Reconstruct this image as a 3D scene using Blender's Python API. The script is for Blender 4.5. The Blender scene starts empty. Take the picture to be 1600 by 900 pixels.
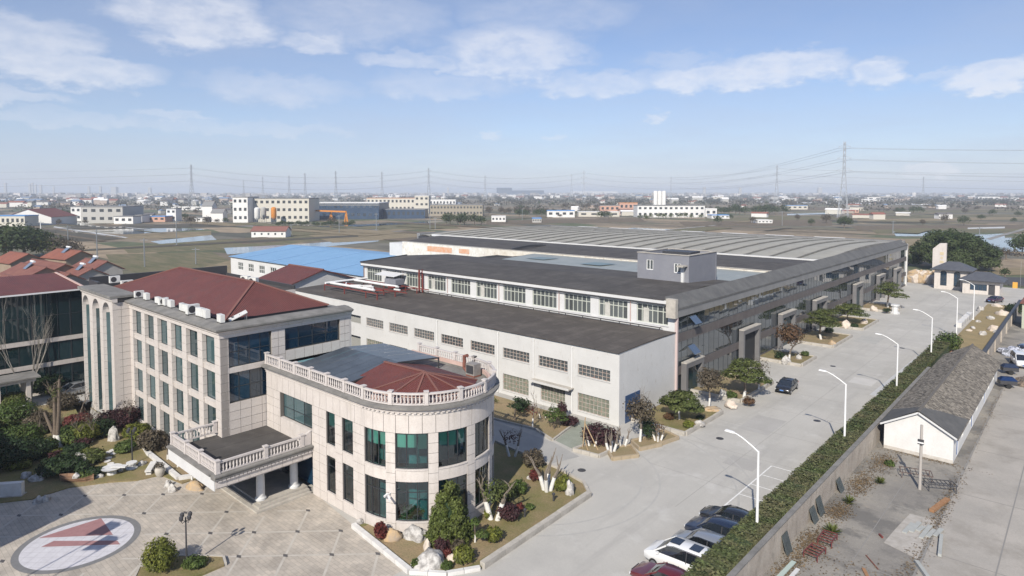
import bpy, bmesh, math, random
from mathutils import Vector, Matrix, noise
random.seed(11)
R = math.radians
SC = bpy.context.scene
COL = SC.collection
# ------------------------------------------------------------------ camera
YAW, PITCH, FPX, CAMH = 42.05, math.degrees(math.atan(51/1010)), 1010.0, 25.0
cam = bpy.data.cameras.new('camera'); camo = bpy.data.objects.new('camera', cam); COL.objects.link(camo)
cam.sensor_width = 36; cam.lens = 36*FPX/1600; cam.shift_y = -99/1600
cam.clip_start = 0.5; cam.clip_end = 60000
camo.location = (0, 0, CAMH); camo.rotation_euler = (R(90-PITCH), 0, R(YAW))
SC.camera = camo
# ------------------------------------------------------------------ world, sun, exposure
SUN_EL = 36.0
SUNH = (0.395, -0.919)                       # horizontal direction towards the sun
w = bpy.data.worlds.new('World'); SC.world = w; w.use_nodes = True
nt = w.node_tree; nt.nodes.clear(); L = nt.links.new
def N(t, **k):
    n = nt.nodes.new(t)
    for a, b in k.items(): setattr(n, a, b)
    return n
def MA(op, a, b=None, c=None, clamp=False):
    n = N('ShaderNodeMath', operation=op, use_clamp=clamp)
    for i, v in enumerate((a, b, c)):
        if v is None: continue
        if isinstance(v, (int, float)): n.inputs[i].default_value = v
        else: L(v, n.inputs[i])
    return n.outputs[0]
sky = N('ShaderNodeTexSky', sky_type='NISHITA'); sky.sun_disc = False
sky.sun_elevation = R(SUN_EL); sky.sun_rotation = math.atan2(SUNH[0], SUNH[1])
sky.altitude = 400; sky.air_density = 1.0; sky.dust_density = 0.0; sky.ozone_density = 4.0
bg = N('ShaderNodeBackground'); bg.inputs[1].default_value = 0.09
tn = N('ShaderNodeMixRGB', blend_type='MULTIPLY'); tn.inputs[0].default_value = 1; tn.inputs[2].default_value = (.97, .93, 1.0, 1)
L(sky.outputs[0], tn.inputs[1]); L(tn.outputs[0], bg.inputs[0])
tc = N('ShaderNodeTexCoord'); sp = N('ShaderNodeSeparateXYZ'); L(tc.outputs['Generated'], sp.inputs[0])
az = MA('ARCTAN2', sp.outputs[0], sp.outputs[1]); el = MA('ARCSINE', sp.outputs[2])
co = N('ShaderNodeCombineXYZ'); L(az, co.inputs[0]); L(MA('MULTIPLY', el, 2.2), co.inputs[1])
n1 = N('ShaderNodeTexNoise'); n1.inputs['Scale'].default_value = 9; n1.inputs['Detail'].default_value = 7; n1.inputs['Roughness'].default_value = .58
L(co.outputs[0], n1.inputs['Vector'])
n2 = N('ShaderNodeTexNoise'); n2.inputs['Scale'].default_value = 24; n2.inputs['Detail'].default_value = 6; n2.inputs['Roughness'].default_value = .6
L(co.outputs[0], n2.inputs['Vector'])
wob = MA('MULTIPLY', MA('SUBTRACT', n1.outputs[0], .5), .16)
az2 = MA('ADD', az, wob); el2 = MA('ADD', el, MA('MULTIPLY', MA('SUBTRACT', n2.outputs[0], .5), .05))
# cumulus banks of this afternoon: azimuth, elevation, half width, half height (degrees), density
CLOUDS = [(-68.05,13.54,5.19,2.25,0.8),(-58.91,12.23,3.33,1.01,0.7),(-55.23,14.37,6.34,2.01,0.4),(-79.0,10.81,3.76,1.45,0.65),(-75.71,8.88,5.25,1.09,0.75),(-78.41,6.75,2.55,0.53,0.45),(-62.0,8.38,5.45,1.23,0.45),(-42.05,12.02,6.14,2.22,0.85),(-50.95,11.09,3.28,0.74,0.6),(-48.21,9.13,5.81,1.08,0.45),(-34.79,9.27,5.51,0.97,0.65),(-24.13,9.41,5.58,1.03,0.8),(-19.69,10.0,4.55,1.3,0.9),(-12.87,9.08,2.22,1.14,0.9),(-5.19,8.11,2.34,1.09,0.95),(-8.37,8.43,1.94,0.54,0.5),(-69.57,5.87,3.32,0.39,0.5),(-29.95,6.25,1.29,0.49,0.6),(-43.46,4.89,1.01,0.39,0.5),(-38.11,4.88,0.73,0.33,0.4),(-8.77,1.65,1.5,0.52,0.6),(-39.26,15.24,6.66,1.74,0.4),(-27.77,10.99,3.16,0.73,0.4),(-64.5,5.19,7.68,0.51,0.3),(-76.59,5.31,4.59,0.46,0.35)]
acc = None
for a, e, wa, we, s in CLOUDS:
    da = MA('DIVIDE', MA('SUBTRACT', az2, R(a)), R(wa)); de = MA('DIVIDE', MA('SUBTRACT', el2, R(e)), R(we))
    r2 = MA('ADD', MA('MULTIPLY', da, da), MA('MULTIPLY', de, de))
    v = MA('MULTIPLY', MA('MULTIPLY', MA('SUBTRACT', 1.6, r2, clamp=True), .85), s)
    acc = v if acc is None else MA('MAXIMUM', acc, v)
banks = MA('MULTIPLY', acc, MA('MULTIPLY_ADD', n2.outputs[0], 1.5, .05, clamp=True))
# thin veil of cloud over the whole sky
pl = N('ShaderNodeCombineXYZ'); dz = MA('ADD', MA('MAXIMUM', sp.outputs[2], 0), .1)
L(MA('DIVIDE', sp.outputs[0], dz), pl.inputs[0]); L(MA('DIVIDE', sp.outputs[1], dz), pl.inputs[1])
n3 = N('ShaderNodeTexNoise'); n3.inputs['Scale'].default_value = .55; n3.inputs['Detail'].default_value = 8; n3.inputs['Roughness'].default_value = .6
L(pl.outputs[0], n3.inputs['Vector'])
veil = MA('ADD', MA('MULTIPLY', MA('MULTIPLY_ADD', n3.outputs[0], 2.4, -.85, clamp=True), .44), .06)
low = MA('MULTIPLY', MA('EXPONENT', MA('MULTIPLY', MA('MAXIMUM', el, 0), -8.5)), .72)      # haze layer thickening towards the horizon, all round
veil = MA('ADD', MA('MULTIPLY', veil, MA('SUBTRACT', 1.0, low)), low)
dens = MA('MINIMUM', MA('ADD', MA('MULTIPLY', banks, .78), MA('MULTIPLY', veil, MA('SUBTRACT', 1.0, MA('MULTIPLY', banks, .6)))), .92)
cm_ = N('ShaderNodeMixRGB'); cm_.inputs[1].default_value = (.39, .44, .56, 1); cm_.inputs[2].default_value = (.63, .645, .70, 1); L(MA('MULTIPLY', banks, 1.6, clamp=True), cm_.inputs[0])
cb = N('ShaderNodeBackground'); L(cm_.outputs[0], cb.inputs[0]); cb.inputs[1].default_value = 1.0
mx = N('ShaderNodeMixShader'); L(dens, mx.inputs[0]); L(bg.outputs[0], mx.inputs[1]); L(cb.outputs[0], mx.inputs[2])
w.cycles.sampling_method = 'MANUAL'; w.cycles.sample_map_resolution = 256
wo = N('ShaderNodeOutputWorld'); L(mx.outputs[0], wo.inputs[0])
sun = bpy.data.lights.new('sun', 'SUN'); sun.energy = 4.0; sun.angle = R(.6); sun.color = (1, .93, .82)
suno = bpy.data.objects.new('sun', sun); COL.objects.link(suno)
ce, se = math.cos(R(SUN_EL)), math.sin(R(SUN_EL))
suno.rotation_euler = Vector((-SUNH[0]*ce, -SUNH[1]*ce, -se)).to_track_quat('-Z', 'Y').to_euler()
suno.location = (40, -90, 80)
SC.view_settings.view_transform = 'Standard'; SC.view_settings.look = 'None'
SC.view_settings.exposure = 0.4; SC.view_settings.gamma = 1; SC.view_settings.use_curve_mapping = False
SC.render.engine = 'CYCLES'
SC.cycles.max_bounces = 4; SC.cycles.diffuse_bounces = 1; SC.cycles.transparent_max_bounces = 8; SC.cycles.volume_bounces = 1
# ------------------------------------------------------------------ helpers
BASE = {}
_p = R(PITCH); _ya = R(YAW)
def G(x, y, z=0.0):
    """ground point (height z) seen at pixel x, y of the 1600 x 900 photograph"""
    a = (x-800)/FPX; b = -(y-351)/FPX
    f = math.cos(_p)+b*math.sin(_p); dz = -math.sin(_p)+b*math.cos(_p)
    t = (z-CAMH)/dz
    return Vector(((-math.sin(_ya)*f+math.cos(_ya)*a)*t, (math.cos(_ya)*f+math.sin(_ya)*a)*t, z))
class MB:
    def __init__(s): s.v = []; s.f = []
    def add(s, vs, fs):
        o = len(s.v); s.v += [tuple(q) for q in vs]; s.f += [tuple(o+i for i in f) for f in fs]; return s
    def box(s, x0, x1, y0, y1, z0, z1):
        return s.add([(x0,y0,z0),(x1,y0,z0),(x1,y1,z0),(x0,y1,z0),(x0,y0,z1),(x1,y0,z1),(x1,y1,z1),(x0,y1,z1)],
              [(3,2,1,0),(4,5,6,7),(0,1,5,4),(1,2,6,5),(2,3,7,6),(3,0,4,7)])
    def obox(s, c, sx, sy, z0, z1, rz=0):
        ca, sa = math.cos(rz), math.sin(rz); q = []
        for z in (z0, z1):
            for a, b in ((-1,-1),(1,-1),(1,1),(-1,1)):
                x, y = a*sx/2, b*sy/2; q.append((c[0]+x*ca-y*sa, c[1]+x*sa+y*ca, z))
        return s.add(q, [(3,2,1,0),(4,5,6,7),(0,1,5,4),(1,2,6,5),(2,3,7,6),(3,0,4,7)])
    def beam(s, p, q, wd=.1, h=None):
        p, q = Vector(p), Vector(q); d = (q-p).normalized(); h = h or wd
        u = d.cross(Vector((0,0,1)) if abs(d.z) < .95 else Vector((1,0,0))).normalized(); v = u.cross(d)
        vs = [e+u*(a*wd/2)+v*(b*h/2) for e in (p, q) for a, b in ((-1,-1),(1,-1),(1,1),(-1,1))]
        return s.add(vs, [(0,1,2,3),(7,6,5,4),(0,4,5,1),(1,5,6,2),(2,6,7,3),(3,7,4,0)])
    def prism(s, poly, z0, z1):
        n = len(poly); vs = [(x,y,z0) for x,y in poly]+[(x,y,z1) for x,y in poly]
        fs = [tuple(range(n-1,-1,-1)), tuple(range(n,2*n))]+[(i,(i+1)%n,n+(i+1)%n,n+i) for i in range(n)]
        return s.add(vs, fs)
    def poly(s, pts): return s.add(pts, [tuple(range(len(pts)))])
    def tube(s, pts, rs, n=6, caps=True):
        pts = [Vector(p) for p in pts]
        if isinstance(rs, (int, float)): rs = [rs]*len(pts)
        o = len(s.v); u = None
        for i, p in enumerate(pts):
            d = (pts[min(i+1,len(pts)-1)]-pts[max(i-1,0)]).normalized()
            if u is None: u = d.cross(Vector((0,0,1)) if abs(d.z) < .95 else Vector((1,0,0))).normalized()
            u = (u-d*u.dot(d)).normalized(); v = d.cross(u)
            for k in range(n):
                a = 2*math.pi*k/n; s.v.append(tuple(p+(u*math.cos(a)+v*math.sin(a))*rs[i]))
        for i in range(len(pts)-1):
            for k in range(n):
                a, b = o+i*n+k, o+i*n+(k+1)%n; s.f.append((a, b, b+n, a+n))
        if caps:
            s.f.append(tuple(o+k for k in range(n-1,-1,-1))); m = o+(len(pts)-1)*n; s.f.append(tuple(m+k for k in range(n)))
        return s
    def lathe(s, prof, n=10, c=(0,0,0)):
        o = len(s.v)
        for r, z in prof:
            for k in range(n):
                a = 2*math.pi*k/n; s.v.append((c[0]+r*math.cos(a), c[1]+r*math.sin(a), c[2]+z))
        for i in range(len(prof)-1):
            for k in range(n):
                a, b = o+i*n+k, o+i*n+(k+1)%n; s.f.append((a, b, b+n, a+n))
        s.f.append(tuple(o+k for k in range(n-1,-1,-1))); m = o+(len(prof)-1)*n; s.f.append(tuple(m+k for k in range(n)))
        return s
    def mesh(s, name, off=(0,0,0)):
        m = bpy.data.meshes.new(name); m.from_pydata([(x-off[0], y-off[1], z-off[2]) for x,y,z in s.v], [], s.f); m.update(); return m
def smooth(me, ang=40):
    me.polygons.foreach_set('use_smooth', [True]*len(me.polygons))
    if hasattr(me, 'set_sharp_from_angle'): me.set_sharp_from_angle(angle=R(ang))
def tag(o, label=None, cat=None, group=None, kind=None):
    if label: o['label'] = label
    if cat: o['category'] = cat
    if group: o['group'] = group
    if kind: o['kind'] = kind
    return o
def thing(name, label, cat, loc=(0,0,0), rz=0, group=None):
    o = bpy.data.objects.new(name, None); COL.objects.link(o); o.empty_display_size = .3
    o.location = loc; o.rotation_euler = (0,0,rz); BASE[o] = Vector(loc); return tag(o, label, cat, group)
def obj(name, mb, mat, parent=None, sm=None, kind=None):
    """one mesh object; coordinates of mb are world coordinates (or local to the thing when local-built at origin)"""
    off = BASE.get(parent, Vector((0,0,0))) if parent else Vector((0,0,0))
    if parent and parent.get('_loc'): off = Vector((0,0,0))
    me = mb.mesh(name, off) if isinstance(mb, MB) else mb
    if sm and not me.polygons[0].use_smooth: smooth(me, sm)
    o = bpy.data.objects.new(name, me); COL.objects.link(o)
    for m in (mat if isinstance(mat, (list, tuple)) else [mat]):
        if m and m.name not in me.materials: me.materials.append(m)
    if parent: o.parent = parent; BASE[o] = off
    if kind: o['kind'] = kind
    return o
def solo(name, mb, mat, label, cat, loc, group=None, sm=None, kind=None):
    """a thing that is one mesh, its origin at loc; mb in world coordinates"""
    me = mb.mesh(name, loc)
    if sm: smooth(me, sm)
    o = bpy.data.objects.new(name, me); COL.objects.link(o); o.location = loc
    for m in (mat if isinstance(mat, (list, tuple)) else [mat]): me.materials.append(m)
    return tag(o, label, cat, group, kind)
def inst(name, me, parent, loc, rz=0, sc=None):
    o = bpy.data.objects.new(name, me); COL.objects.link(o); o.parent = parent
    o.location = Vector(loc)-BASE.get(parent, Vector((0,0,0))); o.rotation_euler = (0,0,rz)
    if sc: o.scale = sc
    return o
def struct(name, mb, mat, sm=None):
    o = obj(name, mb, mat, None, sm); o['kind'] = 'structure'; return o
def copy_tree(o, parent=None):
    c = o.copy(); COL.objects.link(c); c.parent = parent
    for ch in o.children: copy_tree(ch, c)
    return c
# ------------------------------------------------------------------ materials
def pm(name, c, c2=None, scale=1.0, rough=.8, bump=0, bscale=None, metal=0, spec=.5, detail=6, mix=(.35,.65), island=0, stretch=None, fine=.0, trans=0, coat=0, world=False):
    m = bpy.data.materials.new(name); m.use_nodes = True; t = m.node_tree; b = t.nodes['Principled BSDF']; K = t.links.new
    b.inputs['Base Color'].default_value = (*c, 1); b.inputs['Roughness'].default_value = rough
    b.inputs['Metallic'].default_value = metal; b.inputs['Specular IOR Level'].default_value = spec
    if coat: b.inputs['Coat Weight'].default_value = coat; b.inputs['Coat Roughness'].default_value = .04
    tx = t.nodes.new('ShaderNodeTexCoord'); src = tx.outputs['Object']
    if world: gg = t.nodes.new('ShaderNodeNewGeometry'); src = gg.outputs['Position']
    if stretch:
        mp = t.nodes.new('ShaderNodeMapping'); mp.inputs['Scale'].default_value = stretch; K(src, mp.inputs[0]); src = mp.outputs[0]
    colout = None
    if c2:
        n = t.nodes.new('ShaderNodeTexNoise'); n.inputs['Scale'].default_value = scale; n.inputs['Detail'].default_value = detail; n.inputs['Roughness'].default_value = .65
        K(src, n.inputs['Vector'])
        r = t.nodes.new('ShaderNodeMapRange'); r.inputs[1].default_value = mix[0]; r.inputs[2].default_value = mix[1]; K(n.outputs[0], r.inputs[0])
        x = t.nodes.new('ShaderNodeMixRGB'); x.inputs[1].default_value = (*c, 1); x.inputs[2].default_value = (*c2, 1); K(r.outputs[0], x.inputs[0]); colout = x.outputs[0]
        K(colout, b.inputs['Base Color'])
    if island or fine:
        h = t.nodes.new('ShaderNodeHueSaturation')
        if colout: K(colout, h.inputs['Color'])
        else: h.inputs['Color'].default_value = (*c, 1)
        if island:
            g_ = t.nodes.new('ShaderNodeNewGeometry'); r2 = t.nodes.new('ShaderNodeMapRange'); K(g_.outputs['Random Per Island'], r2.inputs[0])
        else:
            f_ = t.nodes.new('ShaderNodeTexNoise'); f_.inputs['Scale'].default_value = 9; f_.inputs['Detail'].default_value = 4; K(src, f_.inputs['Vector'])
            r2 = t.nodes.new('ShaderNodeMapRange'); r2.inputs[1].default_value = .3; r2.inputs[2].default_value = .7; K(f_.outputs[0], r2.inputs[0])
        a = island or fine
        r2.inputs[3].default_value = 1-a; r2.inputs[4].default_value = 1+a; K(r2.outputs[0], h.inputs['Value'])
        colout = h.outputs[0]; K(colout, b.inputs['Base Color'])
    if trans:
        td = t.nodes.new('ShaderNodeBsdfTranslucent'); ms = t.nodes.new('ShaderNodeMixShader'); ms.inputs[0].default_value = trans
        if colout: K(colout, td.inputs[0])
        else: td.inputs[0].default_value = (*c, 1)
        K(b.outputs[0], ms.inputs[1]); K(td.outputs[0], ms.inputs[2]); K(ms.outputs[0], t.nodes['Material Output'].inputs[0])
    if bump:
        nb = t.nodes.new('ShaderNodeTexNoise'); nb.inputs['Scale'].default_value = bscale or scale*6; nb.inputs['Detail'].default_value = 5; K(src, nb.inputs['Vector'])
        bp = t.nodes.new('ShaderNodeBump'); bp.inputs['Strength'].default_value = bump; bp.inputs['Distance'].default_value = .05
        K(nb.outputs[0], bp.inputs['Height']); K(bp.outputs[0], b.inputs['Normal'])
    return m
def streak(m, col, amount=.5, sx=.8, sz=.12, lo=.52, hi=.7, scale=2.0, sy=None):
    """weather streaks running down a wall"""
    t = m.node_tree; K = t.links.new; b = t.nodes['Principled BSDF']
    tx = t.nodes.new('ShaderNodeTexCoord'); mp = t.nodes.new('ShaderNodeMapping'); mp.inputs['Scale'].default_value = (sx, sy or sx, sz); K(tx.outputs['Object'], mp.inputs[0])
    n = t.nodes.new('ShaderNodeTexNoise'); n.inputs['Scale'].default_value = scale; n.inputs['Detail'].default_value = 8; n.inputs['Roughness'].default_value = .7; K(mp.outputs[0], n.inputs['Vector'])
    r = t.nodes.new('ShaderNodeMapRange'); r.inputs[1].default_value = lo; r.inputs[2].default_value = hi; r.inputs[4].default_value = amount; K(n.outputs[0], r.inputs[0])
    x = t.nodes.new('ShaderNodeMixRGB'); x.inputs[2].default_value = (*col, 1); K(r.outputs[0], x.inputs[0])
    lk = b.inputs['Base Color'].links
    if lk: K(lk[0].from_socket, x.inputs[1])
    else: x.inputs[1].default_value = b.inputs['Base Color'].default_value
    K(x.outputs[0], b.inputs['Base Color']); return m
def ribs(m, axis, scale, strength=.5, dist=.1):
    """regular ribs (roof sheet, tile courses) as relief"""
    t = m.node_tree; K = t.links.new; b = t.nodes['Principled BSDF']
    tx = t.nodes.new('ShaderNodeTexCoord'); wv = t.nodes.new('ShaderNodeTexWave'); wv.bands_direction = axis; wv.inputs['Scale'].default_value = scale; K(tx.outputs['Object'], wv.inputs['Vector'])
    bp = t.nodes.new('ShaderNodeBump'); bp.inputs['Strength'].default_value = strength; bp.inputs['Distance'].default_value = dist
    K(wv.outputs[0], bp.inputs['Height']); K(bp.outputs[0], b.inputs['Normal']); return m
def seams(m, axis, spacing, amount=.4, width=.06):
    """lap seams of roofing felt or sheet"""
    t = m.node_tree; K = t.links.new; b = t.nodes['Principled BSDF']
    tx = t.nodes.new('ShaderNodeTexCoord'); s_ = t.nodes.new('ShaderNodeSeparateXYZ'); K(tx.outputs['Object'], s_.inputs[0])
    def mt(op, a, v=None):
        q = t.nodes.new('ShaderNodeMath'); q.operation = op; K(a, q.inputs[0])
        if v is not None: q.inputs[1].default_value = v
        return q.outputs[0]
    fr = mt('FRACT', mt('DIVIDE', s_.outputs[axis], spacing)); lt_ = mt('MULTIPLY', mt('LESS_THAN', fr, width/spacing), amount)
    x = t.nodes.new('ShaderNodeMixRGB'); x.blend_type = 'MULTIPLY'; x.inputs[2].default_value = (.25,.25,.25,1); K(lt_, x.inputs[0]); lk = b.inputs['Base Color'].links
    if lk: K(lk[0].from_socket, x.inputs[1])
    else: x.inputs[1].default_value = b.inputs['Base Color'].default_value
    K(x.outputs[0], b.inputs['Base Color']); return m
def glassmat(name, tint, refl=.12, rough=.02, see=True):
    m = bpy.data.materials.new(name); m.use_nodes = True; t = m.node_tree; K = t.links.new; t.nodes.clear()
    o = t.nodes.new('ShaderNodeOutputMaterial'); gl = t.nodes.new('ShaderNodeBsdfGlossy'); gl.inputs['Roughness'].default_value = rough; gl.inputs[0].default_value = (.9,.95,1,1)
    if see: tr = t.nodes.new('ShaderNodeBsdfTransparent'); tr.inputs[0].default_value = (*tint, 1)
    else: tr = t.nodes.new('ShaderNodeBsdfDiffuse'); tr.inputs[0].default_value = (*tint, 1)
    lw = t.nodes.new('ShaderNodeLayerWeight'); lw.inputs[0].default_value = .35
    r = t.nodes.new('ShaderNodeMapRange'); r.inputs[3].default_value = refl; r.inputs[4].default_value = .9; K(lw.outputs['Fresnel'], r.inputs[0])
    tx = t.nodes.new('ShaderNodeTexCoord'); n = t.nodes.new('ShaderNodeTexNoise'); n.inputs['Scale'].default_value = .7; K(tx.outputs['Object'], n.inputs['Vector'])
    bp = t.nodes.new('ShaderNodeBump'); bp.inputs['Strength'].default_value = .05; bp.inputs['Distance'].default_value = .05; K(n.outputs[0], bp.inputs['Height']); K(bp.outputs[0], gl.inputs['Normal'])
    oi = t.nodes.new('ShaderNodeObjectInfo'); wn = t.nodes.new('ShaderNodeTexWhiteNoise'); wn.noise_dimensions = '1D'; K(oi.outputs['Random'], wn.inputs['W'])
    va = t.nodes.new('ShaderNodeVectorMath'); va.operation = 'MULTIPLY_ADD'; va.inputs[1].default_value = (.008,.008,.008); K(wn.outputs['Color'], va.inputs[0]); K(bp.outputs[0], va.inputs[2])
    vn = t.nodes.new('ShaderNodeVectorMath'); vn.operation = 'NORMALIZE'; K(va.outputs[0], vn.inputs[0]); K(vn.outputs[0], gl.inputs['Normal'])
    hs_ = t.nodes.new('ShaderNodeHueSaturation'); hs_.inputs['Color'].default_value = (*tint, 1); rr_ = t.nodes.new('ShaderNodeMapRange'); rr_.inputs[3].default_value = .65 if not see else .85; rr_.inputs[4].default_value = 1.5 if not see else 1.1; K(wn.outputs['Value'], rr_.inputs[0]); K(rr_.outputs[0], hs_.inputs['Value']); K(hs_.outputs[0], tr.inputs[0])
    ms = t.nodes.new('ShaderNodeMixShader'); K(r.outputs[0], ms.inputs[0]); K(tr.outputs[0], ms.inputs[1]); K(gl.outputs[0], ms.inputs[2]); K(ms.outputs[0], o.inputs[0]); return m
GRAN = streak(pm('granite', (.575,.525,.485), (.63,.58,.54), 1.3, .6, fine=.06), (.40,.36,.31), .5)
GRANJ = pm('granite joint', (.16,.145,.13), rough=.9)
CORN = pm('weathered cornice', (.155,.15,.14), (.24,.23,.215), .9, .85, bump=.2)
STONEW = pm('white balustrade stone', (.60,.555,.53), (.52,.48,.455), 2.0, .7)
RED = streak(ribs(pm('red roof sheet', (.145,.042,.036), (.175,.055,.046), .5, .6, fine=.12), 'X', 1.9, .8, .1), (.09,.06,.055), .5, .4, .4)
REDY = streak(ribs(pm('red roof sheet across', (.145,.042,.036), (.175,.055,.046), .5, .6, fine=.12), 'Y', 1.9, .8, .1), (.09,.06,.055), .5, .4, .4)
REDR = pm('red ridge', (.19,.085,.07), rough=.8)
FELT = streak(pm('roof felt', (.055,.05,.047), (.085,.078,.072), .25, .85, fine=.1), (.13,.12,.11), .6, .5, .5, .5, .7, .8)
FELTB = streak(pm('brown roof felt', (.07,.06,.052), (.095,.082,.07), .2, .85, fine=.1), (.15,.13,.115), .6, .5, .5, .5, .7, .8)
WHITE = streak(pm('white render', (.62,.615,.60), (.565,.56,.545), .35, .85, fine=.04), (.34,.29,.22), .6, 1.0, .35, .58, .76)
WHITE2 = pm('white paint', (.66,.66,.655), (.60,.60,.595), .6, .7, fine=.04)
WORN = streak(pm('worn whitewash', (.62,.57,.48), (.74,.71,.64), .8, .9, fine=.1), (.34,.24,.16), .6, .8, .5, .56, .7, 2.5)
TANW = streak(pm('tan wall', (.36,.31,.26), (.46,.41,.35), .6, .9, fine=.1), (.20,.18,.15), .7, .8, .3)
CREAM = pm('cream wall', (.55,.50,.41), (.60,.56,.48), .2, .85)
FELT = seams(FELT, 0, 2.0, .5, .08); FELTB = seams(FELTB, 0, 2.0, .5, .08)
GREYP = pm('grey paint', (.20,.205,.235), (.23,.235,.26), .6, .75, fine=.06)
GREYC = streak(pm('grey cladding', (.10,.085,.082), (.125,.11,.105), .4, .6, fine=.05), (.2,.18,.17), .4, .6, .3)
FASC = pm('grey fascia', (.20,.20,.20), (.245,.245,.245), .5, .55); FASD = streak(pm('dark weathered coping', (.095,.095,.095), (.14,.14,.135), .6, .8, fine=.1), (.10,.095,.09), .6, .5, .5); PORT = pm('portal cladding', (.15,.145,.148), (.18,.175,.175), .5, .5)
BLUEG = glassmat('blue glass', (.006,.024,.048), .05, .02, False)
TEALG = glassmat('teal glass', (.36,.66,.64), .07)
TEALD = glassmat('teal dark glass', (.045,.08,.085), .09, .03, False)
GREYG = glassmat('grey mirror glass', (.03,.037,.043), .17, .015, False)
WING = glassmat('wing glass', (.008,.024,.028), .03, .03, False)
WINW = glassmat('workshop pane', (.09,.10,.10), .10, .08, False)
WINL = pm('dusty workshop pane', (.15,.165,.13), (.24,.25,.2), 1.5, .45, fine=.15)
MULL = pm('dark mullion', (.03,.035,.04), rough=.5)
STEELW = pm('white steel', (.78,.78,.77), rough=.45)
STEELD = pm('dark steel', (.05,.05,.055), rough=.5)
RUST = pm('rust', (.16,.06,.045), (.24,.1,.07), 3, .9)
REDST = pm('red steel', (.22,.035,.03), (.16,.05,.04), 3, .6)
ACW = pm('ac casing', (.74,.74,.71), (.62,.62,.60), 3, .5)
DARK = pm('dark recess', (.02,.02,.022), rough=.9)
BLIND = pm('green blind', (.46,.58,.49), rough=.8); ROOM = pm('dim teal room', (.17,.34,.38), (.09,.19,.22), .8, .9)
GALV = pm('galvanised', (.35,.37,.38), rough=.4, metal=.6)
BARK = pm('bark', (.13,.10,.075), (.19,.15,.115), 6, .9, bump=.4)
BARKG = pm('pale bark', (.22,.185,.15), (.15,.125,.1), 6, .9, bump=.3)
LIME = pm('limewashed trunk', (.78,.77,.74), (.66,.64,.6), 5, .9)
def leaf(name, c, c2, isl=.5, sc=.6, tr=.25): return pm(name, c, c2, sc, .6, island=isl, trans=tr, spec=.3)
LPINE = leaf('pine leaf', (.08,.105,.03), (.115,.13,.038))
LCYP = leaf('cypress leaf', (.085,.115,.026), (.125,.145,.036))
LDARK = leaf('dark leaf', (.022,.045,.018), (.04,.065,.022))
LYEL = leaf('yellow green leaf', (.17,.175,.028), (.11,.135,.026))
LGRN = leaf('green leaf', (.06,.10,.024), (.095,.125,.03))
LPUR = leaf('purple leaf', (.07,.028,.03), (.05,.022,.026))
LRED = leaf('red leaf', (.15,.03,.025), (.09,.03,.025))
LBRN = leaf('brown leaf', (.13,.075,.038), (.10,.055,.03))
LDUL = leaf('dull twig leaf', (.12,.095,.065), (.09,.075,.05))
LHEDGE = leaf('hedge leaf', (.10,.13,.046), (.17,.155,.082), .5)
LFAR = leaf('far evergreen leaf', (.042,.066,.024), (.075,.098,.034), .4, .12)
LFARB = leaf('far bare leaf', (.12,.095,.07), (.085,.075,.05), .3, .1)
ROCKW = pm('pale rock', (.56,.54,.51), (.27,.255,.24), 2.6, .9, bump=1.0, bscale=7, mix=(.42,.62))
ROCKY = pm('ochre rock', (.50,.35,.19), (.36,.29,.22), 2.2, .9, bump=.6, bscale=5)
ROCKP = pm('pinkish rock', (.52,.43,.36), (.64,.58,.5), 1.4, .9, bump=.6, bscale=4)
SOIL = pm('dry bed soil', (.31,.225,.135), (.235,.195,.10), .5, .95, bump=.5, bscale=8, fine=.2)
SOILG = pm('thin lawn', (.155,.15,.05), (.26,.195,.105), .35, .95, bump=.5, bscale=9, fine=.2)
SOILY = pm('bleached lawn', (.32,.24,.12), (.25,.20,.10), .4, .95, bump=.5, bscale=9, fine=.15)
KERB = streak(pm('kerb stone', (.50,.465,.41), (.38,.355,.315), 1.2, .85), (.25,.22,.18), .4, 1, 1)
KERBW = pm('white kerb stone', (.72,.71,.69), (.60,.58,.55), 1.5, .75)
PAINT = pm('road paint', (.80,.80,.78), (.66,.65,.62), 4, .8)
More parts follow.
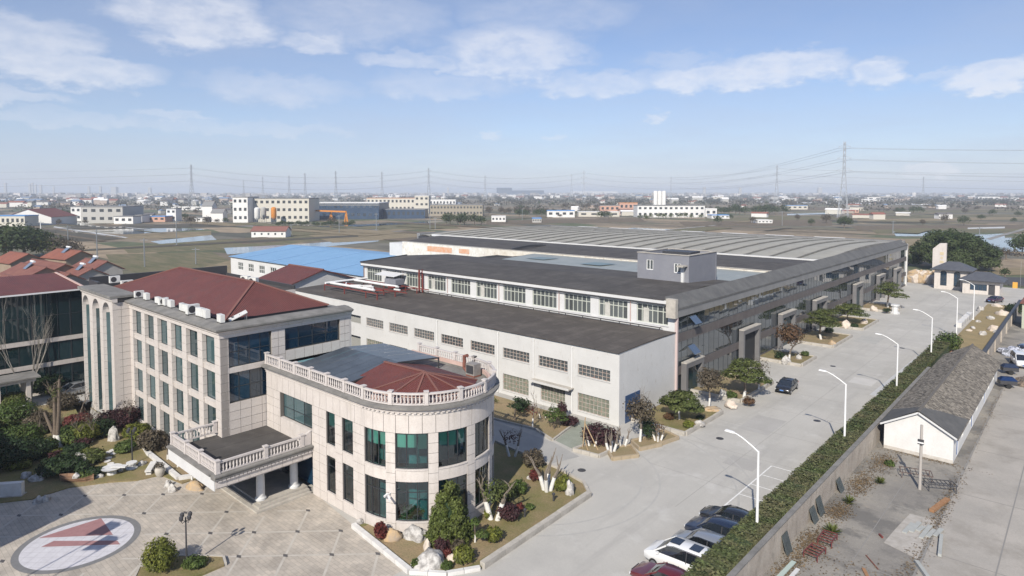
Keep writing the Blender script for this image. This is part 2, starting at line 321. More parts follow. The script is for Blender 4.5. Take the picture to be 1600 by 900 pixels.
# ================================================================== ground and site
def fieldmat():
    m = bpy.data.materials.new('farmland'); m.use_nodes = True; t = m.node_tree; K = t.links.new; b = t.nodes['Principled BSDF']; b.inputs['Roughness'].default_value = .95
    g_ = t.nodes.new('ShaderNodeNewGeometry'); mp = t.nodes.new('ShaderNodeMapping'); mp.inputs['Scale'].default_value = (1/90, 1/22, 1); mp.inputs['Rotation'].default_value = (0,0,.06); K(g_.outputs['Position'], mp.inputs[0])
    vo = t.nodes.new('ShaderNodeTexVoronoi'); vo.distance = 'CHEBYCHEV'; vo.inputs['Scale'].default_value = 1; K(mp.outputs[0], vo.inputs['Vector'])
    sx = t.nodes.new('ShaderNodeSeparateColor'); K(vo.outputs['Color'], sx.inputs[0])
    cr = t.nodes.new('ShaderNodeValToRGB'); e = cr.color_ramp; e.interpolation = 'CONSTANT'
    cols = [(.16,.13,.09),(.095,.11,.055),(.23,.18,.12),(.13,.12,.075),(.29,.225,.15),(.08,.08,.058),(.20,.16,.11),(.14,.13,.10)]
    for i, c in enumerate(cols):
        el_ = e.elements[i] if i < 2 else e.elements.new(i/len(cols)); el_.position = i/len(cols); el_.color = (*c, 1)
    K(sx.outputs[0], cr.inputs[0])
    n = t.nodes.new('ShaderNodeTexNoise'); n.inputs['Scale'].default_value = .08; n.inputs['Detail'].default_value = 9; n.inputs['Roughness'].default_value = .7; K(g_.outputs['Position'], n.inputs['Vector'])
    h = t.nodes.new('ShaderNodeHueSaturation'); K(cr.outputs[0], h.inputs['Color']); r = t.nodes.new('ShaderNodeMapRange'); r.inputs[1].default_value = .3; r.inputs[2].default_value = .7; r.inputs[3].default_value = .6; r.inputs[4].default_value = 1.5; K(n.outputs[0], r.inputs[0]); K(r.outputs[0], h.inputs['Value'])
    K(h.outputs[0], b.inputs['Base Color']); return m
S = 26000
gm = MB(); gm.poly([(-S,-S,-.45),(S,-S,-.45),(S,S,-.45),(-S,S,-.45)])
struct('ground', gm, fieldmat())
CONC = streak(pm('concrete road', (.50,.48,.44), (.43,.415,.38), .11, .85, fine=.05, bump=.1, bscale=12), (.375,.36,.335), .6, .13, .13, .48, .7, 1.5); CONC = streak(CONC, (.36,.345,.32), .5, .5, .1, .52, .68, 1.2, .035); CONC = streak(CONC, (.57,.555,.52), .5, .35, .3, .55, .66, .8); CONC = streak(CONC, (.30,.285,.26), .55, .9, .9, .64, .74, 1.1)
YARDM = streak(streak(pm('old yard concrete', (.32,.295,.255), (.215,.20,.18), .16, .9, fine=.09, bump=.15, bscale=10), (.15,.142,.13), .85, .16, .16, .49, .58, 1.3), (.40,.33,.24), .5, .3, .3, .58, .72, 1.7)
YARDM2 = streak(pm('yard lane concrete', (.43,.395,.35), (.35,.325,.29), .2, .9, fine=.06, bump=.15, bscale=10), (.28,.255,.22), .7, .2, .2, .5, .66, 1.2)
ASPH = pm('asphalt', (.06,.06,.064), (.075,.075,.078), .3, .85)
rd = MB(); rd.prism([(-130,-12),(-15.6,-12),(-15.6,118),(-17.2,118),(-17.2,176),(6,185),(6,212),(-37,212),(-37,206),(-130,206)], -.4, 0)
struct('road', rd, CONC)
# slab joints of the road
JNT = pm('slab joint', (.26,.25,.235), rough=.95)
jm = MB()
for k in range(18): jm.box(-29.9, -17.9, 52+k*7.6, 52.025+k*7.6, .003, .006)
jm.box(-24.0, -23.975, 46, 186, .0031, .0062)
jr = obj('road_joints', jm, JNT); jr['kind'] = 'structure'
# faint tyre marks sweeping round the bed corner
TYRE = pm('tyre mark', (.40,.39,.365), (.45,.435,.405), 1.5, .9)
for k, (r0, ph) in enumerate(((9.2, 0), (10.7, .0), (17.0, .1), (18.5, .12))):
    tm = MB(); prev = None
    for i in range(22):
        a = R(-62+i*6.3)+ph; c = (-36.2, 43.5)
        p = [(c[0]+(r0+d)*math.cos(a), c[1]+(r0+d)*math.sin(a), .004+k*.0006) for d in (-.09,.09)]
        if prev: tm.poly([prev[0], prev[1], p[1], p[0]])
        prev = p
    o = obj('tyre_mark', tm, TYRE); o['kind'] = 'structure'
# parking bay lines
for i in range(6):
    y = 47.45+i*2.46-(.6 if i == 0 else 0)
    if i: y = 46.63+i*2.45
    lm = MB().box(-21.1, -16.9, y-.05, y+.05, .004, .008); o = obj('parking_line', lm, PAINT); o['kind'] = 'structure'
o = obj('parking_line', MB().box(-21.22, -21.1, 34, 58.93, .004, .008), PAINT); o['kind'] = 'structure'
# back yard and lane
struct('back_yard', MB().prism([(-15.59,10),(-8.0,10),(-8.0,190),(-15.59,190)], -.4, -.02), YARDM)
struct('yard_lane', MB().prism([(-8.0,10),(60,10),(60,190),(-8.0,190)], -.4, -.035), YARDM2)
o = struct('yard_joint', MB().box(-4.05,-3.97,20,120,-.03,-.022).box(-8.05,-7.9,20,110,-.03,-.012), JNT)
for y in (40,52,64,76,90): struct('yard_joint', MB().box(-8,40,y,y+.06,-.03,-.024), JNT)
for y in (36.5,47,58): struct('yard_joint', MB().box(-15,-8.05,y,y+.05,-.03,-.008), JNT)
struct('yard_joint', MB().box(-11.45,-11.4,30,66,-.03,-.009), JNT)
struct('outer_road', MB().prism([(-30,218),(80,236),(80,262),(-30,236)], -.4, .02), ASPH)
# ------------------------------------------------------------------ plaza
PLAZ = bpy.data.materials.new('plaza paving'); PLAZ.use_nodes = True
def _plaz():
    t = PLAZ.node_tree; K = t.links.new; b = t.nodes['Principled BSDF']; b.inputs['Roughness'].default_value = .8
    tx = t.nodes.new('ShaderNodeTexCoord'); mp = t.nodes.new('ShaderNodeMapping'); mp.inputs['Rotation'].default_value = (0,0,0); K(tx.outputs['Object'], mp.inputs[0])
    br = t.nodes.new('ShaderNodeTexBrick'); br.inputs['Scale'].default_value = 1; br.inputs['Brick Width'].default_value = .6; br.inputs['Row Height'].default_value = .3; br.inputs['Mortar Size'].default_value = .012
    br.inputs['Color1'].default_value = (.49,.435,.37,1); br.inputs['Color2'].default_value = (.41,.37,.32,1); br.inputs['Mortar'].default_value = (.31,.28,.235,1); K(mp.outputs[0], br.inputs['Vector'])
    n = t.nodes.new('ShaderNodeTexNoise'); n.inputs['Scale'].default_value = .5; n.inputs['Detail'].default_value = 8; n.inputs['Roughness'].default_value = .7; K(tx.outputs['Object'], n.inputs['Vector'])
    r = t.nodes.new('ShaderNodeMapRange'); r.inputs[1].default_value = .3; r.inputs[2].default_value = .7; r.inputs[3].default_value = .72; r.inputs[4].default_value = 1.25; K(n.outputs[0], r.inputs[0])
    h = t.nodes.new('ShaderNodeHueSaturation'); K(br.outputs[0], h.inputs['Color']); K(r.outputs[0], h.inputs['Value']); K(h.outputs[0], b.inputs['Base Color'])
_plaz()
pz = struct('plaza', MB().prism([(-76,-6),(-33.2,-6),(-33.2,26.4),(-39.9,27.1),(-47.2,28.0),(-57.5,28.0),(-57.5,20.9),(-76,20.9)], -.02, .006), PLAZ)
STRIP = pm('paving strip', (.53,.495,.44), (.46,.425,.375), 1.2, .8)
STUD = pm('dark stone inlay', (.10,.095,.095), rough=.6)
# diagonal strips between studs (studs sit on a 4.53 x 4.4 m staggered grid)
S0 = Vector((-54.2, 17.3)); DX, DY = 2.27, 2.2
def inplaza(x, y): return -75 < x < -33.6 and -4 < y < (20.6 if x < -57.6 else (23.2 if x < -47 else 26.6)) and (x+53.08)**2+(y-12.66)**2 > 4.2**2
for sgn in (1, -1):
    for k in range(-16, 17):
        d = Vector((DX, DY*sgn)); o0 = S0+Vector((2*DX*k, 0)); nrm = Vector((-d.y, d.x)).normalized()*.085
        run = []
        for i in range(-44, 45):
            p = o0+d*(i/4)
            if inplaza(p.x, p.y): run.append(p)
            if (not inplaza(p.x, p.y) or i == 44) and run:
                if len(run) > 2:
                    a, c = run[0], run[-1]; z = .0085 if sgn > 0 else .0105
                    o = obj('paving_strip', MB().poly([(a.x-nrm.x,a.y-nrm.y,z),(c.x-nrm.x,c.y-nrm.y,z),(c.x+nrm.x,c.y+nrm.y,z),(a.x+nrm.x,a.y+nrm.y,z)]), STRIP, pz)
                run = []
stud = MB().prism([(-.3,0),(0,-.17),(.3,0),(0,.17)], .008, .014).mesh('paving_stud'); stud.materials.append(STUD)
for i in range(-10, 12):
    for j in range(-10, 5):
        x = S0.x+2*DX*i+(DX if j % 2 else 0); y = S0.y+DY*j
        if inplaza(x, y): inst('paving_stud', stud, pz, (x, y, 0))
# the round emblem in the paving
def disc(r0, r1, z, n=72):
    m = MB()
    for k in range(n):
        a, b = 2*math.pi*k/n, 2*math.pi*(k+1)/n
        m.poly([(-53.08+r0*math.cos(a),12.66+r0*math.sin(a),z),(-53.08+r1*math.cos(a),12.66+r1*math.sin(a),z),(-53.08+r1*math.cos(b),12.66+r1*math.sin(b),z),(-53.08+r0*math.cos(b),12.66+r0*math.sin(b),z)] if r0 else
               [(-53.08,12.66,z),(-53.08+r1*math.cos(a),12.66+r1*math.sin(a),z),(-53.08+r1*math.cos(b),12.66+r1*math.sin(b),z)])
    return m
MEDW = pm('white mosaic', (.64,.63,.66), (.56,.55,.58), 1.2, .6, fine=.05); MEDG = pm('grey mosaic', (.17,.17,.172), (.21,.21,.212), 3, .7); MEDR = pm('red mosaic', (.37,.2,.2), (.31,.165,.165), 2, .7)
em = thing('floor_emblem', 'round white paving emblem with dark ring and red arrowhead mark on the plaza', 'floor emblem', (-53.08,12.66,0))
obj('ring', disc(3.42, 3.86, .016), MEDG, em); obj('field', disc(0, 3.42, .0155), MEDW, em)
tri = [(g_.x, g_.y, .02) for g_ in (G(158,810), G(176.5,836), G(60,841))]
obj('arrowhead', MB().poly(tri), MEDR, em)
bar = [(g_.x, g_.y, .02) for g_ in (G(84,845.5), G(183,845), G(188,851), G(64,855))]
obj('arrow_bar', MB().poly(bar), MEDR, em)
jl = MB()
for k in range(-5, 6):
    q = k*.62; hl = math.sqrt(max(0, 3.4**2-q*q)); e1 = Vector((.72,.69)); e2 = Vector((-.69,.72)); c = Vector((-53.08,12.66))
    for u, v in ((e1, e2), (e2, e1)):
        a, b = c+u*q-v*hl, c+u*q+v*hl; n_ = u*.012
        jl.poly([(a.x-n_.x,a.y-n_.y,.0178),(b.x-n_.x,b.y-n_.y,.0178),(b.x+n_.x,b.y+n_.y,.0178),(a.x+n_.x,a.y+n_.y,.0178)])
obj('mosaic_joint', jl, pm('mosaic joint', (.44,.43,.45), rough=.9), em)
# ------------------------------------------------------------------ planting beds
def bed(poly, mat, z=.12, name='planting_bed'):
    return struct(name, MB().prism(poly, -.3, z), mat)
def kerbs(b, pts, wd, h, mat, seg=1.2, z0=-.05):
    """kerb stones end to end along a line, each its own piece"""
    for (x0,y0),(x1,y1) in zip(pts, pts[1:]):
        d = math.hypot(x1-x0, y1-y0); n = max(1, round(d/seg)); rz = math.atan2(y1-y0, x1-x0)
        key = ('kerb', round(d/n, 2), wd, h, mat.name)
        if key not in CACHE:
            me = MB().box(-d/n/2+.015, d/n/2-.015, -wd/2, wd/2, z0, h).mesh('kerb_stone'); me.materials.append(mat); CACHE[key] = me
        for i in range(n):
            f = (i+.5)/n; inst('kerb_stone', CACHE[key], b, (x0+(x1-x0)*f, y0+(y1-y0)*f, random.uniform(-.015,.015)), rz)
CACHE = {}
b = bed([(-40.2,27.0),(-39.82,26.9),(-32.6,26.2),(-30.6,27.8),(-29.5,29.6),(-30.2,42.8),(-31.7,44.2),(-35.1,45.0),(-41.6,45.6),(-47.9,46.4),(-47.9,39),(-41,39),(-34.6,35),(-34.5,32),(-37,28.6),(-40,27.8)], SOILG)
kerbs(b, [(-40.3,27.0),(-32.6,26.1)], .35, .34, KERBW, 1.5); kerbs(b, [(-32.6,26.1),(-30.6,27.6),(-29.45,29.5)], .3, .25, KERBW, 1.4)
kerbs(b, [(-29.45,29.7),(-30.1,42.9)], .42, .42, KERB, 2.2); kerbs(b, [(-30.1,42.9),(-31.7,44.3),(-35.1,45.1),(-41.6,45.7),(-47.9,46.5)], .25, .3, KERB, 1.4)
struct('bare_soil', MB().prism([(-39.7,27.2),(-32.7,26.6),(-30.2,28.8),(-30.1,33.2),(-33.9,33.2),(-34.4,31.6),(-36.6,28.8),(-39.6,28.0)], .1, .126), SOIL)
for k, (y0, y1) in enumerate(((60.3,69.2),(74.2,84.6),(95.6,102),(110.6,121.4),(128.3,139.6),(151.2,160))):
    b = bed([(-30.6,y0),(-30.6,y1),(-36.9,y1),(-36.9,y0)], SOILG if k % 2 == 0 else SOIL, .26)
    kerbs(b, [(-36.8,y0),(-30.45,y0)], .28, .42, KERB, 1.6); kerbs(b, [(-30.45,y0+.15),(-30.45,y1)], .28, .42, KERB, 2.0); kerbs(b, [(-30.6,y1),(-36.8,y1)], .28, .42, KERB, 1.6)
for k, pl_ in enumerate(([(-36.6,49.4),(-33.9,49.8),(-33.6,53.3),(-36.0,53.4)], [(-32.6,50.1),(-31.2,52.4),(-33.0,54.0),(-34.2,51.6)], [(-31.9,53.8),(-30.9,56.3),(-32.6,57.3),(-33.6,55.0)], [(-31.0,56.6),(-30.5,59.0),(-32.6,59.7),(-33.2,57.4)])):
    b = bed(pl_, SOIL, .22); kerbs(b, pl_+[pl_[0]], .2, .34, pm('ochre brick edging', (.42,.33,.22), (.35,.29,.2), 3, .9) if k > 0 else KERB, 1.0)
b = bed([(-49.5,50.6),(-42.9,51.4),(-39.8,50.2),(-40.7,54.6),(-43.5,56.6),(-60,56.6),(-60,52.2)], SOIL, .1); kerbs(b, [(-60,52.1),(-49.5,50.5),(-42.9,51.3),(-39.7,50.1),(-40.7,54.7)], .18, .2, KERB, 1.5)
struct('green_paving', MB().prism([(-43.4,56.8),(-40.6,54.8),(-39.6,50.4),(-36.8,49.8),(-36.2,53.5),(-37.2,57.2)], -.1, .006), pm('green paving', (.30,.32,.27), (.25,.27,.225), .8, .85, fine=.1))
struct('side_lane', MB().prism([(-70,45.9),(-48,47.0),(-36.5,45.6),(-35.4,48.8),(-39.4,49.9),(-49.6,50.3),(-70,51.5)], -.1, .005), pm('side lane', (.40,.39,.37), (.33,.325,.31), .3, .85, fine=.06))
for k, (x, y) in enumerate(((-27.5,62),(-21.8,74),(-27.2,99),(-33.5,46.5),(-22.2,118))):
    struct('drain_cover', MB().lathe([(.38,0),(.38,.012)], 16, (x,y,0)), STEELD)
for k, (x0,x1,y0,y1) in enumerate(((-27.4,-24.2,66.0,71.6),(-23.4,-20.6,92,95.4),(-29.4,-26.0,118,124),(-24.8,-22.0,56.5,58.9))): struct('road_patch', MB().box(x0,x1,y0,y1,.002,.0045), pm('road patch %d'%k, ((.43,.415,.39),(.55,.53,.50),(.44,.43,.40),(.41,.395,.37))[k], ((.39,.375,.35),(.5,.485,.455),(.4,.39,.365),(.38,.365,.34))[k], .6, .9, fine=.06))
struct('damp_road', MB().prism([(-19.9,88),(-18.6,88),(-18.2,118),(-19.3,118)], -.1, .005), pm('smooth slab', (.52,.52,.51), rough=.6))
# entrance garden in front of the office
gd = bed([(-64.9,9.6),(-63.4,12),(-63.6,14.6),(-62.2,17.2),(-60.8,18.9),(-60.4,20.7),(-57.3,21.3),(-57.3,23.7),(-77,23.7),(-77,22.1),(-96,22.1),(-96,-6),(-72,-6)], SOILG, .1)
kerbs(gd, [(-71,22.4),(-66,21.6),(-58.2,21.4),(-57.6,22.6)], .4, .38, KERBW, 1.5)
bar_ = bed([(-71,22.6),(-58.4,21.7),(-57.4,23.75),(-71,23.75)], SOIL, .13)
struct('garden_path', MB().prism([(-80,22),(-77.1,22),(-77.1,19.5),(-79,18.6),(-92,24),(-96,22)], 0, .108), pm('garden gravel', (.38,.35,.31), (.3,.28,.25), 2, .9))
struct('office_drive', MB().prism([(-108,10),(-96,10),(-88.4,22),(-88.4,27),(-108,27)], -.2, .11), CONC)
# retaining wall, hedge and the narrow garden by the gate
wl = thing('boundary_wall', 'long weathered tan boundary wall between the hedge and the back yard', 'wall', (-15.2,50,0))
for k in range(17):
    y0 = 14+k*5.0; obj('wall_bay', MB().box(-15.62,-15.32,y0,y0+4.98,-.3,1.98), TANW, wl)
    obj('coping', MB().box(-15.66,-15.28,y0+.005,y0+4.985,1.98,2.06), CORN, wl)
def leaves(mb, clumps, n, size, flat=.0, shell=.55, asp=.6, down=0):
    """leaf-sized quads spread through ellipsoid clumps ((x,y,z),(rx,ry,rz))"""
    vol = [c[1][0]*c[1][1]+c[1][0]*c[1][2] for c in clumps]; tot = sum(vol); rnd = random.random
    for (c, r), v in zip(clumps, vol):
        for _ in range(max(6, int(n*v/tot))):
            th = rnd()*6.2832; u = rnd()*2-1
            if down and u < -down: u = -down*rnd()
            s_ = math.sqrt(1-u*u); d = Vector((s_*math.cos(th), s_*math.sin(th), u)); q = (1-(1-shell)*rnd()**1.6)*(1+.3*noise.noise((d.x*1.8+c[0],d.y*1.8+c[1],d.z*1.8)))*(1.22 if rnd() < .07 else 1)
            p = Vector((c[0]+d.x*r[0]*q, c[1]+d.y*r[1]*q, c[2]+d.z*r[2]*q))
            nn = (d*.9+Vector((rnd()-.5,rnd()-.5,rnd()-.2+flat))*1.3).normalized(); a = nn.orthogonal().normalized(); b_ = nn.cross(a); an = rnd()*6.28
            e1 = (a*math.cos(an)+b_*math.sin(an))*size*(.6+.8*rnd()); e2 = nn.cross(e1)*asp
            o = len(mb.v); mb.v += [tuple(p-e1), tuple(p+e2*.8), tuple(p+e1), tuple(p-e2*.8)]; mb.f.append((o,o+1,o+2,o+3))
    return mb
hd = thing('hedge', 'long clipped green hedge running along the road behind the parked cars', 'hedge', (-16.6,70,0))
hm = MB(); rnd = random.random
for _ in range(52000):
    y = 14+rnd()*104.5; side = rnd()
    wob_ = .24*noise.noise((y*.45, 0, 0)); top = 1.98+wob_+.14*noise.noise((y*1.7, 3, 0))
    if side < .62: p = Vector((-17.75+rnd()*1.95, y, top-.12*rnd()+.06)); nn = Vector((rnd()-.5,rnd()-.5,1.2))
    elif side < .82: p = Vector((-15.86+.14*rnd(), y, 1.75+rnd()*.3)); nn = Vector((1,rnd()-.5,.5))
    else: p = Vector((-17.8+.14*rnd()+wob_*.4, y, .1+rnd()*1.7)); nn = Vector((-1,rnd()-.5,.3))
    nn.normalize(); a = nn.orthogonal().normalized(); b_ = nn.cross(a); an = rnd()*6.28; e1 = (a*math.cos(an)+b_*math.sin(an))*(.07+.07*rnd()); e2 = nn.cross(e1)*.6
    o = len(hm.v); hm.v += [tuple(p-e1), tuple(p+e2), tuple(p+e1), tuple(p-e2)]; hm.f.append((o,o+1,o+2,o+3))
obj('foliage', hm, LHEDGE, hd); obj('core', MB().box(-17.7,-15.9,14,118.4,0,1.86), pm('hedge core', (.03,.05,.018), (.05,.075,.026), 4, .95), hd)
gb = bed([(-16.9,119.5),(-11.3,119.5),(-11.3,176),(-16.9,176)], SOILY, .3); kerbs(gb, [(-17.0,119.4),(-17.0,176)], .22, .38, KERB, 2.4)
kerbs(gb, [(-17.0,119.3),(-11.2,119.3)], .22, .5, pm('brick edging', (.30,.14,.09), (.36,.2,.13), 4, .9), .8)
gw = thing('garden_wall', 'tan wall with dark coping beside the rock garden near the gate', 'wall', (-11.1,140,0))
for k in range(14):
    y0 = 112+k*4.4; obj('wall_bay', MB().box(-11.25,-10.98,y0,y0+4.38,-.3,2.0), TANW, gw); obj('coping', MB().box(-11.38,-10.85,y0+.005,y0+4.385,2.0,2.14), STEELD, gw)
    if k % 2: obj('pier', MB().box(-10.978,-10.8,y0-.2,y0+.2,-.3,1.99), TANW, gw)
# ================================================================== office
def WP(W, u, n): return (W[0]+W[2]*u+W[4]*n, W[1]+W[3]*u+W[5]*n)
def wbox(mb, W, u0, u1, z0, z1, n0, n1):
    q = [WP(W,u0,n1),WP(W,u1,n1),WP(W,u1,n0),WP(W,u0,n0)]
    return mb.add([(*p,z0) for p in q]+[(*p,z1) for p in q], [(3,2,1,0),(4,5,6,7),(0,1,5,4),(1,2,6,5),(2,3,7,6),(3,0,4,7)])
def wext(mb, W, u0, u1, prof):
    """extrude a profile of (n, z) points along a wall"""
    n = len(prof); vs = [(*WP(W,u,a),z) for u in (u0,u1) for a,z in prof]
    fs = [tuple(range(n-1,-1,-1)), tuple(range(n,2*n))]+[(i,(i+1)%n,n+(i+1)%n,n+i) for i in range(n)]
    return mb.add(vs, fs)
def front(y): return (0,y,1,0,0,-1)
def right(x): return (x,0,0,1,1,0)
def panels(parent, W, u0, u1, z0, z1, pw, ph, mat, n=0.0, t=.04, gap=.035, name='stone_panel'):
    nu = max(1, round((u1-u0)/pw)); nz = max(1, round((z1-z0)/ph)); a, h = (u1-u0)/nu, (z1-z0)/nz
    rz = math.atan2(W[3], W[2]); key = ('pan', round(a,3), round(h,3), t, mat.name, gap)
    if key not in CACHE:
        me = MB().box(-a/2+gap/2, a/2-gap/2, 0, t, -h/2+gap/2, h/2-gap/2).mesh(name); me.materials.append(mat); CACHE[key] = me
    for i in range(nu):
        for j in range(nz):
            x, y = WP(W, u0+(i+.5)*a, n); o = inst(name, CACHE[key], parent, (x, y, z0+(j+.5)*h), rz)
# panels() meshes face local -Y, so walls must be given with U to the right when seen from outside
def window(parent, W, u0, u1, z0, z1, nu, nz, fr, gl, n=-.1, fw=.06, name='window', panes=True):
    m = MB(); wbox(m,W,u0,u1,z0,z0+fw,n-.08,n); wbox(m,W,u0,u1,z1-fw,z1,n-.08,n); wbox(m,W,u0,u0+fw,z0+fw,z1-fw,n-.08,n); wbox(m,W,u1-fw,u1,z0+fw,z1-fw,n-.08,n)
    for i in range(1, nu): u = u0+(u1-u0)*i/nu; wbox(m,W,u-fw/2,u+fw/2,z0+fw,z1-fw,n-.07,n-.005)
    zs = nz if isinstance(nz, (list,tuple)) else [j/nz for j in range(1, nz)]
    for f in zs: z = z0+(z1-z0)*f; wbox(m,W,u0+fw,u1-fw,z-fw/2,z+fw/2,n-.065,n-.01)
    o = obj(name, m, fr, parent)
    if panes:
        for i in range(nu):
            a, b = u0+(u1-u0)*i/nu, u0+(u1-u0)*(i+1)/nu; obj('pane', wbox(MB(),W,a+.02,b-.02,z0+.02,z1-.02,n-.055,n-.04), gl, o)
    else: obj('pane', wbox(MB(),W,u0+.02,u1-.02,z0+.02,z1-.02,n-.055,n-.04), gl, o)
    return o
XR, YF = -55.04, 23.8
of = thing('office_building', 'tall pale stone office block with red hipped roof and window grid', 'building', (-70,30,0))
core = MB(); core.box(-88.1,-55.7,24.6,36.7,0,13.2)
obj('core', core, DARK, of)
F = front(YF); RW = right(XR)
# window grid of the front
xr = [-56.1-3.53*k for k in range(6)]; xl = [x-2.52 for x in xr]
edges = [(-55.04,-56.1)]+[(xl[k], xr[k+1]) for k in range(5)]+[(xl[5], -77.2)]
blk = {}
for a, b in edges:
    u0, u1 = min(a,b), max(a,b); wbox(pil := MB(), F, u0+.03, u1-.03, 0, 12.44, -.78, -.03); obj('pillar_core', pil, GRANJ, of)
    for j in range(16):
        z0 = j*.778; key = round(u1-u0,3)
        if key not in blk:
            me = MB().box(-(u1-u0)/2,(u1-u0)/2,0,.74,.016,.762).mesh('stone_block'); me.materials.append(GRAN); blk[key] = me
        inst('stone_block', blk[key], of, ((u0+u1)/2, YF, z0))
FL = [(.5,3.1),(3.6,6.15),(6.7,9.3),(9.85,12.45)]
for k in range(6):
    for j, (z0, z1) in enumerate(FL):
        window(of, F, xl[k], xr[k], z0, z1, 1, 1, MULL, TEALD, n=-.36, fw=.05)
        zz = FL[j-1][1] if j else 0
        m = MB(); wext(m, F, xl[k], xr[k], [(-.12,zz),(-.12,z0-.1),(-.05,z0-.08),(-.05,z0-.02),(-.40,z0),(-.40,zz)]); obj('spandrel', m, GRAN, of)
def wmit(mb, W, u0, u1, prof, m0=0, m1=0):
    """profile along a wall with mitred outer corners"""
    n = len(prof); vs = [(*WP(W, u0-m0*a, a), z) for a,z in prof]+[(*WP(W, u1+m1*a, a), z) for a,z in prof]
    return mb.add(vs, [tuple(range(n-1,-1,-1)), tuple(range(n,2*n))]+[(i,(i+1)%n,n+(i+1)%n,n+i) for i in range(n)])
def cornice(parent, W, u0, u1, z, mat1=GRAN, mat2=CORN, out=.5, m0=0, m1=0):
    """frieze, moulding and weathered coping; the moulding butts square at its ends"""
    obj('cornice', wmit(MB(), W, u0, u1, [(0,z),(.05,z+.02),(.05,z+.3),(.16,z+.42),(.16,z+.5),(.32,z+.66),(-.2,z+.66),(-.2,z)], m0, m1), mat1, parent)
    obj('coping', wmit(MB(), W, u0, u1, [(.36,z+.665),(out,z+.76),(out,z+.9),(-.4,z+1.12),(-1.1,z+1.14),(-1.1,z+.665)], m0, m1), mat2, parent)
cornice(of, F, -77.19, XR, 12.45, m1=1)
cornice(of, RW, YF, 36.9, 12.45, m0=1)
# right face
for u0, u1 in ((23.83,24.5),(28.46,29.8),(35.6,36.78)):
    z0 = 0 if u0 < 30 else 9.4
    wbox(m := MB(), RW, u0+.02, u1-.02, z0, 12.44, -.6, -.045); obj('pillar_core', m, GRANJ, of); panels(of, RW, u0, u1, z0+.02, 12.44, .67, .778, GRAN)
for u0, u1, zs in ((24.5,28.46,[(6.7,9.3),(9.8,12.44)]),(29.8,35.6,[(10.4,12.44)])):
    for z0, z1 in zs: window(of, RW, u0, u1, z0, z1, 4, 2 if u1 < 29 else [.45], MULL, BLUEG, n=-.2, fw=.05)
    wbox(m := MB(), RW, u0, u1, 0 if u1 < 29 else 9.4, zs[0][0]-.02, -.6, -.045); obj('wall', m, GRANJ, of)
    panels(of, RW, u0, u1, 3.6 if u1 < 29 else 9.4, zs[0][0], .99, .778, GRAN)
wbox(m := MB(), RW, 24.5, 28.46, 9.32, 9.78, -.5, -.02); obj('spandrel', m, GRAN, of)
# tower with three tall niches
TW = front(22.2); tx0, tx1 = -88.2, -77.2
wbox(m := MB(), right(-77.2), 22.25, 24.5, 0, 13.2, -.5, -.045); obj('tower_wall', m, GRANJ, of); panels(of, right(-77.2), 22.2, 23.82, .0, 13.2, .8, .78, GRAN)
nic = [(-86.72,1.28),(-83.0,1.28),(-79.4,1.28)]; zsp = 11.75
xs = tx0; piers = []
for c, r in nic: piers.append((xs, c-r)); xs = c+r
piers.append((xs, tx1-.005))
for u0, u1 in piers:
    wbox(m := MB(), TW, u0+.005, u1-.005, 0, zsp, -1.3, -.03); obj('pier_core', m, GRANJ, of)
    for j in range(15):
        key = ('pb', round(u1-u0,2))
        if key not in blk: me = MB().box(-(u1-u0)/2,(u1-u0)/2,0,.5,.016,.768).mesh('stone_block'); me.materials.append(GRAN); blk[key] = me
        inst('stone_block', blk[key], of, ((u0+u1)/2, 22.2, j*.783))
for c, r in nic:
    m = MB(); n = 12; J = 15
    for j in range(J):
        z0, z1 = zsp*j/J, zsp*(j+1)/J
        for i in range(n):
            a, b = math.pi*i/n, math.pi*(i+1)/n
            m.poly([(c-r*math.cos(a),22.22+r*.95*math.sin(a),z0+.02),(c-r*math.cos(a),22.22+r*.95*math.sin(a),z1-.0),(c-r*math.cos(b),22.22+r*.95*math.sin(b),z1-.0),(c-r*math.cos(b),22.22+r*.95*math.sin(b),z0+.02)])
    for j in range(6):
        t0, t1 = math.pi/2*j/6, math.pi/2*(j+1)/6
        for i in range(n):
            a, b = math.pi*i/n, math.pi*(i+1)/n
            P = lambda a,t: (c-r*math.cos(a)*math.cos(t),22.22+r*.95*math.sin(a)*math.cos(t),zsp+r*math.sin(t))
            m.poly([P(a,t0),P(a,t1),P(b,t1),P(b,t0)])
    nf = obj('niche', m, [GRAN, TEALD], of, sm=60)
    for fi, pf in enumerate(nf.data.polygons): pf.material_index = 1 if fi < n*J and fi % n >= 1 else 0  # deep faces coloured dark for the niche's shade as well as its glass back
sp_ = MB(); ztop = 13.25
for c, r in nic:
    n = 14
    for i in range(n):
        a, b = math.pi*i/n, math.pi*(i+1)/n
        x0, x1 = c-r*math.cos(a), c-r*math.cos(b); z0, z1 = zsp+r*math.sin(a), zsp+r*math.sin(b)
        sp_.poly([(x0,22.2,z0),(x1,22.2,z1),(x1,22.2,ztop),(x0,22.2,ztop)])
for u0, u1 in piers: sp_.poly([(u0,22.2,zsp),(u1,22.2,zsp),(u1,22.2,ztop),(u0,22.2,ztop)])
obj('arch_wall', sp_, GRAN, of)
obj('tower_top', MB().box(tx0,tx1-.01,22.21,25.2,ztop-.01,13.6), GRANJ, of)
obj('cornice', wext(MB(), TW, tx0-.1, tx1+.25, [(0,13.25),(.12,13.4),(.12,13.5),(.25,13.62),(.25,13.7),(-.4,13.7),(-.4,13.25)]), GRAN, of)
obj('coping', MB().box(tx0-.3,tx1+.3,21.85,24.6,13.705,13.95), CORN, of)
obj('left_wall', MB().box(-88.3,-88.1,23.5,37,0,13.5), GRAN, of); obj('back_wall', MB().box(-88.1,-55.06,36.7,36.95,0,13.2), GRAN, of)
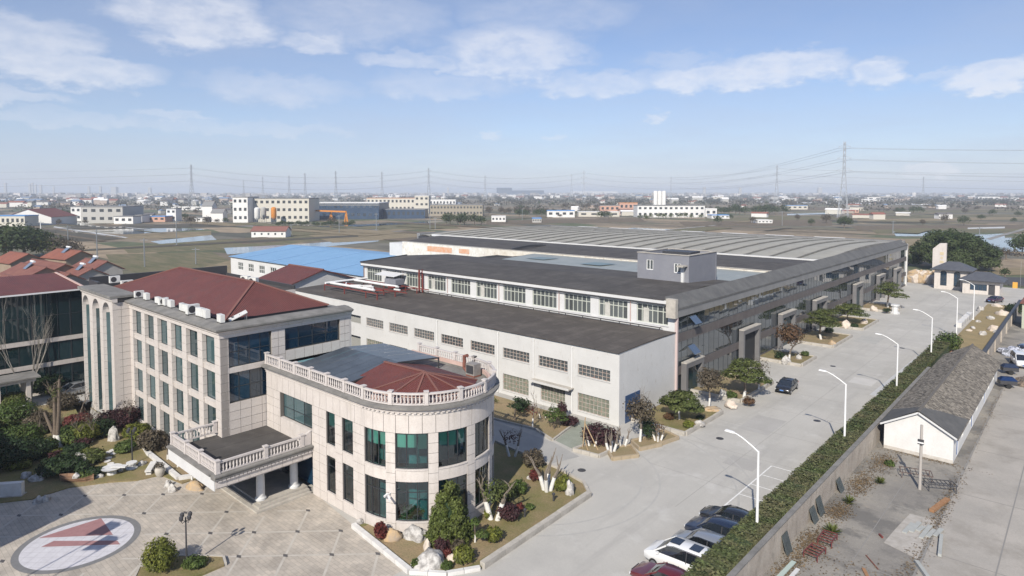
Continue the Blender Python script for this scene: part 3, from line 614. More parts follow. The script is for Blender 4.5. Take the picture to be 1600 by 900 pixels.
obj('flat_roof', MB().box(-88,-56.2,24.9,36.9,13.2,13.3), CORN, of)
# hipped red roof
rz0, rz1 = 13.55, 16.0
c = [(-87.6,25.3,rz0),(-57.4,25.3,rz0),(-57.4,35.9,rz0),(-87.6,35.9,rz0)]; ra, rb = (-81.2,30.6,rz1), (-62.6,30.6,rz1)
rf = obj('roof', MB().poly([c[0],c[1],rb,ra]).poly([c[2],c[3],ra,rb]), RED, of)
obj('roof_end', MB().poly([c[1],c[2],rb]), REDY, of); obj('roof_end', MB().poly([c[3],c[0],ra]), REDY, of)
obj('roof_base', MB().box(-87.5,-57.5,25.4,35.8,13.28,13.53), STEELD, of)
for a, b in ((ra,rb),(ra,c[0]),(ra,c[3]),(rb,c[1]),(rb,c[2])): obj('ridge_cap', MB().beam(Vector(a)+Vector((0,0,.03)), Vector(b)+Vector((0,0,.03)), .22, .1), REDR, rf)
# rear block; the parapet's shadow side is put into its dark colour
rb_ = MB().box(-92,-73,37.2,41,0,13.0)
obj('rear_block', rb_, GRAN, of); obj('rear_roof', MB().box(-91.7,-73.2,37.4,40.8,13.0,13.06), FELT, of)
pr = MB().box(-92.1,-91.8,24,41,11,14.5).box(-91.79,-73,40.81,41.0,13.0,13.5).box(-91.79,-88.4,23.9,24.2,11,14.2).box(-91.79,-88.31,24.21,37.19,11,13.0)
obj('shaded_parapet', pr, STEELD, of)
# outdoor air-conditioner units on the roof edge
def ac_unit(x, y, z, rz, label, s=1.0, grp='air conditioner units on the office roof'):
    t = thing('air_conditioner', label, 'air conditioner', (x,y,z), rz, grp); t['_loc'] = 1
    wd, dp, h = .85*s, .34*s, .62*s
    obj('casing', MB().box(-wd/2,wd/2,-dp/2,dp/2,.08,.08+h), ACW, t)
    g_ = MB()
    for k in range(14):
        a, b = 2*math.pi*k/14, 2*math.pi*(k+1)/14; q = h*.4; cx = -.12*s
        g_.poly([(cx,-dp/2-.012,.08+h/2),(cx+q*math.cos(a),-dp/2-.012,.08+h/2+q*math.sin(a)),(cx+q*math.cos(b),-dp/2-.012,.08+h/2+q*math.sin(b))])
    obj('fan_grille', g_, STEELD, t)
    obj('foot', MB().box(-wd/2,-wd/2+.08,-dp/2,dp/2,0,.08), STEELD, t); obj('foot', MB().box(wd/2-.08,wd/2,-dp/2,dp/2,0,.08), STEELD, t)
    return t
acs = [(217,452,1),(229,460,1),(247,462,.9),(255,466,1),(258,470,1),(267,469,1),(285,475,1),(290,477,1),(295,479,.9),(301,482,1.25),(313,483,1.1),(316,488,1),(322,490,1.1),(345,495,1.0)]
words = ['first','second','third','fourth','fifth','sixth','seventh','eighth','ninth','tenth','eleventh','twelfth','thirteenth','fourteenth']
for k, (px, py, s) in enumerate(acs):
    p = G(px, py, 13.45); y = 24.55
    x = G(px, py, 13.45).x*y/p.y
    ac_unit(x, y, 13.58, random.uniform(-.1,.1)+(math.pi/2 if k in (0,3,9) else math.pi), f'white air conditioner unit, {words[k]} from the left along the front edge of the office roof', s*1.08)
# two slanted solar collectors at the corner
t = thing('solar_heater', 'white solar water heater panel leaning at the corner of the office roof', 'solar heater', (-56.6,26.2,13.4)); t['_loc'] = 1
obj('panel', MB().add([(-.9,-.5,.25),(.3,-.9,.25),(.7,.5,.9),(-.5,.9,.9),(-.9,-.5,.17),(.3,-.9,.17),(.7,.5,.82),(-.5,.9,.82)], [(0,1,2,3),(7,6,5,4),(0,4,5,1),(1,5,6,2),(2,6,7,3),(3,7,4,0)]), ACW, t)
for dx, dy in ((-.35,-.3),(.15,.25)): obj('fan', MB().lathe([(.24,0),(.24,.02)], 12, (dx,dy,.34+(.28 if dy > 0 else .08))), STEELD, t)
obj('strut', MB().beam((.5,.5,0),(.55,.5,.85),.06).beam((-.45,.8,0),(-.45,.8,.85),.06).beam((-.85,-.5,0),(-.85,-.5,.2),.06), GALV, t)
# chimney stub, boxes on the rear roof
for k, (px,py,z,nm) in enumerate(((371,426,13.06,'left white cabinet on the flat roof behind the red office roof'),(378,428,13.06,'right white cabinet on the flat roof behind the red office roof'))):
    ac_unit(-82+2.2*k,39,z,.3,nm,1.5)
ac_unit(-86.9,26.6,13.3,1.57,'large dark-fronted air conditioner standing behind the arched tower top',1.5); ac_unit(-88.0,25.6,13.95,1.57,'small air conditioner behind the arched tower top',1.3)
# ------------------------------------------------------------------ glass wing on the left
gw_ = thing('glass_wing', 'dark glass office wing with low red roof at the left edge', 'building', (-100,15,0))
WW = right(-96.0)
obj('core', MB().box(-111,-96.3,-14,27,0,12.6), DARK, gw_)
for z0, z1, nz in ((.3,3.3,1),(3.85,6.3,1),(6.85,12.5,2)):
    for k in range(10):
        u0 = 26.9-4.05*(k+1); window(gw_, WW, u0, u0+4.05, z0, z1, 3, nz, MULL, WING, n=-.1, fw=.06)
for z0, z1 in ((0,.28),(3.32,3.83),(6.32,6.83)): wbox(m := MB(), WW, -14, 27, z0, z1, -.3, .06); obj('band', m, GRAN, gw_)
obj('roof', MB().poly([(-95.4,-14.5,12.75),(-95.4,24.4,12.75),(-105,23.4,14.0),(-105,-14.5,14.0)]).poly([(-105,-14.5,14.0),(-105,23.4,14.0),(-112,24,12.75),(-112,-14.5,12.75)]), REDY, gw_)
obj('eave', MB().box(-96,-95.38,-14.5,24.4,12.55,12.74), STEELW, gw_); obj('verge', MB().beam((-95.4,24.45,12.8),(-105,23.45,14.05),.25,.12), pm('pink verge', (.55,.40,.36), rough=.8), gw_)
# ================================================================== round hall and entrance portico
CX, CY, RD = -40.0, 33.6, 5.75
def path(s, off=0.0):
    """outline of the hall: s<0 straight front (x = -40+s), 0..180 degrees round the end, then straight back"""
    if s <= 0: return (CX+s, CY-RD-off, 0.0)
    if s <= 180:
        a = R(s-90); return (CX+(RD+off)*math.cos(a), CY+(RD+off)*math.sin(a), R(s))
    return (CX-(s-180), CY+RD+off, math.pi)
def pbox(mb, s0, s1, z0, z1, n0, n1, step=4.0):
    ss = [s0]
    if s1 > 0 and s0 < 180:
        k = max(1, math.ceil((s1-max(s0,0))/step)); a0 = max(s0,0)
        if s0 < 0: ss.append(0)
        ss += [a0+(s1-a0)*i/k for i in range(1, k+1)]
    else: ss.append(s1)
    rows = []
    for s in ss:
        x0,y0,_ = path(s, n0); x1,y1,_ = path(s, n1); rows.append([(x0,y0,z0),(x1,y1,z0),(x1,y1,z1),(x0,y0,z1)])
    vs = [p for r in rows for p in r]; fs = [(0,1,2,3)] if 0 else [(3,2,1,0)]
    for i in range(len(rows)-1):
        a, b = 4*i, 4*i+4
        fs += [(a+1,b+1,b+2,a+2),(a+2,b+2,b+3,a+3),(a+3,b+3,b,a),(a,b,b+1,a+1)]
    e = 4*(len(rows)-1); fs.append((e,e+1,e+2,e+3))
    return mb.add(vs, fs)
def psheet(s0, s1, z0, z1, n):
    """single curved pane"""
    k = 1 if s1 <= 0 else max(2, math.ceil((s1-s0)/3)); m = MB(); q = [path(s0+(s1-s0)*i/k, n)[:2] for i in range(k+1)]
    for a, b in zip(q, q[1:]): m.poly([(*a,z0),(*b,z0),(*b,z1),(*a,z1)])
    return m
def ppath_ext(mb, s0, s1, prof, step=5.0):
    ss = [s0]
    if s0 < 0: ss.append(0)
    k = math.ceil((min(s1,180))/step); ss += [min(s1,180)*i/k for i in range(1, k+1)]
    if s1 > 180: ss.append(s1)
    n = len(prof); vs = []
    for s in ss:
        for a, z in prof: x,y,_ = path(s, a); vs.append((x,y,z))
    fs = [tuple(range(n-1,-1,-1)), tuple(range((len(ss)-1)*n, len(ss)*n))]
    for i in range(len(ss)-1):
        for j in range(n): a = i*n+j; b = i*n+(j+1)%n; fs.append((a, b, b+n, a+n))
    return mb.add(vs, fs)
hall = thing('round_hall', 'two-storey pale stone hall with rounded glazed end and rooftop balustrade', 'building', (-42,33.6,0))
obj('core', MB().box(-54.9,-41,29.4,37.8,0,9.2).lathe([(4.1,0),(4.1,9.2)], 24, (-40.5,33.6,0)), ROOM, hall)
fl = MB()
ppath_ext(fl, -14.9, 190, [(-.32,4.2),(-.32,4.45),(-2.2,4.45),(-2.2,4.2)]); obj('floor_slab', fl, STEELD, hall)
# openings: (s0, s1) along the outline
A = lambda d: d+90
OPEN = [(-5.2,-3.95),(-2.95,-1.5),(.001,A(-69)),(A(-61),A(-36.9)),(A(-29.3),A(-5.9)),(A(2.2),A(22)),(A(30.5),A(50)),(A(58),A(78))]
piers = []; prev = -7.3
for a, b in OPEN: piers.append((prev, a)); prev = b
piers.append((prev, 178)); piers.append((-14.95,-12.55))
def slen(s0, s1):
    return (min(s1,0)-min(s0,0))+R(max(s1,0)-max(s0,0))*RD
for s0, s1 in piers:
    obj('pier_core', pbox(MB(), s0, s1, 0, 7.5, -.5, -.045), GRANJ, hall)
    nb = 10; wd = slen(s0, s1); ncol = max(1, round(wd/1.25))
    for c_ in range(ncol):
        a, b = s0+(s1-s0)*c_/ncol, s0+(s1-s0)*(c_+1)/ncol; gp = .018/(1 if s0 < 0 else R(1)*RD)
        for j in range(nb):
            if s0 > A(85): continue
            z0, z1 = 7.5*j/nb+.018, 7.5*(j+1)/nb-.018
            obj('stone_panel', pbox(MB(), a+gp, b-gp, z0, z1, -.06, 0), GRAN, hall)
    # reveals of the piers
    obj('reveal', pbox(MB(), s0+.02, s0+(.06 if s0<0 else .5), 0, 7.5, -.45, -.062), GRAN, hall); obj('reveal', pbox(MB(), s1-(.06 if s1<=0 else .5), s1-.02, 0, 7.5, -.45, -.062), GRAN, hall)
obj('upper_wall', pbox(MB(), -12.55, -7.3, 3.6, 5.25, -.5, -.02), GRAN, hall)
# big window above the porch deck
Wf = front(CY-RD)
window(hall, Wf, -52.45, -47.35, 5.3, 7.5, 3, [.4], MULL, TEALD, n=-.3, fw=.05)
obj('porch_glass', wbox(MB(), Wf, -54.9, -47.4, .45, 3.6, -.4, -.35), BLUEG, hall)
for k, (s0, s1) in enumerate(OPEN):
    for lev, (z0, z1) in enumerate(((.95,3.9),(4.85,7.5))):
        nm = 1 if s1 <= 0 else 3
        m = MB(); fw = .06/(1 if s1 <= 0 else R(1)*RD)
        pbox(m, s0, s1, z0, z0+.06, -.2, -.12); pbox(m, s0, s1, z1-.06, z1, -.2, -.12)
        for i in range(nm+1): q = s0+(s1-s0)*i/nm; q = min(max(q, s0+fw/2), s1-fw/2); pbox(m, q-fw/2, q+fw/2, z0+.06, z1-.06, -.2, -.12)
        if lev == 0: pbox(m, s0, s1, z0+(z1-z0)*.72, z0+(z1-z0)*.72+.05, -.195, -.125)
        w_ = obj('window', m, MULL, hall)
        for i in range(nm):
            a, b = s0+(s1-s0)*i/nm, s0+(s1-s0)*(i+1)/nm
            obj('pane', psheet(a+fw*.3, b-fw*.3, z0+.03, z1-.03, -.16), TEALG, w_)
            if lev == 1 and s0 < A(0):
                d = random.choice((.40,.42,.46,.42)); obj('blind', pbox(MB(), a+fw*1.2, b-fw*1.2, z1-d*(z1-z0), z1-.05, -.26, -.25), BLIND, w_)
        obj('sill', pbox(MB(), s0+.001, s1-.001, z0-.1, z0-.001, -.36, .03), GRAN, hall)
        zz = 0 if lev == 0 else 3.905
        obj('spandrel', pbox(MB(), s0+.001, s1-.001, zz, z0-.102, -.45, -.03), GRAN, hall)
# frieze panels
obj('frieze_core', pbox(MB(), -14.95, 178, 7.5, 8.85, -.5, -.045), GRANJ, hall)
q = -14.95
while q < 176:
    st = .98 if q < -.9 else 9.8
    if -.99 < q < 0: e = 0.0
    else: e = q+st
    gp = .018/(1 if q < 0 else R(1)*RD)
    obj('frieze_panel', pbox(MB(), q+gp, min(e,178)-gp, 7.515, 8.84, -.06, 0), GRAN, hall); q = e if e != 0 else .0001
obj('cornice', ppath_ext(MB(), -14.95, 188, [(0,8.85),(.05,8.86),(.05,9.0),(.14,9.08),(.14,9.2),(.26,9.3),(-.4,9.3),(-.4,8.85)]), GRAN, hall, sm=35)
dent = MB().box(-.11,.11,-.12,.02,0,.11).mesh('dentil'); dent.materials.append(STONEW)
for d in range(0, 176, 4):
    x,y,rz = path(d+.001, .06); inst('dentil', dent, hall, (x,y,9.0), rz)
obj('coping', ppath_ext(MB(), -14.95, 188, [(.27,9.305),(.44,9.36),(.44,9.5),(.0,9.62),(-.5,9.62),(-.5,9.305)]), CORN, hall, sm=35)
dk = MB(); pts = [path(s, -.45)[:2] for s in [-14.9,0]+list(range(6,181,6))+[188]]
dk.prism(pts, 9.2, 9.45); obj('roof_deck', dk, CORN, hall)
PINKW = pm('pinkish parapet render', (.52,.36,.31), (.58,.43,.38), 1, .9)
obj('parapet', ppath_ext(MB(), A(20), 188, [(-.3,9.62),(-.3,9.95),(-.48,9.95),(-.48,9.62)]), PINKW, hall)
# balustrade
BAL = MB().lathe([(.045,0),(.075,.03),(.075,.06),(.035,.12),(.078,.3),(.05,.46),(.035,.56),(.07,.62),(.07,.66)], 8).mesh('baluster'); smooth(BAL, 60); BAL.materials.append(STONEW)
POST = MB().box(-.14,.14,-.14,.14,0,.95).box(-.19,.19,-.19,.19,.951,1.03).box(-.17,.17,-.17,.17,-.002,.1).mesh('post'); POST.materials.append(STONEW)
def balustrade_line(parent, pts, z, n_b):
    """pts: post positions (x, y, rz); rails and balusters between neighbours"""
    for x, y, rz in pts: inst('post', POST, parent, (x,y,z), rz)
    for (x0,y0,_),(x1,y1,_) in zip(pts, pts[1:]):
        d = math.hypot(x1-x0, y1-y0); ux, uy = (x1-x0)/d, (y1-y0)/d
        a, b = (x0+ux*.14, y0+uy*.14), (x1-ux*.14, y1-uy*.14)
        obj('rail', MB().beam((*a,z+.82),(*b,z+.82),.2,.13), STONEW, parent); obj('plinth', MB().beam((*a,z+.05),(*b,z+.05),.2,.1), STONEW, parent)
        n = n_b or max(2, round(d/.27))
        for i in range(n): f = (i+.7)/(n+.4); inst('baluster', BAL, parent, (x0+(x1-x0)*f, y0+(y1-y0)*f, z+.1), 0)
bl = thing('roof_balustrade', 'white stone balustrade curving round the roof of the round hall', 'balustrade', (-42,33.6,9.62))
pp = [path(s, .02) for s in (-14.7,-12.25,-9.8,-7.35,-4.9,-2.45)]+[path(s, .02) for s in (.001,26,52,78,104,130,156,179.9)]+[path(s, .02) for s in (182.4,184.9,187.4)]
sub = []
for i in range(len(pp)-1):
    sub.append(pp[i])
balustrade_line(bl, pp[:7], 9.62, 8)
for i in range(6, 13):
    s0, s1 = (0.001,26,52,78,104,130,156,179.9)[i-6:i-4]
    inst('post', POST, bl, (*path(s1, .02)[:2], 9.62), path(s1)[2])
    g0 = 3.0
    obj('rail', pbox(MB(), s0+1.3, s1-1.3, 10.375, 10.505, -.08, .12), STONEW, bl); obj('plinth', pbox(MB(), s0+1.3, s1-1.3, 9.622, 9.72, -.08, .12), STONEW, bl)
    for k in range(9): q = s0+(s1-s0)*(k+.7)/9.4; inst('baluster', BAL, bl, (*path(q, .02)[:2], 9.72), 0)
balustrade_line(bl, pp[13:], 9.62, 8)
# red roof of the hall and the grey glazed canopy
rv = [(-43.4,28.75),(-40.3,28.75),(-38.2,29.0),(-36.6,30.0),(-35.6,31.5),(-35.2,33.2),(-35.4,34.9),(-36.2,36.0),(-42.6,36.3)]
ap0, ap1 = (-42.6,31.7,11.15), (-37.9,32.0,11.15)
m = MB(); ev = [(x,y,10.0) for x,y in rv]
m.poly([ev[0],ev[1],ap1,ap0])
for i in range(1, 7): m.poly([ev[i],ev[i+1],ap1])
m.poly([ev[7],ev[8],ap0,ap1])
hr = obj('roof', m, RED, hall)
for i in range(1, 8): obj('ridge_cap', MB().beam((ev[i][0],ev[i][1],10.04),(ap1[0],ap1[1],11.19),.14,.07), REDR, hr)
obj('ridge_cap', MB().beam((*ap0[:2],11.2),(*ap1[:2],11.2),.2,.1), REDR, hr)
ins = [(x*.97-40*.03, y*.97+32.5*.03) for x,y in rv]; obj('roof_wall', MB().prism(ins, 9.45, 9.98), PINKW, hall)
CAN = pm('grey glazed canopy', (.05,.06,.07), (.085,.10,.115), .5, .3, spec=.6, fine=.1)
for k in range(6):
    x0 = -50.6+k*1.33; obj('canopy_sheet', MB().poly([(x0,28.2,10.15),(x0+1.29,28.2,10.15),(x0+1.29,33.2,10.85),(x0,33.2,10.85)]), CAN, hall); obj('canopy_sheet', MB().poly([(x0,33.21,10.85),(x0+1.29,33.21,10.85),(x0+1.29,37.6,10.4),(x0,37.6,10.4)]), CAN, hall)
obj('canopy_frame', MB().box(-50.7,-42.6,28.15,28.25,9.45,10.12).beam((-42.6,28.2,10.12),(-42.6,33.2,10.82),.08,.12).beam((-42.6,33.2,10.82),(-42.6,37.6,10.37),.08,.12).box(-42.66,-42.56,37.5,37.6,9.45,10.35).box(-42.66,-42.56,33.1,33.2,9.45,10.8).box(-50.7,-50.6,37.5,37.6,9.45,10.35), STEELD, hall)
ac = thing('rooftop_cooler', 'grey cooling unit with pipes standing on the round hall roof beside the balustrade', 'cooling unit', (-38.6,38.0,9.45))
obj('casing', MB().box(-39.1,-38.1,37.5,38.3,9.6,10.55), pm('dull casing', (.22,.2,.185), (.3,.28,.26), 3, .7), ac); obj('grille', MB().box(-39.0,-38.2,37.46,37.495,9.75,10.42), STEELD, ac); obj('base', MB().box(-39.1,-38.1,37.5,38.3,9.46,9.595), RUST, ac); obj('duct', MB().tube([(-39.4,38.1,9.5),(-39.9,38.1,9.9),(-39.9,38.1,10.9),(-39.5,38.1,11.0)], .16, 8), RUST, ac)
# ------------------------------------------------------------------ portico
po = thing('entrance_portico', 'flat-roofed stone entrance porch with columns and steps below a balustraded deck', 'portico', (-51,24,0))
px0, px1, py0, py1 = -56.1, -47.35, 19.9, 27.84
obj('slab', MB().box(px0,px1,py0,py1,3.15,3.78), GRAN, po)
for k in range(9): y0 = py0+.02+k*.88; obj('fascia_panel', MB().box(px1,px1+.03,y0,y0+.85,3.17,3.6), GRAN, po)
obj('end_fascia', MB().box(px0+.01,px1-.01,py0-.06,py0-.002,3.0,3.95), WHITE2, po)
dent2 = MB().box(0,.13,-.13,.13,0,.13).mesh('dentil'); dent2.materials.append(STONEW)
for k in range(25): inst('dentil', dent2, po, (px1+.03, py0+.3+k*.32, 3.63), 0)
obj('cornice', wext(MB(), right(px1), py0-.1, py1, [(0,3.79),(.2,3.8),(.2,3.95),(.3,4.05),(.3,4.15),(-.5,4.22),(-.5,3.79)]), CORN, po)
obj('cornice', wext(MB(), front(py0), px0, px1-.52, [(.07,3.96),(.2,4.0),(.2,4.12),(-.5,4.22),(-.5,3.96)]), CORN, po)
obj('deck', MB().box(px0+.05,px1-.52,py0+.52,py1-.01,3.78,3.9), FELT, po)
obj('soffit_core', MB().box(px0+.3,px1-.3,py0+.3,py1-.1,2.95,3.14), GRAN, po)
for k, st in enumerate((.45,.3,.15)):
    o_ = .32*k; obj('step', MB().box(-56,-48.15+o_,23.75-o_,27.83,(0 if k else 0)+(.0),st-(.002*k)), KERB, po)
for x, y in ((-48.85,24.1),(-48.85,27.0),(-54.0,24.1)):
    c_ = obj('column', MB().lathe([(.34,.72),(.33,2.0),(.3,2.8),(.38,2.86),(.38,2.949)], 20, (x,y,0)), WHITE2, po, sm=50)
    obj('column_base', MB().lathe([(.45,.452),(.45,.6),(.38,.66),(.36,.719)], 20, (x,y,0)), WHITE2, c_, sm=40)
obj('entrance_glass', MB().box(-55.0,-54.95,24.55,27.8,.46,2.94), BLUEG, po)
for y in (25.6,26.7): obj('door_post', MB().box(-54.94,-54.88,y,y+.08,.46,2.9), MULL, po)
pb = thing('porch_balustrade', 'white stone balustrade round the deck of the entrance porch', 'balustrade', (-51,24,4.2))
balustrade_line(pb, [(-55.9,23.6,0),(-55.9,20.15,0),(-53.1,20.15,0),(-50.4,20.15,0),(-47.5,20.15,0),(-47.5,23.9,0),(-47.5,27.0,0)], 4.2, None)
obj('ramp_end', MB().add([(-47.6,27.14,4.2),(-47.4,27.14,4.2),(-47.4,27.8,4.2),(-47.6,27.8,4.2),(-47.6,27.14,5.05),(-47.4,27.14,5.05),(-47.4,27.8,5.35),(-47.6,27.8,5.35)], [(3,2,1,0),(4,5,6,7),(0,1,5,4),(1,2,6,5),(2,3,7,6),(3,0,4,7)]), STONEW, pb)
cm = thing('security_camera', 'white security camera pair on a pier of the round hall', 'camera', (-37.6,28.3,3.1))
for a in (-.25,.25): obj('camera_body', MB().beam((-37.55+a*.6,28.15-a*.4,2.95),(-37.3+a*1.6,27.85-a*.2,2.85),.12), STEELW, cm)
obj('bracket', MB().beam((-37.6,28.5,3.05),(-37.5,28.1,2.98),.06), STEELW, cm)
# ================================================================== factory
LW = thing('white_workshop', 'low white rendered workshop with two rows of barred windows', 'building', (-62,64,0))
Y0 = 58.0; FW = front(Y0); X1 = -36.95; XLF = -104
def holed(W, u0, u1, z0, z1, n0, n1, holes):
    """a wall sheet with real openings, built as bands of boxes"""
    m = MB(); zs = sorted({z0, z1, *[h[2] for h in holes], *[h[3] for h in holes]})
    for a, b in zip(zs, zs[1:]):
        cuts = sorted([(h[0], h[1]) for h in holes if h[2] <= a and h[3] >= b]); u = u0
        for c, d in cuts:
            if c > u: wbox(m, W, u, c, a, b, n0, n1)
            u = d
        if u < u1: wbox(m, W, u, u1, a, b, n0, n1)
    return m
wins = [-42.4-5.72*k for k in range(11)]
holes = []
for k, u in enumerate(wins):
    holes.append((u, u+4.3, 4.55, 5.8)); holes.append((u+(.35 if k == 1 else 0), u+(3.95 if k == 1 else 4.2), .55, 2.55))
obj('front_wall', holed(FW, XLF, X1, 0, 7.9, -.3, 0, holes), WHITE, LW)
BARS = pm('pale window bars', (.5,.5,.46), (.36,.22,.17), 3, .7)
for k, (u0, u1, z0, z1) in enumerate(holes):
    up = z0 > 3
    if k > 15: continue
    w_ = window(LW, FW, u0, u1, z0, z1, 8, 3 if up else 4, BARS, WINW if up else WINL, n=-.12, fw=.05, panes=False)
    obj('sill', wbox(MB(), FW, u0-.05, u1+.05, z0-.08, z0-.001, -.1, .08), WHITE, w_)
obj('side_wall', MB().box(X1-.3,X1,Y0+.301,70.3,0,8.0), WHITE, LW)
obj('core', MB().box(XLF,X1-.5,Y0+1.2,70.3,0,7.7), DARK, LW); obj('inner_wall', MB().box(XLF,X1-.5,Y0+.7,Y0+.8,0,7.7), pm('inner wall', (.3,.3,.28)), LW)
obj('roof', MB().add([(XLF,Y0-.25,7.9),(X1+.08,Y0-.25,7.9),(X1+.08,66,8.12),(XLF,66,8.12),(XLF,70.3,8.05),(X1+.08,70.3,8.05),(XLF,Y0-.25,8.0),(X1+.08,Y0-.25,8.0),(X1+.08,66,8.24),(XLF,66,8.24),(XLF,70.3,8.17),(X1+.08,70.3,8.17)],
    [(6,7,8,9),(9,8,11,10),(0,1,7,6),(1,2,8,7),(2,5,11,8),(3,2,1,0),(4,5,2,3)]), FELTB, LW)
for k, u in enumerate((-43.15,-48.85,-54.6,-66.0)):
    obj('downpipe', MB().tube([(u,Y0-.08,.1),(u,Y0-.08,7.4)], .06, 8).lathe([(.09,7.4),(.11,7.6)], 8, (u,Y0-.08,0)), STEELW, LW)
cn = obj('door_canopy', MB().box(-48.8,-42.9,Y0-1.0,Y0-.002,2.85,2.95), KERB, LW); obj('canopy_upstand', MB().box(-48.8,-42.9,Y0-1.06,Y0-1.002,2.8,3.05), WHITE, cn)
BLUED = pm('shade-blue door', (.03,.07,.16), rough=.5)  # blue of the shade on this door is put into its colour
obj('side_door', MB().box(X1+.001,X1+.05,59.2,62.2,0,3.0), BLUED, LW)
# upper storey
UW = thing('upper_workshop', 'white upper workshop storey with a row of large windows and dark felt roof', 'building', (-70,78,8))
YU = 70.5; FU = front(YU); XU = -100.9
uw = [-42.45-5.73*k for k in range(11)]
uh = [(u, u+4.4, 8.75, 11.1) for u in uw]
obj('front_wall', holed(FU, XU, -37.0, 8.0, 11.6, -.3, 0, uh), WHITE2, UW)
CURT = pm('pale curtain', (.45,.44,.40), (.55,.54,.5), 2, .8)
for k, (u0, u1, z0, z1) in enumerate(uh):
    w_ = window(UW, FU, u0, u1, z0, z1, 6, [.68], pm('cream window frame', (.52,.54,.48), rough=.6) if k == 0 else bpy.data.materials['cream window frame'], WINW, n=-.12, fw=.1)
    obj('sill', wbox(MB(), FU, u0-.1, u1+.1, z0-.1, z0-.001, -.1, .12), WHITE2, w_)
    if k in (0,1,5,7): obj('curtain', wbox(MB(), FU, u0+.9, u0+1.7, z0+.1, z1-.5, -.112, -.1185), CURT, w_)
obj('eave_fascia', MB().box(XU-.2,-36.95,YU-.45,YU-.001,11.45,11.85), WHITE2, UW); obj('gutter', MB().box(XU-.2,-36.95,YU-.5,YU-.452,11.3,11.42), STEELD, UW)
obj('ledge', MB().box(XU,-39.0,YU-.25,YU-.002,8.5,8.62), WHITE2, UW)
obj('pipe_rail', MB().tube([(XU,YU-.4,8.45),(-38.6,YU-.4,8.45)], .05, 6), STEELD, UW)
for k in range(22): obj('pipe_leg', MB().box(-39-2.87*k-.04,-39-2.87*k+.04,YU-.44,YU-.36,8.15,8.42), STEELD, UW)
for k in range(6): u = -43.3-11.45*k; obj('downpipe', MB().tube([(u,YU-.09,8.2),(u,YU-.09,11.3)], .06, 6), pm('pinkish pipe', (.5,.36,.33), rough=.7) if k == 0 else bpy.data.materials['pinkish pipe'], UW)
obj('left_wall', MB().box(XU-.01,XU+.29,YU,92,0,11.6), WHITE2, UW); obj('core', MB().box(XU+.3,-38,YU+.8,92,0,11.3), DARK, UW)
obj('roof', MB().add([(XU-.25,YU-.5,11.86),(-38.42,YU-.5,11.86),(-38.42,81,12.35),(XU-.25,81,12.35),(-38.42,92,11.8),(XU-.25,92,11.8),(XU-.25,YU-.5,11.96),(-38.42,YU-.5,11.96),(-38.42,81,12.45),(XU-.25,81,12.45),(-38.42,92,11.9),(XU-.25,92,11.9)],
    [(0,1,7,6),(6,7,8,9),(9,8,10,11),(1,2,8,7),(2,4,10,8),(0,6,9,3),(3,9,11,5)]), FELT, UW)
obj('roof_lip', MB().beam((XU-.25,YU-.5,12.0),(XU-.25,81,12.5),.2,.25), STEELD, UW)
# red pipe rack at the left end of the low roof
rk = thing('pipe_rack', 'red steel frame with white pipes on the low workshop roof', 'pipe rack', (-95,66,8.2))
for (x0,y0),(x1,y1) in (((-98,60.5),(-83,60.5)),((-98,64),(-80,64)),((-98,68.5),(-80,68.5)),((-98,60.5),(-98,68.5)),((-92,60.5),(-92,68.5)),((-86,60.5),(-86,68.5)),((-83,60.5),(-83,68.5))): obj('beam', MB().beam((x0,y0,9.1),(x1,y1,9.1),.14,.14), REDST, rk)
for x in (-98,-92,-86,-83):
    for y in (60.5,64,68.5): obj('post', MB().box(x-.07,x+.07,y-.07,y+.07,8.1,9.03), REDST, rk)
for y in (61.4,66.2): obj('white_pipe', MB().tube([(-98,y,9.35),(-85,y,9.35)], .2, 8), STEELW, rk)
obj('white_pipe', MB().tube([(-97.6,60.4,9.4),(-97.6,69,9.4)], .2, 8), STEELW, rk)
for y in (69.3,70.0): obj('mast', MB().box(-83.6,-83.35,y,y+.2,8.1,12.0), REDST, rk)
obj('awning', MB().add([(-93.5,69.9,11.0),(-88,69.9,11.0),(-88,67.6,10.6),(-93.5,67.6,10.6),(-93.5,69.9,10.95),(-88,69.9,10.95),(-88,67.6,10.55),(-93.5,67.6,10.55)], [(3,2,1,0),(4,5,6,7),(0,1,5,4),(1,2,6,5),(2,3,7,6),(3,0,4,7)]), WHITE2, rk)
obj('tank', MB().box(-90,-87,67.2,69,9.3,10.2), GREYP, rk)
for k in range(9): x = -96+k*1.5; obj('scrap_pipe', MB().beam((x,62+random.random()*4,9.25),(x+1.6,62+random.random()*4,9.3),.22), random.choice((STEELW,REDST,WHITE2)), rk)
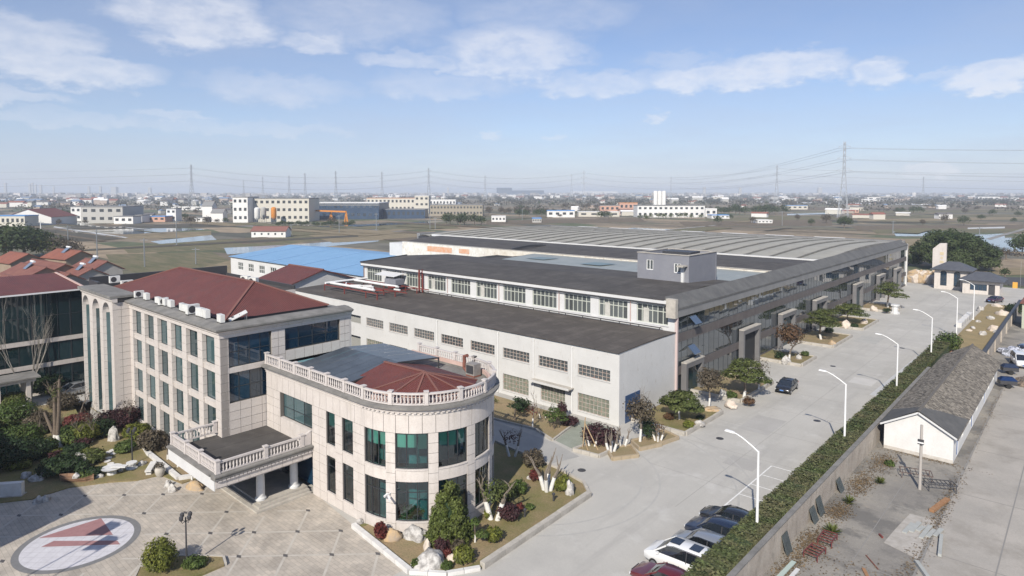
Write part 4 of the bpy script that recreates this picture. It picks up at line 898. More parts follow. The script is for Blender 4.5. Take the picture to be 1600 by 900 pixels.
# ------------------------------------------------------------------ long glazed hall
XF = -37.0; YA, YB = 70.6, 198.0
H = thing('glazed_hall', 'long factory hall with mirrored glass front, grey bands and ribbed roof', 'building', (-60,130,0))
WH = right(XF)
obj('core', MB().box(-134,XF-.6,106.4,YB,0,10.8).box(-100,XF-.6,92.1,106,0,10.8).box(-60,XF-.6,YA,92.05,0,8.5), DARK, H)
for z0, z1 in ((2.75,3.7),(6.8,7.8)):
    for k in range(21): a = YA+k*6.07; wbox(m := MB(), WH, a, a+6.04, z0, z1, -.4, .1); obj('band_panel', m, GREYC, H)
wbox(m := MB(), WH, YA, YB, 0, .35, -.4, .08); obj('plinth', m, GREYC, H)
npn = 84; wd = (YB-YA)/npn
for z0, z1 in ((.36,2.74),(3.71,6.79),(7.81,9.9)):
    fm = MB()
    for i in range(npn+1):
        pass
    wbox(fm, WH, YA, YB, z0, z0+.06, -.14, -.03)
    fr_ = obj('window_strip', fm, MULL if z0 < 3 else (bpy.data.materials.get('grey mullion') or pm('grey mullion', (.06,.065,.07), rough=.4)), H)
    mm = MB().box(-.12,-.03,-.022,.022,z0+.061,z1).mesh('mullion'); mm.materials.append(MULL if z0 < 3 else bpy.data.materials['grey mullion'])
    pn_ = MB().box(-.015,0,.02,wd-.02,z0+.04,z1).mesh('pane'); pn_.materials.append(GREYG)
    for i in range(npn): inst('mullion', mm, fr_, (XF-.02,YA+wd*i,0)); inst('pane', pn_, fr_, (XF-.075,YA+wd*i,0))
for k in range(21):
    a = YA+k*6.07; wbox(m := MB(), WH, a, a+6.05, 9.91, 10.75, -.5, .25); obj('fascia_panel', m, FASC, H)
obj('coping', MB().add([(XF+.3,YA-.3,10.76),(XF+.3,YB+.2,10.76),(XF+.3,YB+.2,11.05),(XF+.3,YA-.3,11.05),(XF-1.4,YA-.3,12.3),(XF-1.4,YB+.2,12.3),(XF-1.4,YA-.3,10.76),(XF-1.4,YB+.2,10.76)],
    [(0,1,2,3),(3,2,5,4),(4,5,7,6),(6,7,1,0),(0,3,4,6),(2,1,7,5)]), FASD, H)
obj('end_block', MB().box(XF-.9,XF+.36,YA-.95,YA-.32,9.9,12.2), KERB, H); obj('end_pier', MB().box(XF-.2,XF+.26,YB+.01,YB+.7,0,11.2), KERBW, H)
obj('end_wall', MB().box(-160,XF-.3,YB,YB+.3,0,11.2), WHITE, H); obj('near_pier', MB().box(XF-.05,XF+.28,YA-.3,YA-.02,0,9.88), pm('pinkish render', (.55,.44,.42), rough=.85), H)
# tilted-out sashes
for (u, z) in ((74.6,8.6),(74.4,4.9)):
    m = MB().add([(XF+.05,u-.85,z+1.0),(XF+.05,u+.85,z+1.0),(XF+1.0,u+.85,z+.1),(XF+1.0,u-.85,z+.1),(XF+.05,u-.85,z+.94),(XF+.05,u+.85,z+.94),(XF+1.0,u+.85,z+.04),(XF+1.0,u-.85,z+.04)], [(3,2,1,0),(4,5,6,7),(0,1,5,4),(1,2,6,5),(2,3,7,6),(3,0,4,7)])
    obj('open_sash', m, glassmat('sash glass', (.04,.055,.07), .32, .05, False) if z > 6 else bpy.data.materials['sash glass'], H)
# portals
for k, (a, b, h) in enumerate(((71.8,76.6,4.1),(89.0,95.2,5.4),(104.2,110.6,5.5),(121.0,127.4,5.6),(146.8,152.6,5.7),(166.4,172.0,5.7),(183.4,189,5.7))):
    P_ = obj('portal', MB().box(XF+.101,XF+.8,a,a+.5,0,h).box(XF+.101,XF+.8,b-.5,b,0,h).box(XF+.101,XF+.8,a+.501,b-.501,h-.6,h), PORT, H)
    obj('portal_cap', MB().box(XF+.12,XF+.86,a-.05,b+.05,h+.001,h+.14), KERB, P_)
    obj('portal_door', MB().box(XF+.102,XF+.16,a+.51,b-.51,.02,h-.61), WING if k != 1 else DARK, P_)
    if 0: obj('door_gap', MB().box(XF+.17,XF+.2,a+.65,a+3.4,.05,h-.8), DARK, P_)
# roofs behind the fascia
obj('worn_wall', MB().box(-134,-38.42,105.8,106.2,6,12.15), WORN, H)
obj('worn_cap', MB().box(-134,-38.42,105.7,106.3,12.151,12.2), KERB, H)
BRK = pm('orange patch', (.62,.27,.13), (.6,.42,.3), 1.2, .9)
obj('brick_patch', MB().box(-124,-115,105.77,105.799,10.2,11.5), BRK, H); obj('brick_patch', MB().box(-112.5,-109,105.77,105.799,10.4,11.5), BRK, H)
obj('worn_end', MB().box(-141,-134.01,107,118,0,11.4), WHITE, H)
SKY = pm('weathered skylight', (.25,.275,.265), (.31,.33,.315), .4, .45, fine=.05)
for k in range(12):
    a = -38.45-4.2*k; obj('skylight_sheet', MB().add([(a-4.17,93.4,11.35),(a,93.4,11.35),(a,105.6,11.85),(a-4.17,105.6,11.85),(a-4.17,93.4,11.27),(a,93.4,11.27),(a,105.6,11.77),(a-4.17,105.6,11.77)], [(0,1,2,3),(7,6,5,4),(4,5,1,0),(5,6,2,1),(6,7,3,2),(7,4,0,3)]), SKY, H)
obj('skylight_end', MB().add([(-88.8,93.4,11.3),(-96,92.5,11.1),(-88.8,105.6,11.9),(-92,105.6,11.2)],[(0,2,3,1)]), FELT, H)
for (a, y) in ((-82,100),(-68,99)): obj('roof_hatch', MB().add([(a-3,y-1.6,11.68),(a+1.6,y-1.6,11.68),(a+3,y+1.6,11.81),(a-1.6,y+1.6,11.81)],[(0,1,2,3)]), pm('hatch glass', (.13,.18,.17), rough=.3) if a == -82 else bpy.data.materials['hatch glass'], H)
obj('valley', MB().box(-100,-38.42,92.05,93.35,10.5,11.25), STEELD, H)
DK = FELT
obj('dark_roof', MB().add([(-134,106.3,12.0),(-38.42,106.3,12.0),(-38.42,118,12.3),(-140,118,12.3),(-38.42,129.6,11.9),(-146,129.6,11.9)], [(0,1,2,3),(3,2,4,5)]), DK, H)
arc = MB(); ps = [(-96+.1*math.sin(i),106.2+i*2.0,12.2+.45*math.sin(math.pi*i/6.5)) for i in range(7)]
for p, q in zip(ps, ps[1:]): arc.beam(p, q, .35, .5)
obj('fire_wall_cap', arc, STEELD, H)
obj('white_gutter', MB().box(-150,-38.42,129.7,130.3,11.6,12.15), WHITE2, H)
VAULT = streak(pm('ribbed roof sheet', (.33,.315,.27), (.39,.375,.325), .3, .7, fine=.06), (.24,.235,.215), .5, .3, .1)
RIBM = pm('dark valley rib', (.17,.165,.15), (.23,.22,.2), .6, .8)
nv = 22; vw = (157-38.6)/nv
for k in range(nv):
    x0 = -157+k*vw; m = MB(); rows = []
    for j in range(9):
        y = 130.4+j*(196-130.4)/8; zb = 11.45+1.0*math.sin(math.pi*j/8)
        rows.append([(x0+vw*.04+vw*f*.92, y, zb+.26*math.sin(math.pi*f)) for f in (0,.17,.35,.5,.65,.83,1)])
    vs = [p for r in rows for p in r]; fs = [(j*7+i, j*7+i+1, j*7+i+8, j*7+i+7) for j in range(8) for i in range(6)]
    obj('roof_vault', m.add(vs, fs), VAULT, H, sm=50); rb3 = MB()
    for a_, b_ in zip(rows, rows[1:]): rb3.beam(Vector(a_[6])+Vector((.2,0,.06)), Vector(b_[6])+Vector((.2,0,.0)), .3, .5)
    obj('valley_rib', rb3, RIBM, H)
obj('roof_bed', MB().box(-157,-38.42,130.31,196.5,10.5,11.3), STEELD, H)
obj('rear_parapet', MB().box(-158,XF-.31,196.6,197.9,10.5,12.0), FASC, H)
for k in range(7): obj('parapet_cap', MB().box(-60-14*k,-52-14*k,196.4,198.2,12.001,12.1), WHITE2, H)
obj('left_parapet', MB().box(-158.5,-157.1,131,198,0,12.1), FASC, H)
# stair house
ph = thing('stair_house', 'grey stair house with two small windows on the dark workshop roof', 'building', (-45.7,87,12))
W1 = front(83.0); hz = [(-48.4,-47.3,13.7,15.2),(-44.0,-42.9+.0,13.6,14.95)]
obj('front_wall', holed(W1, -49.6, -42.0, 11.6, 16.1, -.25, 0, hz), GREYP, ph)
for q in hz: window(ph, W1, *q, 2, 1, STEELW, WINW, n=-.06, fw=.1)
obj('body', MB().box(-49.6,-42.0,83.3,91.5,11.2,15.6), GREYP, ph); obj('side_wall', MB().box(-41.999,-41.7,83.0,91.5,11.2,16.1), GREYP, ph)
obj('parapet', MB().box(-49.65,-41.65,91.5,91.8,11.2,16.1).box(-49.9,-49.61,83.0,91.5,11.2,16.1), GREYP, ph)
obj('coping', MB().box(-49.95,-41.6,82.9,83.3,16.101,16.2).box(-49.95,-41.6,91.45,91.85,16.101,16.2).box(-49.95,-49.55,83.301,91.449,16.101,16.2).box(-42.05,-41.6,83.301,91.449,16.101,16.2), KERB, ph)
obj('roof_tank', MB().box(-47.5,-43.0,86,89,15.6,16.3), STEELD, ph)
obj('door_hood', MB().box(-42.9,-41.9,81.6,82.99,14.6,14.78), KERB, ph); obj('door_jamb', MB().box(-42.75,-42.35,82.7,82.998,11.9,14.55), WHITE2, ph)
# ================================================================== street lamps
LENSM = pm('lamp lens', (.6,.6,.58), rough=.3)
def street_lamp(y, label):
    x = -16.8; t = thing('street_lamp', label, 'street lamp', (x,y,0), 0, 'white street lamps along the hedge')
    obj('base_box', MB().box(x-.16,x+.16,y-.16,y+.16,0,.5), STEELW, t)
    obj('pole', MB().tube([(x,y,.3),(x,y,4),(x,y,7.0)], [.11,.095,.075], 8), STEELW, t, sm=60)
    obj('arm', MB().tube([(x,y,6.95),(x-.55,y,7.32),(x-1.15,y,7.66),(x-1.6,y,7.84),(x-1.8,y,7.87)], [.06,.055,.05,.045,.045], 8), STEELW, t, sm=60)
    hd_ = obj('lamp_head', MB().add([(x-1.75,y-.1,7.84),(x-1.75,y+.1,7.84),(x-2.4,y+.16,7.88),(x-2.4,y-.16,7.88),(x-1.75,y-.08,7.94),(x-1.75,y+.08,7.94),(x-2.36,y+.12,7.97),(x-2.36,y-.12,7.97)],[(0,1,2,3),(7,6,5,4),(0,4,5,1),(1,5,6,2),(2,6,7,3),(3,7,4,0)]), STEELW, t)
    obj('lens', MB().box(x-2.34,x-1.9,y-.1,y+.1,7.825,7.846), LENSM, hd_)
for y, w_ in ((44.2,'nearest'),(65.4,'second nearest'),(86.9,'third nearest'),(108.6,'fourth nearest')):
    street_lamp(y, f'white curved-arm street lamp standing in the hedge, {w_} to the viewer')
street_lamp(131.5, 'white curved-arm street lamp with blue box at the near end of the rock garden'); street_lamp(152.0, 'farthest white curved-arm street lamp, beside the white kerb blocks near the gate')
# ================================================================== cars
CARP = {}
def paint(n, c, met=.0): 
    if n not in CARP: CARP[n] = pm('car paint '+n, c, rough=.3, metal=met, coat=1.0)
    return CARP[n]
CGL = glassmat('car glass', (.012,.015,.018), .12, .02, False); TYREM = pm('tyre', (.02,.02,.02), rough=.9); RIM = pm('rim', (.5,.5,.52), rough=.3, metal=.8); HEADL = pm('headlight', (.75,.77,.8), rough=.15); TAIL = pm('tail light', (.4,.02,.02), rough=.3); PLATE = pm('number plate', (.1,.25,.6), rough=.5)
PROF = dict(
  sedan=dict(L=4.5, W=1.8, st=[(0,.5,.62,.78),(.12,.42,.74,.9),(.7,.3,.86,.98),(1.25,.28,.93,1),(2.6,.28,.95,1),(3.7,.3,.98,1),(4.25,.4,.95,.92),(4.5,.5,.8,.82)], cab=[(1.15,.93,.93),(1.95,1.38,.74),(2.4,1.44,.73),(3.1,1.42,.72),(3.45,1.32,.74),(4.05,.97,.9)]),
  suv=dict(L=4.4, W=1.86, st=[(0,.5,.7,.8),(.12,.42,.85,.92),(.7,.34,.98,.98),(1.15,.32,1.04,1),(2.6,.32,1.08,1),(3.7,.34,1.1,1),(4.2,.42,1.1,.96),(4.4,.5,.95,.86)], cab=[(1.05,1.04,.93),(1.75,1.55,.76),(2.2,1.64,.75),(3.4,1.64,.74),(3.95,1.5,.76),(4.3,1.12,.9)]),
  van=dict(L=4.9, W=1.88, st=[(0,.48,.75,.82),(.12,.4,.92,.93),(.55,.32,1.06,.98),(.95,.3,1.14,1),(2.6,.3,1.16,1),(4.2,.32,1.16,1),(4.75,.4,1.14,.97),(4.9,.5,1.0,.9)], cab=[(.75,1.1,.94),(1.65,1.74,.8),(2.2,1.86,.78),(3.9,1.86,.78),(4.55,1.76,.8),(4.82,1.2,.92)]))
def car(name, label, loc, rz, kind, col, roof=None, sunroof=False):
    p = PROF[kind]; t = thing(name, label, 'car', loc, rz); t['_loc'] = 1; Wd = p['W']/2; Lh = p['L']/2
    m = MB(); rows = []
    for x, zb, zt, wf in p['st']:
        w_ = Wd*wf; rows.append([(x-Lh,-w_*.9,zb),(x-Lh,-w_,zb+.12),(x-Lh,-w_,zt-.12),(x-Lh,-w_*.93,zt),(x-Lh,0,zt+.03),(x-Lh,w_*.93,zt),(x-Lh,w_,zt-.12),(x-Lh,w_,zb+.12),(x-Lh,w_*.9,zb)])
    n = 9; vs = [q for r in rows for q in r]; fs = []
    for i in range(len(rows)-1):
        for j in range(n): a = i*n+j; b = i*n+(j+1)%n; fs.append((a, a+n, b+n, b))
    fs.append(tuple(range(n))); fs.append(tuple((len(rows)-1)*n+k for k in range(n-1,-1,-1)))
    body = obj('body', m.add(vs, fs), col, t, sm=45)
    g_ = MB(); rr = []; bw = lambda x: Wd*.9; zb0 = p['cab'][0][1]-.06
    for x, zt, wf in p['cab']: rr.append([(x-Lh,-Wd*.91,zb0),(x-Lh,-Wd*wf,zt),(x-Lh,Wd*wf,zt),(x-Lh,Wd*.91,zb0)])
    vs = [q for r in rr for q in r]; fs = []
    for i in range(len(rr)-1):
        a = 4*i; fs += [(a,a+4,a+5,a+1),(a+1,a+5,a+6,a+2),(a+2,a+6,a+7,a+3)]
    fs += [(0,1,2,3), tuple(4*(len(rr)-1)+k for k in (3,2,1,0))]
    obj('windows', g_.add(vs, fs), CGL, t, sm=25)
    rp = MB(); rs = p['cab'][1:-1]; rv_ = []
    for x, zt, wf in rs: rv_ += [(x-Lh,-Wd*wf-.01,zt-.03),(x-Lh,-Wd*wf*.93,zt+.015),(x-Lh,0,zt+.035),(x-Lh,Wd*wf*.93,zt+.015),(x-Lh,Wd*wf+.01,zt-.03)]
    rp.add(rv_, [(5*i+j,5*i+5+j,5*i+6+j,5*i+1+j) for i in range(len(rs)-1) for j in range(4)]); ro = obj('roof', rp, roof or col, t, sm=40)
    c0, c1, c5, c6 = p['cab'][0], p['cab'][1], p['cab'][-2], p['cab'][-1]
    for s in (-1,1):
        obj('front_pillar', MB().beam((c0[0]-Lh,s*Wd*.9,zb0+.05),(c1[0]-Lh,s*(Wd*c1[2]+.005),c1[1]-.01),.07,.09), col, t)
        obj('rear_pillar', MB().beam((c6[0]-Lh,s*Wd*.9,zb0+.05),(c5[0]-Lh,s*(Wd*c5[2]+.005),c5[1]-.01),.12,.16), col, t)
        mx_ = (c1[0]+c5[0])/2; obj('door_pillar', MB().beam((mx_-Lh,s*Wd*.92,zb0+.05),(mx_-Lh,s*(Wd*.76),c1[1]+.02),.09,.05), STEELD, t)
        obj('headlight', MB().obox((.12-Lh,s*Wd*.68),.12,.36,p['st'][1][2]-.2,p['st'][1][2]-.05,0), HEADL, t)
        obj('tail_light', MB().obox((p['L']-.14-Lh,s*Wd*.72),.12,.34,p['st'][-2][2]-.25,p['st'][-2][2]-.05,0), TAIL, t)
        obj('mirror', MB().box(c0[0]+.32-Lh,c0[0]+.5-Lh,s*(Wd+.02)-(.0 if s>0 else .16),s*(Wd+.02)+(.16 if s>0 else 0),zb0+.08,zb0+.22), col, t)
        for wx in (.82, p['L']-.85):
            wh = obj('wheel', MB().tube([(wx-Lh,s*(Wd-.2),.32),(wx-Lh,s*(Wd+.01),.32)], .32, 16), TYREM, t); obj('rim', MB().tube([(wx-Lh,s*(Wd+.0),.32),(wx-Lh,s*(Wd+.025),.32)], .2, 12), RIM, wh)
    obj('number_plate', MB().box(-.03-Lh,.0-Lh+.02,-.22,.22,.5,.62), PLATE, t)
    obj('grille', MB().box(-.012-Lh,.02-Lh,-.45,.45,.62,.7), STEELD, t)
    if sunroof:
        for a in (1.75,3.1): obj('sunroof', MB().box(a-Lh,a+.7-Lh,-.42,.42,PROF[kind]['cab'][2][1]+.03,PROF[kind]['cab'][2][1]+.05), CGL, ro)
    return t
BLK = paint('black', (.012,.013,.016)); NAVY = paint('navy', (.012,.02,.045)); WHT = paint('white', (.78,.78,.77)); SILV = paint('silver', (.42,.44,.46), .6); MAR = paint('maroon', (.11,.012,.016)); BLU = paint('blue grey', (.06,.09,.16), .4)
car('parked_car', 'black saloon car parked behind the hedge, farthest of the parked row', (-19.35,45.85,0), 0, 'sedan', BLK)
car('parked_car', 'dark navy estate car parked beside the black saloon at the hedge', (-19.3,43.35,0), .02, 'suv', NAVY)
car('parked_car', 'silver grey car parked between the navy car and the white van', (-19.2,40.85,0), 0, 'suv', SILV)
car('parked_van', 'white van with two dark sunroofs parked at the hedge', (-19.45,38.35,0), .02, 'van', WHT, sunroof=True)
car('parked_car', 'dark red car roof just showing at the bottom edge beside the white van', (-19.2,35.75,0), 0, 'sedan', MAR)
car('moving_car', 'black saloon car driving toward the viewer in the middle of the road', (-28.1,82.9,0), -math.pi/2+math.pi+.06-0*math.pi, 'sedan', BLK)
p = G(118,603); car('silver_car', 'silver saloon car standing by the glass wing behind the arched tower', (-92.6,22.2,.11), .15+math.pi/2, 'sedan', SILV)
car('yard_van', 'white minibus parked in the yard beside the grey tiled shed', (-7.2,117.5,-.02), .25+math.pi/2, 'van', WHT)
car('yard_car', 'dark car parked beside the garden wall in the far yard', (-6.2,130,-.02), .2, 'sedan', NAVY)
car('gate_car', 'dark plum car left of two cars parked near the gate', (-16.2,181.5,0), 1.2, 'sedan', paint('plum',(.05,.012,.03))); car('gate_car', 'blue grey car right of two cars parked near the gate', (-10.2,183,0), 1.2, 'sedan', BLU)
car('lower_car', 'car with grey-blue glass roof at the bottom edge beside the boundary wall', (-14.3,36.6,-.02), -math.pi/2, 'sedan', BLU, roof=CGL)
# ================================================================== plants
def limb(mb, p, d, l, r, n=4, bend=.25, rnd=random):
    pts, rs = [Vector(p)], [r]; d = Vector(d).normalized()
    for i in range(n):
        d = (d+Vector((rnd.uniform(-1,1),rnd.uniform(-1,1),rnd.uniform(-.3,.6)))*bend).normalized(); pts.append(pts[-1]+d*l/n); rs.append(r*(1-.62*(i+1)/n))
    mb.tube(pts, rs, 5, caps=False); return pts, rs, d
def branches(mb, p, d, l, r, depth, kids=3, spread=.7):
    pts, rs, dd = limb(mb, p, d, l, r, bend=min(.25, spread*.5))
    if depth == 0 or r < .008: return
    for k in range(kids):
        i = random.choice((2,3,4)) if depth > 0 else 4; q = (dd+Vector((random.uniform(-1,1),random.uniform(-1,1),random.uniform(-.1,.7)))*spread).normalized()
        branches(mb, pts[i], q, l*random.uniform(.55,.8), max(rs[i]*.85,.008), depth-1, kids, spread)
def bush(name, label, p, r, h, mat, cat='shrub', n=420, lobes=6, size=.12, group=None, z0=.1, flatb=.2):
    x, y = p[0], p[1]; c = [((x,y,z0+h*.5),(r*.8,r*.8,h*.5))]
    for k in range(lobes):
        a = 6.283*k/lobes+random.random(); c.append(((x+r*.5*math.cos(a), y+r*.5*math.sin(a), z0+h*random.uniform(.4,.62)), (r*.5,r*.5,h*.38)))
    t = thing(name, label, cat, (x,y,z0), 0, group); m = leaves(MB(), c, int(n*1.8), size, down=.75); obj('foliage', m, mat, t)
    st = MB()
    for k in range(4): a = 6.283*k/4; st.tube([(x,y,z0-.15),(x+r*.4*math.cos(a),y+r*.4*math.sin(a),z0+h*.5)], [.04,.015], 5)
    obj('stem', st, BARK, t); return t
def cloud_pine(name, label, p, h, r, mat=LPINE, lean=(0,0), lime=.0, pads=7, n=900, z0=.26, group=None, size=.12):
    x, y = p[0], p[1]; t = thing(name, label, 'tree', (x,y,z0), 0, group); tp = MB(); pts = [Vector((x,y,z0-.2))]; N_ = 5
    for i in range(1, N_+1):
        f = i/N_; pts.append(Vector((x+lean[0]*f+.12*h*.3*math.sin(3*f+x), y+lean[1]*f+.12*h*.3*math.cos(4*f+y), z0+h*.86*f)))
    rr = [.16*h/4*(1-.7*i/N_) for i in range(N_+1)]
    if lime:
        k = max(1, int(lime*N_)); obj('limewashed_trunk', MB().tube(pts[:k+1], [q*1.06 for q in rr[:k+1]], 7), LIME, t, sm=60); tp.tube(pts[k:], rr[k:], 7)
    else: tp.tube(pts, rr, 7)
    cl = []
    for k in range(pads):
        f = .48+.5*k/(pads-1) if pads > 1 else 1; i = min(N_-1, int(f*N_)); b = pts[i].lerp(pts[i+1], f*N_-i) if i < N_ else pts[-1]
        a = 2.4*k+random.random(); q = r*(1.05-.72*f*f)*random.uniform(.7,1.0) if k < pads-1 else 0
        c = Vector((b.x+q*math.cos(a), b.y+q*math.sin(a), z0+h*(.5+.44*k/max(1,pads-1)))); tp.tube([b, (b+c)/2+Vector((0,0,-.05)), c], [rr[i]*.5,.04,.02], 5)
        w_ = r*random.uniform(.5,.72)*(1.1-.35*f); cl.append((c, (w_, w_*random.uniform(.8,1.1), h*.085+.08)))
    obj('trunk', tp, BARK, t, sm=60)
    obj('foliage', leaves(MB(), cl, n, size, flat=.5, down=.45), mat, t); return t
def bare_tree(name, label, p, h, depth=4, stems=1, r=.12, lime=1.0, twigs=None, z0=.26, kids=3, spread=.7, group=None, bark=None, cut=False):
    x, y = p[0], p[1]; t = thing(name, label, 'tree', (x,y,z0), 0, group); m = MB(); lm = MB()
    for s in range(stems):
        a = 6.283*s/stems+.5; d = Vector((math.cos(a)*.28, math.sin(a)*.28, 1)) if stems > 1 else Vector((.05,.02,1)); b = Vector((x,y,z0-.1))+(Vector((math.cos(a),math.sin(a),0))*.25 if stems > 1 else Vector((0,0,0)))
        top = b+d.normalized()*lime
        if lime: lm.tube([b, top], [r*1.1, r], 7)
        branches(m, top if lime else b, d, h*(.42 if not cut else .35), r*.95, depth if not cut else 1, kids, spread)
    if lime: obj('limewashed_trunk', lm, LIME, t, sm=60)
    obj('branches', m, bark or BARKG, t)
    if twigs: obj('foliage', leaves(MB(), [((x,y,z0+h*.72),(h*.34,h*.34,h*.26))], twigs[1], twigs[2], shell=.15), twigs[0], t)
    return t
def rock(name, label, p, sx, sy, sz, mat, rz=0, group=None, z0=.1, seed=0, hole=False):
    bm = bmesh.new(); bmesh.ops.create_icosphere(bm, subdivisions=3, radius=1)
    for v in bm.verts:
        q = v.co*1.4+Vector((seed*3.1+p[0],p[1],seed)); d = 1+.38*noise.noise(q)+.24*noise.noise(q*2.6)+.12*noise.noise(q*6); v.co = Vector((v.co.x*d*sx*.82, v.co.y*d*sy*.82, max(-.3, v.co.z*d)*sz*.85))
    me = bpy.data.meshes.new(name); bm.to_mesh(me); bm.free(); o = bpy.data.objects.new(name, me); COL.objects.link(o); me.materials.append(mat); smooth(me, 70)
    o.location = (p[0],p[1],z0); o.rotation_euler = (0,0,rz); return tag(o, label, 'rock', group)
# --- bed at the foot of the round hall
cloud = thing('cypress_tree', 'tall clipped conical cypress made of rounded tufts in the corner bed', 'tree', (-33.6,30.6,.12))
cl = []
for lv in range(8):
    z = .5+lv*.52; q = 1.5*(1-(lv/8.8)**1.2); k = max(1, round(8-lv))
    for i in range(k): a = 6.283*i/k+lv*.8; cl.append(((-33.6+q*math.cos(a)*.85,30.6+q*math.sin(a)*.85,z+random.uniform(-.12,.12)),(.50-.012*lv,.50-.012*lv,.42)))
obj('foliage', leaves(MB(), cl, 15000, .1), LCYP, cloud); obj('trunk', MB().tube([(-33.6,30.6,-.1),(-33.6,30.6,4.2)],[.16,.04],7), BARK, cloud)
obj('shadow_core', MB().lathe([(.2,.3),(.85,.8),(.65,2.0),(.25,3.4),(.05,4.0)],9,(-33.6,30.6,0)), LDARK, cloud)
rock('ochre_rock','tall pale ochre rock leaning against the round hall pier',G(612,800),.5,.4,2.0,ROCKY,.3,seed=1); rock('ochre_rock','low orange ochre rock in front of the tall one at the hall corner',G(612,843),1.0,.65,.8,ROCKY,.5,seed=2)
rock('white_rock','lumpy white rock between ochre rock and the clipped cypress',G(648,842),1.2,.7,.95,ROCKW,.2,seed=3)
wr = rock('white_rock','big pitted white rock bowl at the front corner of the hall bed',G(672,885),1.45,1.1,1.0,ROCKW,.9,seed=4)
rock('white_rock','small white rock at the left tip of the hall bed kerb',G(562,819),.35,.3,.35,ROCKW,0,seed=5); rock('pale_rock','small pale rock right of the big pitted white rock',G(706,876),.45,.35,.4,ROCKP,0,seed=6); rock('pale_rock','upright pale rock behind the big pitted white rock',G(668,862),.35,.3,.9,ROCKP,0,seed=7)
bush('red_shrub','dark red shrub left of the ochre rocks',G(595,846),.5,1.3,LRED,n=380,z0=.12); bush('purple_shrub','purple shrub against the hall glass behind the ochre rock',G(622,815),.6,1.2,LPUR,n=400,z0=.12)
bush('round_shrub','round dark green shrub under the hall windows',G(637,820),.85,1.4,LGRN,n=650,z0=.12); bush('golden_shrub','yellow green shrub between round shrub and cypress under the hall windows',G(655,808),.7,1.2,LYEL,n=500,z0=.12)
bush('purple_shrub','purple and crimson shrub between the cypress and the pitted white rock',G(692,865),.6,1.0,LPUR,n=450,z0=.12); bush('red_shrub','small crimson shrub right beside the pitted white rock',G(698,872),.3,.6,LRED,n=200,z0=.12)
bush('golden_shrub','golden bush at the right front corner of the hall bed',G(724,882),.75,1.1,LYEL,n=600,z0=.12); bush('golden_shrub','yellow bush beside the small topiary tree in the hall bed',G(771,850),.6,1.1,LYEL,n=450,z0=.12)
bush('green_shrub','small bright green shrub left of the pitted white rock',G(651,888),.35,.5,LGRN,n=220,z0=.12); bush('green_shrub','low green shrub right of the pitted white rock',G(698,892),.4,.5,LGRN,n=240,z0=.12); bush('dull_shrub','brownish shrub behind the golden corner bush',G(716,868),.6,.9,LDUL,n=380,z0=.12)
cloud_pine('topiary_tree','small tree with a flat round crown and white trunk right of the cypress',G(742,850),1.7,.8,LGRN,lime=.5,pads=3,n=420,z0=.12); rock('white_rock','flat grey rock slab beside the hall wall behind the cypress',G(745,800),1.3,.6,.35,ROCKW,.6,seed=8)
bare_tree('limewashed_tree','thick white limewashed double trunk tree beside the hall right end',G(772,814),3.2,2,2,.2,1.5,(LPINE,420,.12),z0=.12,kids=2); bush('purple_shrub','large dull purple shrub right of the double limewashed trunks',G(795,815),.9,1.3,LPUR,n=700,z0=.12)
bush('pine_shrub','spreading pine shrub in front of the hall right end',G(790,785),.9,1.5,LPINE,n=700,z0=.12); bush('ball_shrub','round clipped green ball shrub on the lawn beside the hall',G(812,773),.62,1.15,LGRN,n=520,lobes=8,z0=.12); bush('yellow_grass','yellow green tuft beside the double limewashed trunks',G(763,812),.35,.7,LYEL,n=200,z0=.12)
bush('red_shrub','small red shrub on the lawn near the purple shrub',G(812,800),.35,.6,LRED,n=200,z0=.12); bush('green_shrub','small round dark green shrub on the lawn right of the red shrub',G(828,798),.35,.45,LGRN,n=200,z0=.12)
bare_tree('cut_tree','triple limewashed trunk tree with lopped branches on the lawn corner',G(855,768),3.6,1,4,.17,1.3,None,z0=.12,kids=2,cut=True)
bush('brown_dome_shrub','brown domed shrub beside the lane behind the triple trunks',G(833,730),1.15,1.5,LDUL,n=800,z0=.12); bush('red_shrub','rusty red shrub behind the triple limewashed trunks',G(837,752),.6,1.0,LRED,n=360,z0=.12); bush('spiky_plant','yellow green bushy plant right of the triple limewashed trunks',G(880,768),.8,1.2,LYEL,n=550,z0=.12,size=.16)
rock('grey_rock','grey white standing rock at the lawn corner by the road',G(890,774),.5,.4,1.3,ROCKW,.4,seed=9); rock('white_rock','small white rock on the lawn left of the triple trunks',G(828,750),.35,.25,.3,ROCKW,0,seed=10)
bare_tree('shaded_tree','limewashed tree standing in the hall shadow by the side lane',G(800,715),2.6,2,2,.12,1.2,(LPUR,160,.1),z0=.12)
for k, (px,py) in enumerate(((865,785),(820,810))):
    q = G(px,py); solo('garden_lamp', MB().lathe([(.08,0),(.08,.5),(.14,.52),(.14,.62),(.02,.7)],8,(q.x,q.y,.12)), STEELD, ('garden bollard light near the lawn kerb','garden bollard light beside the purple shrub')[k], 'garden light', (q.x,q.y,.12))
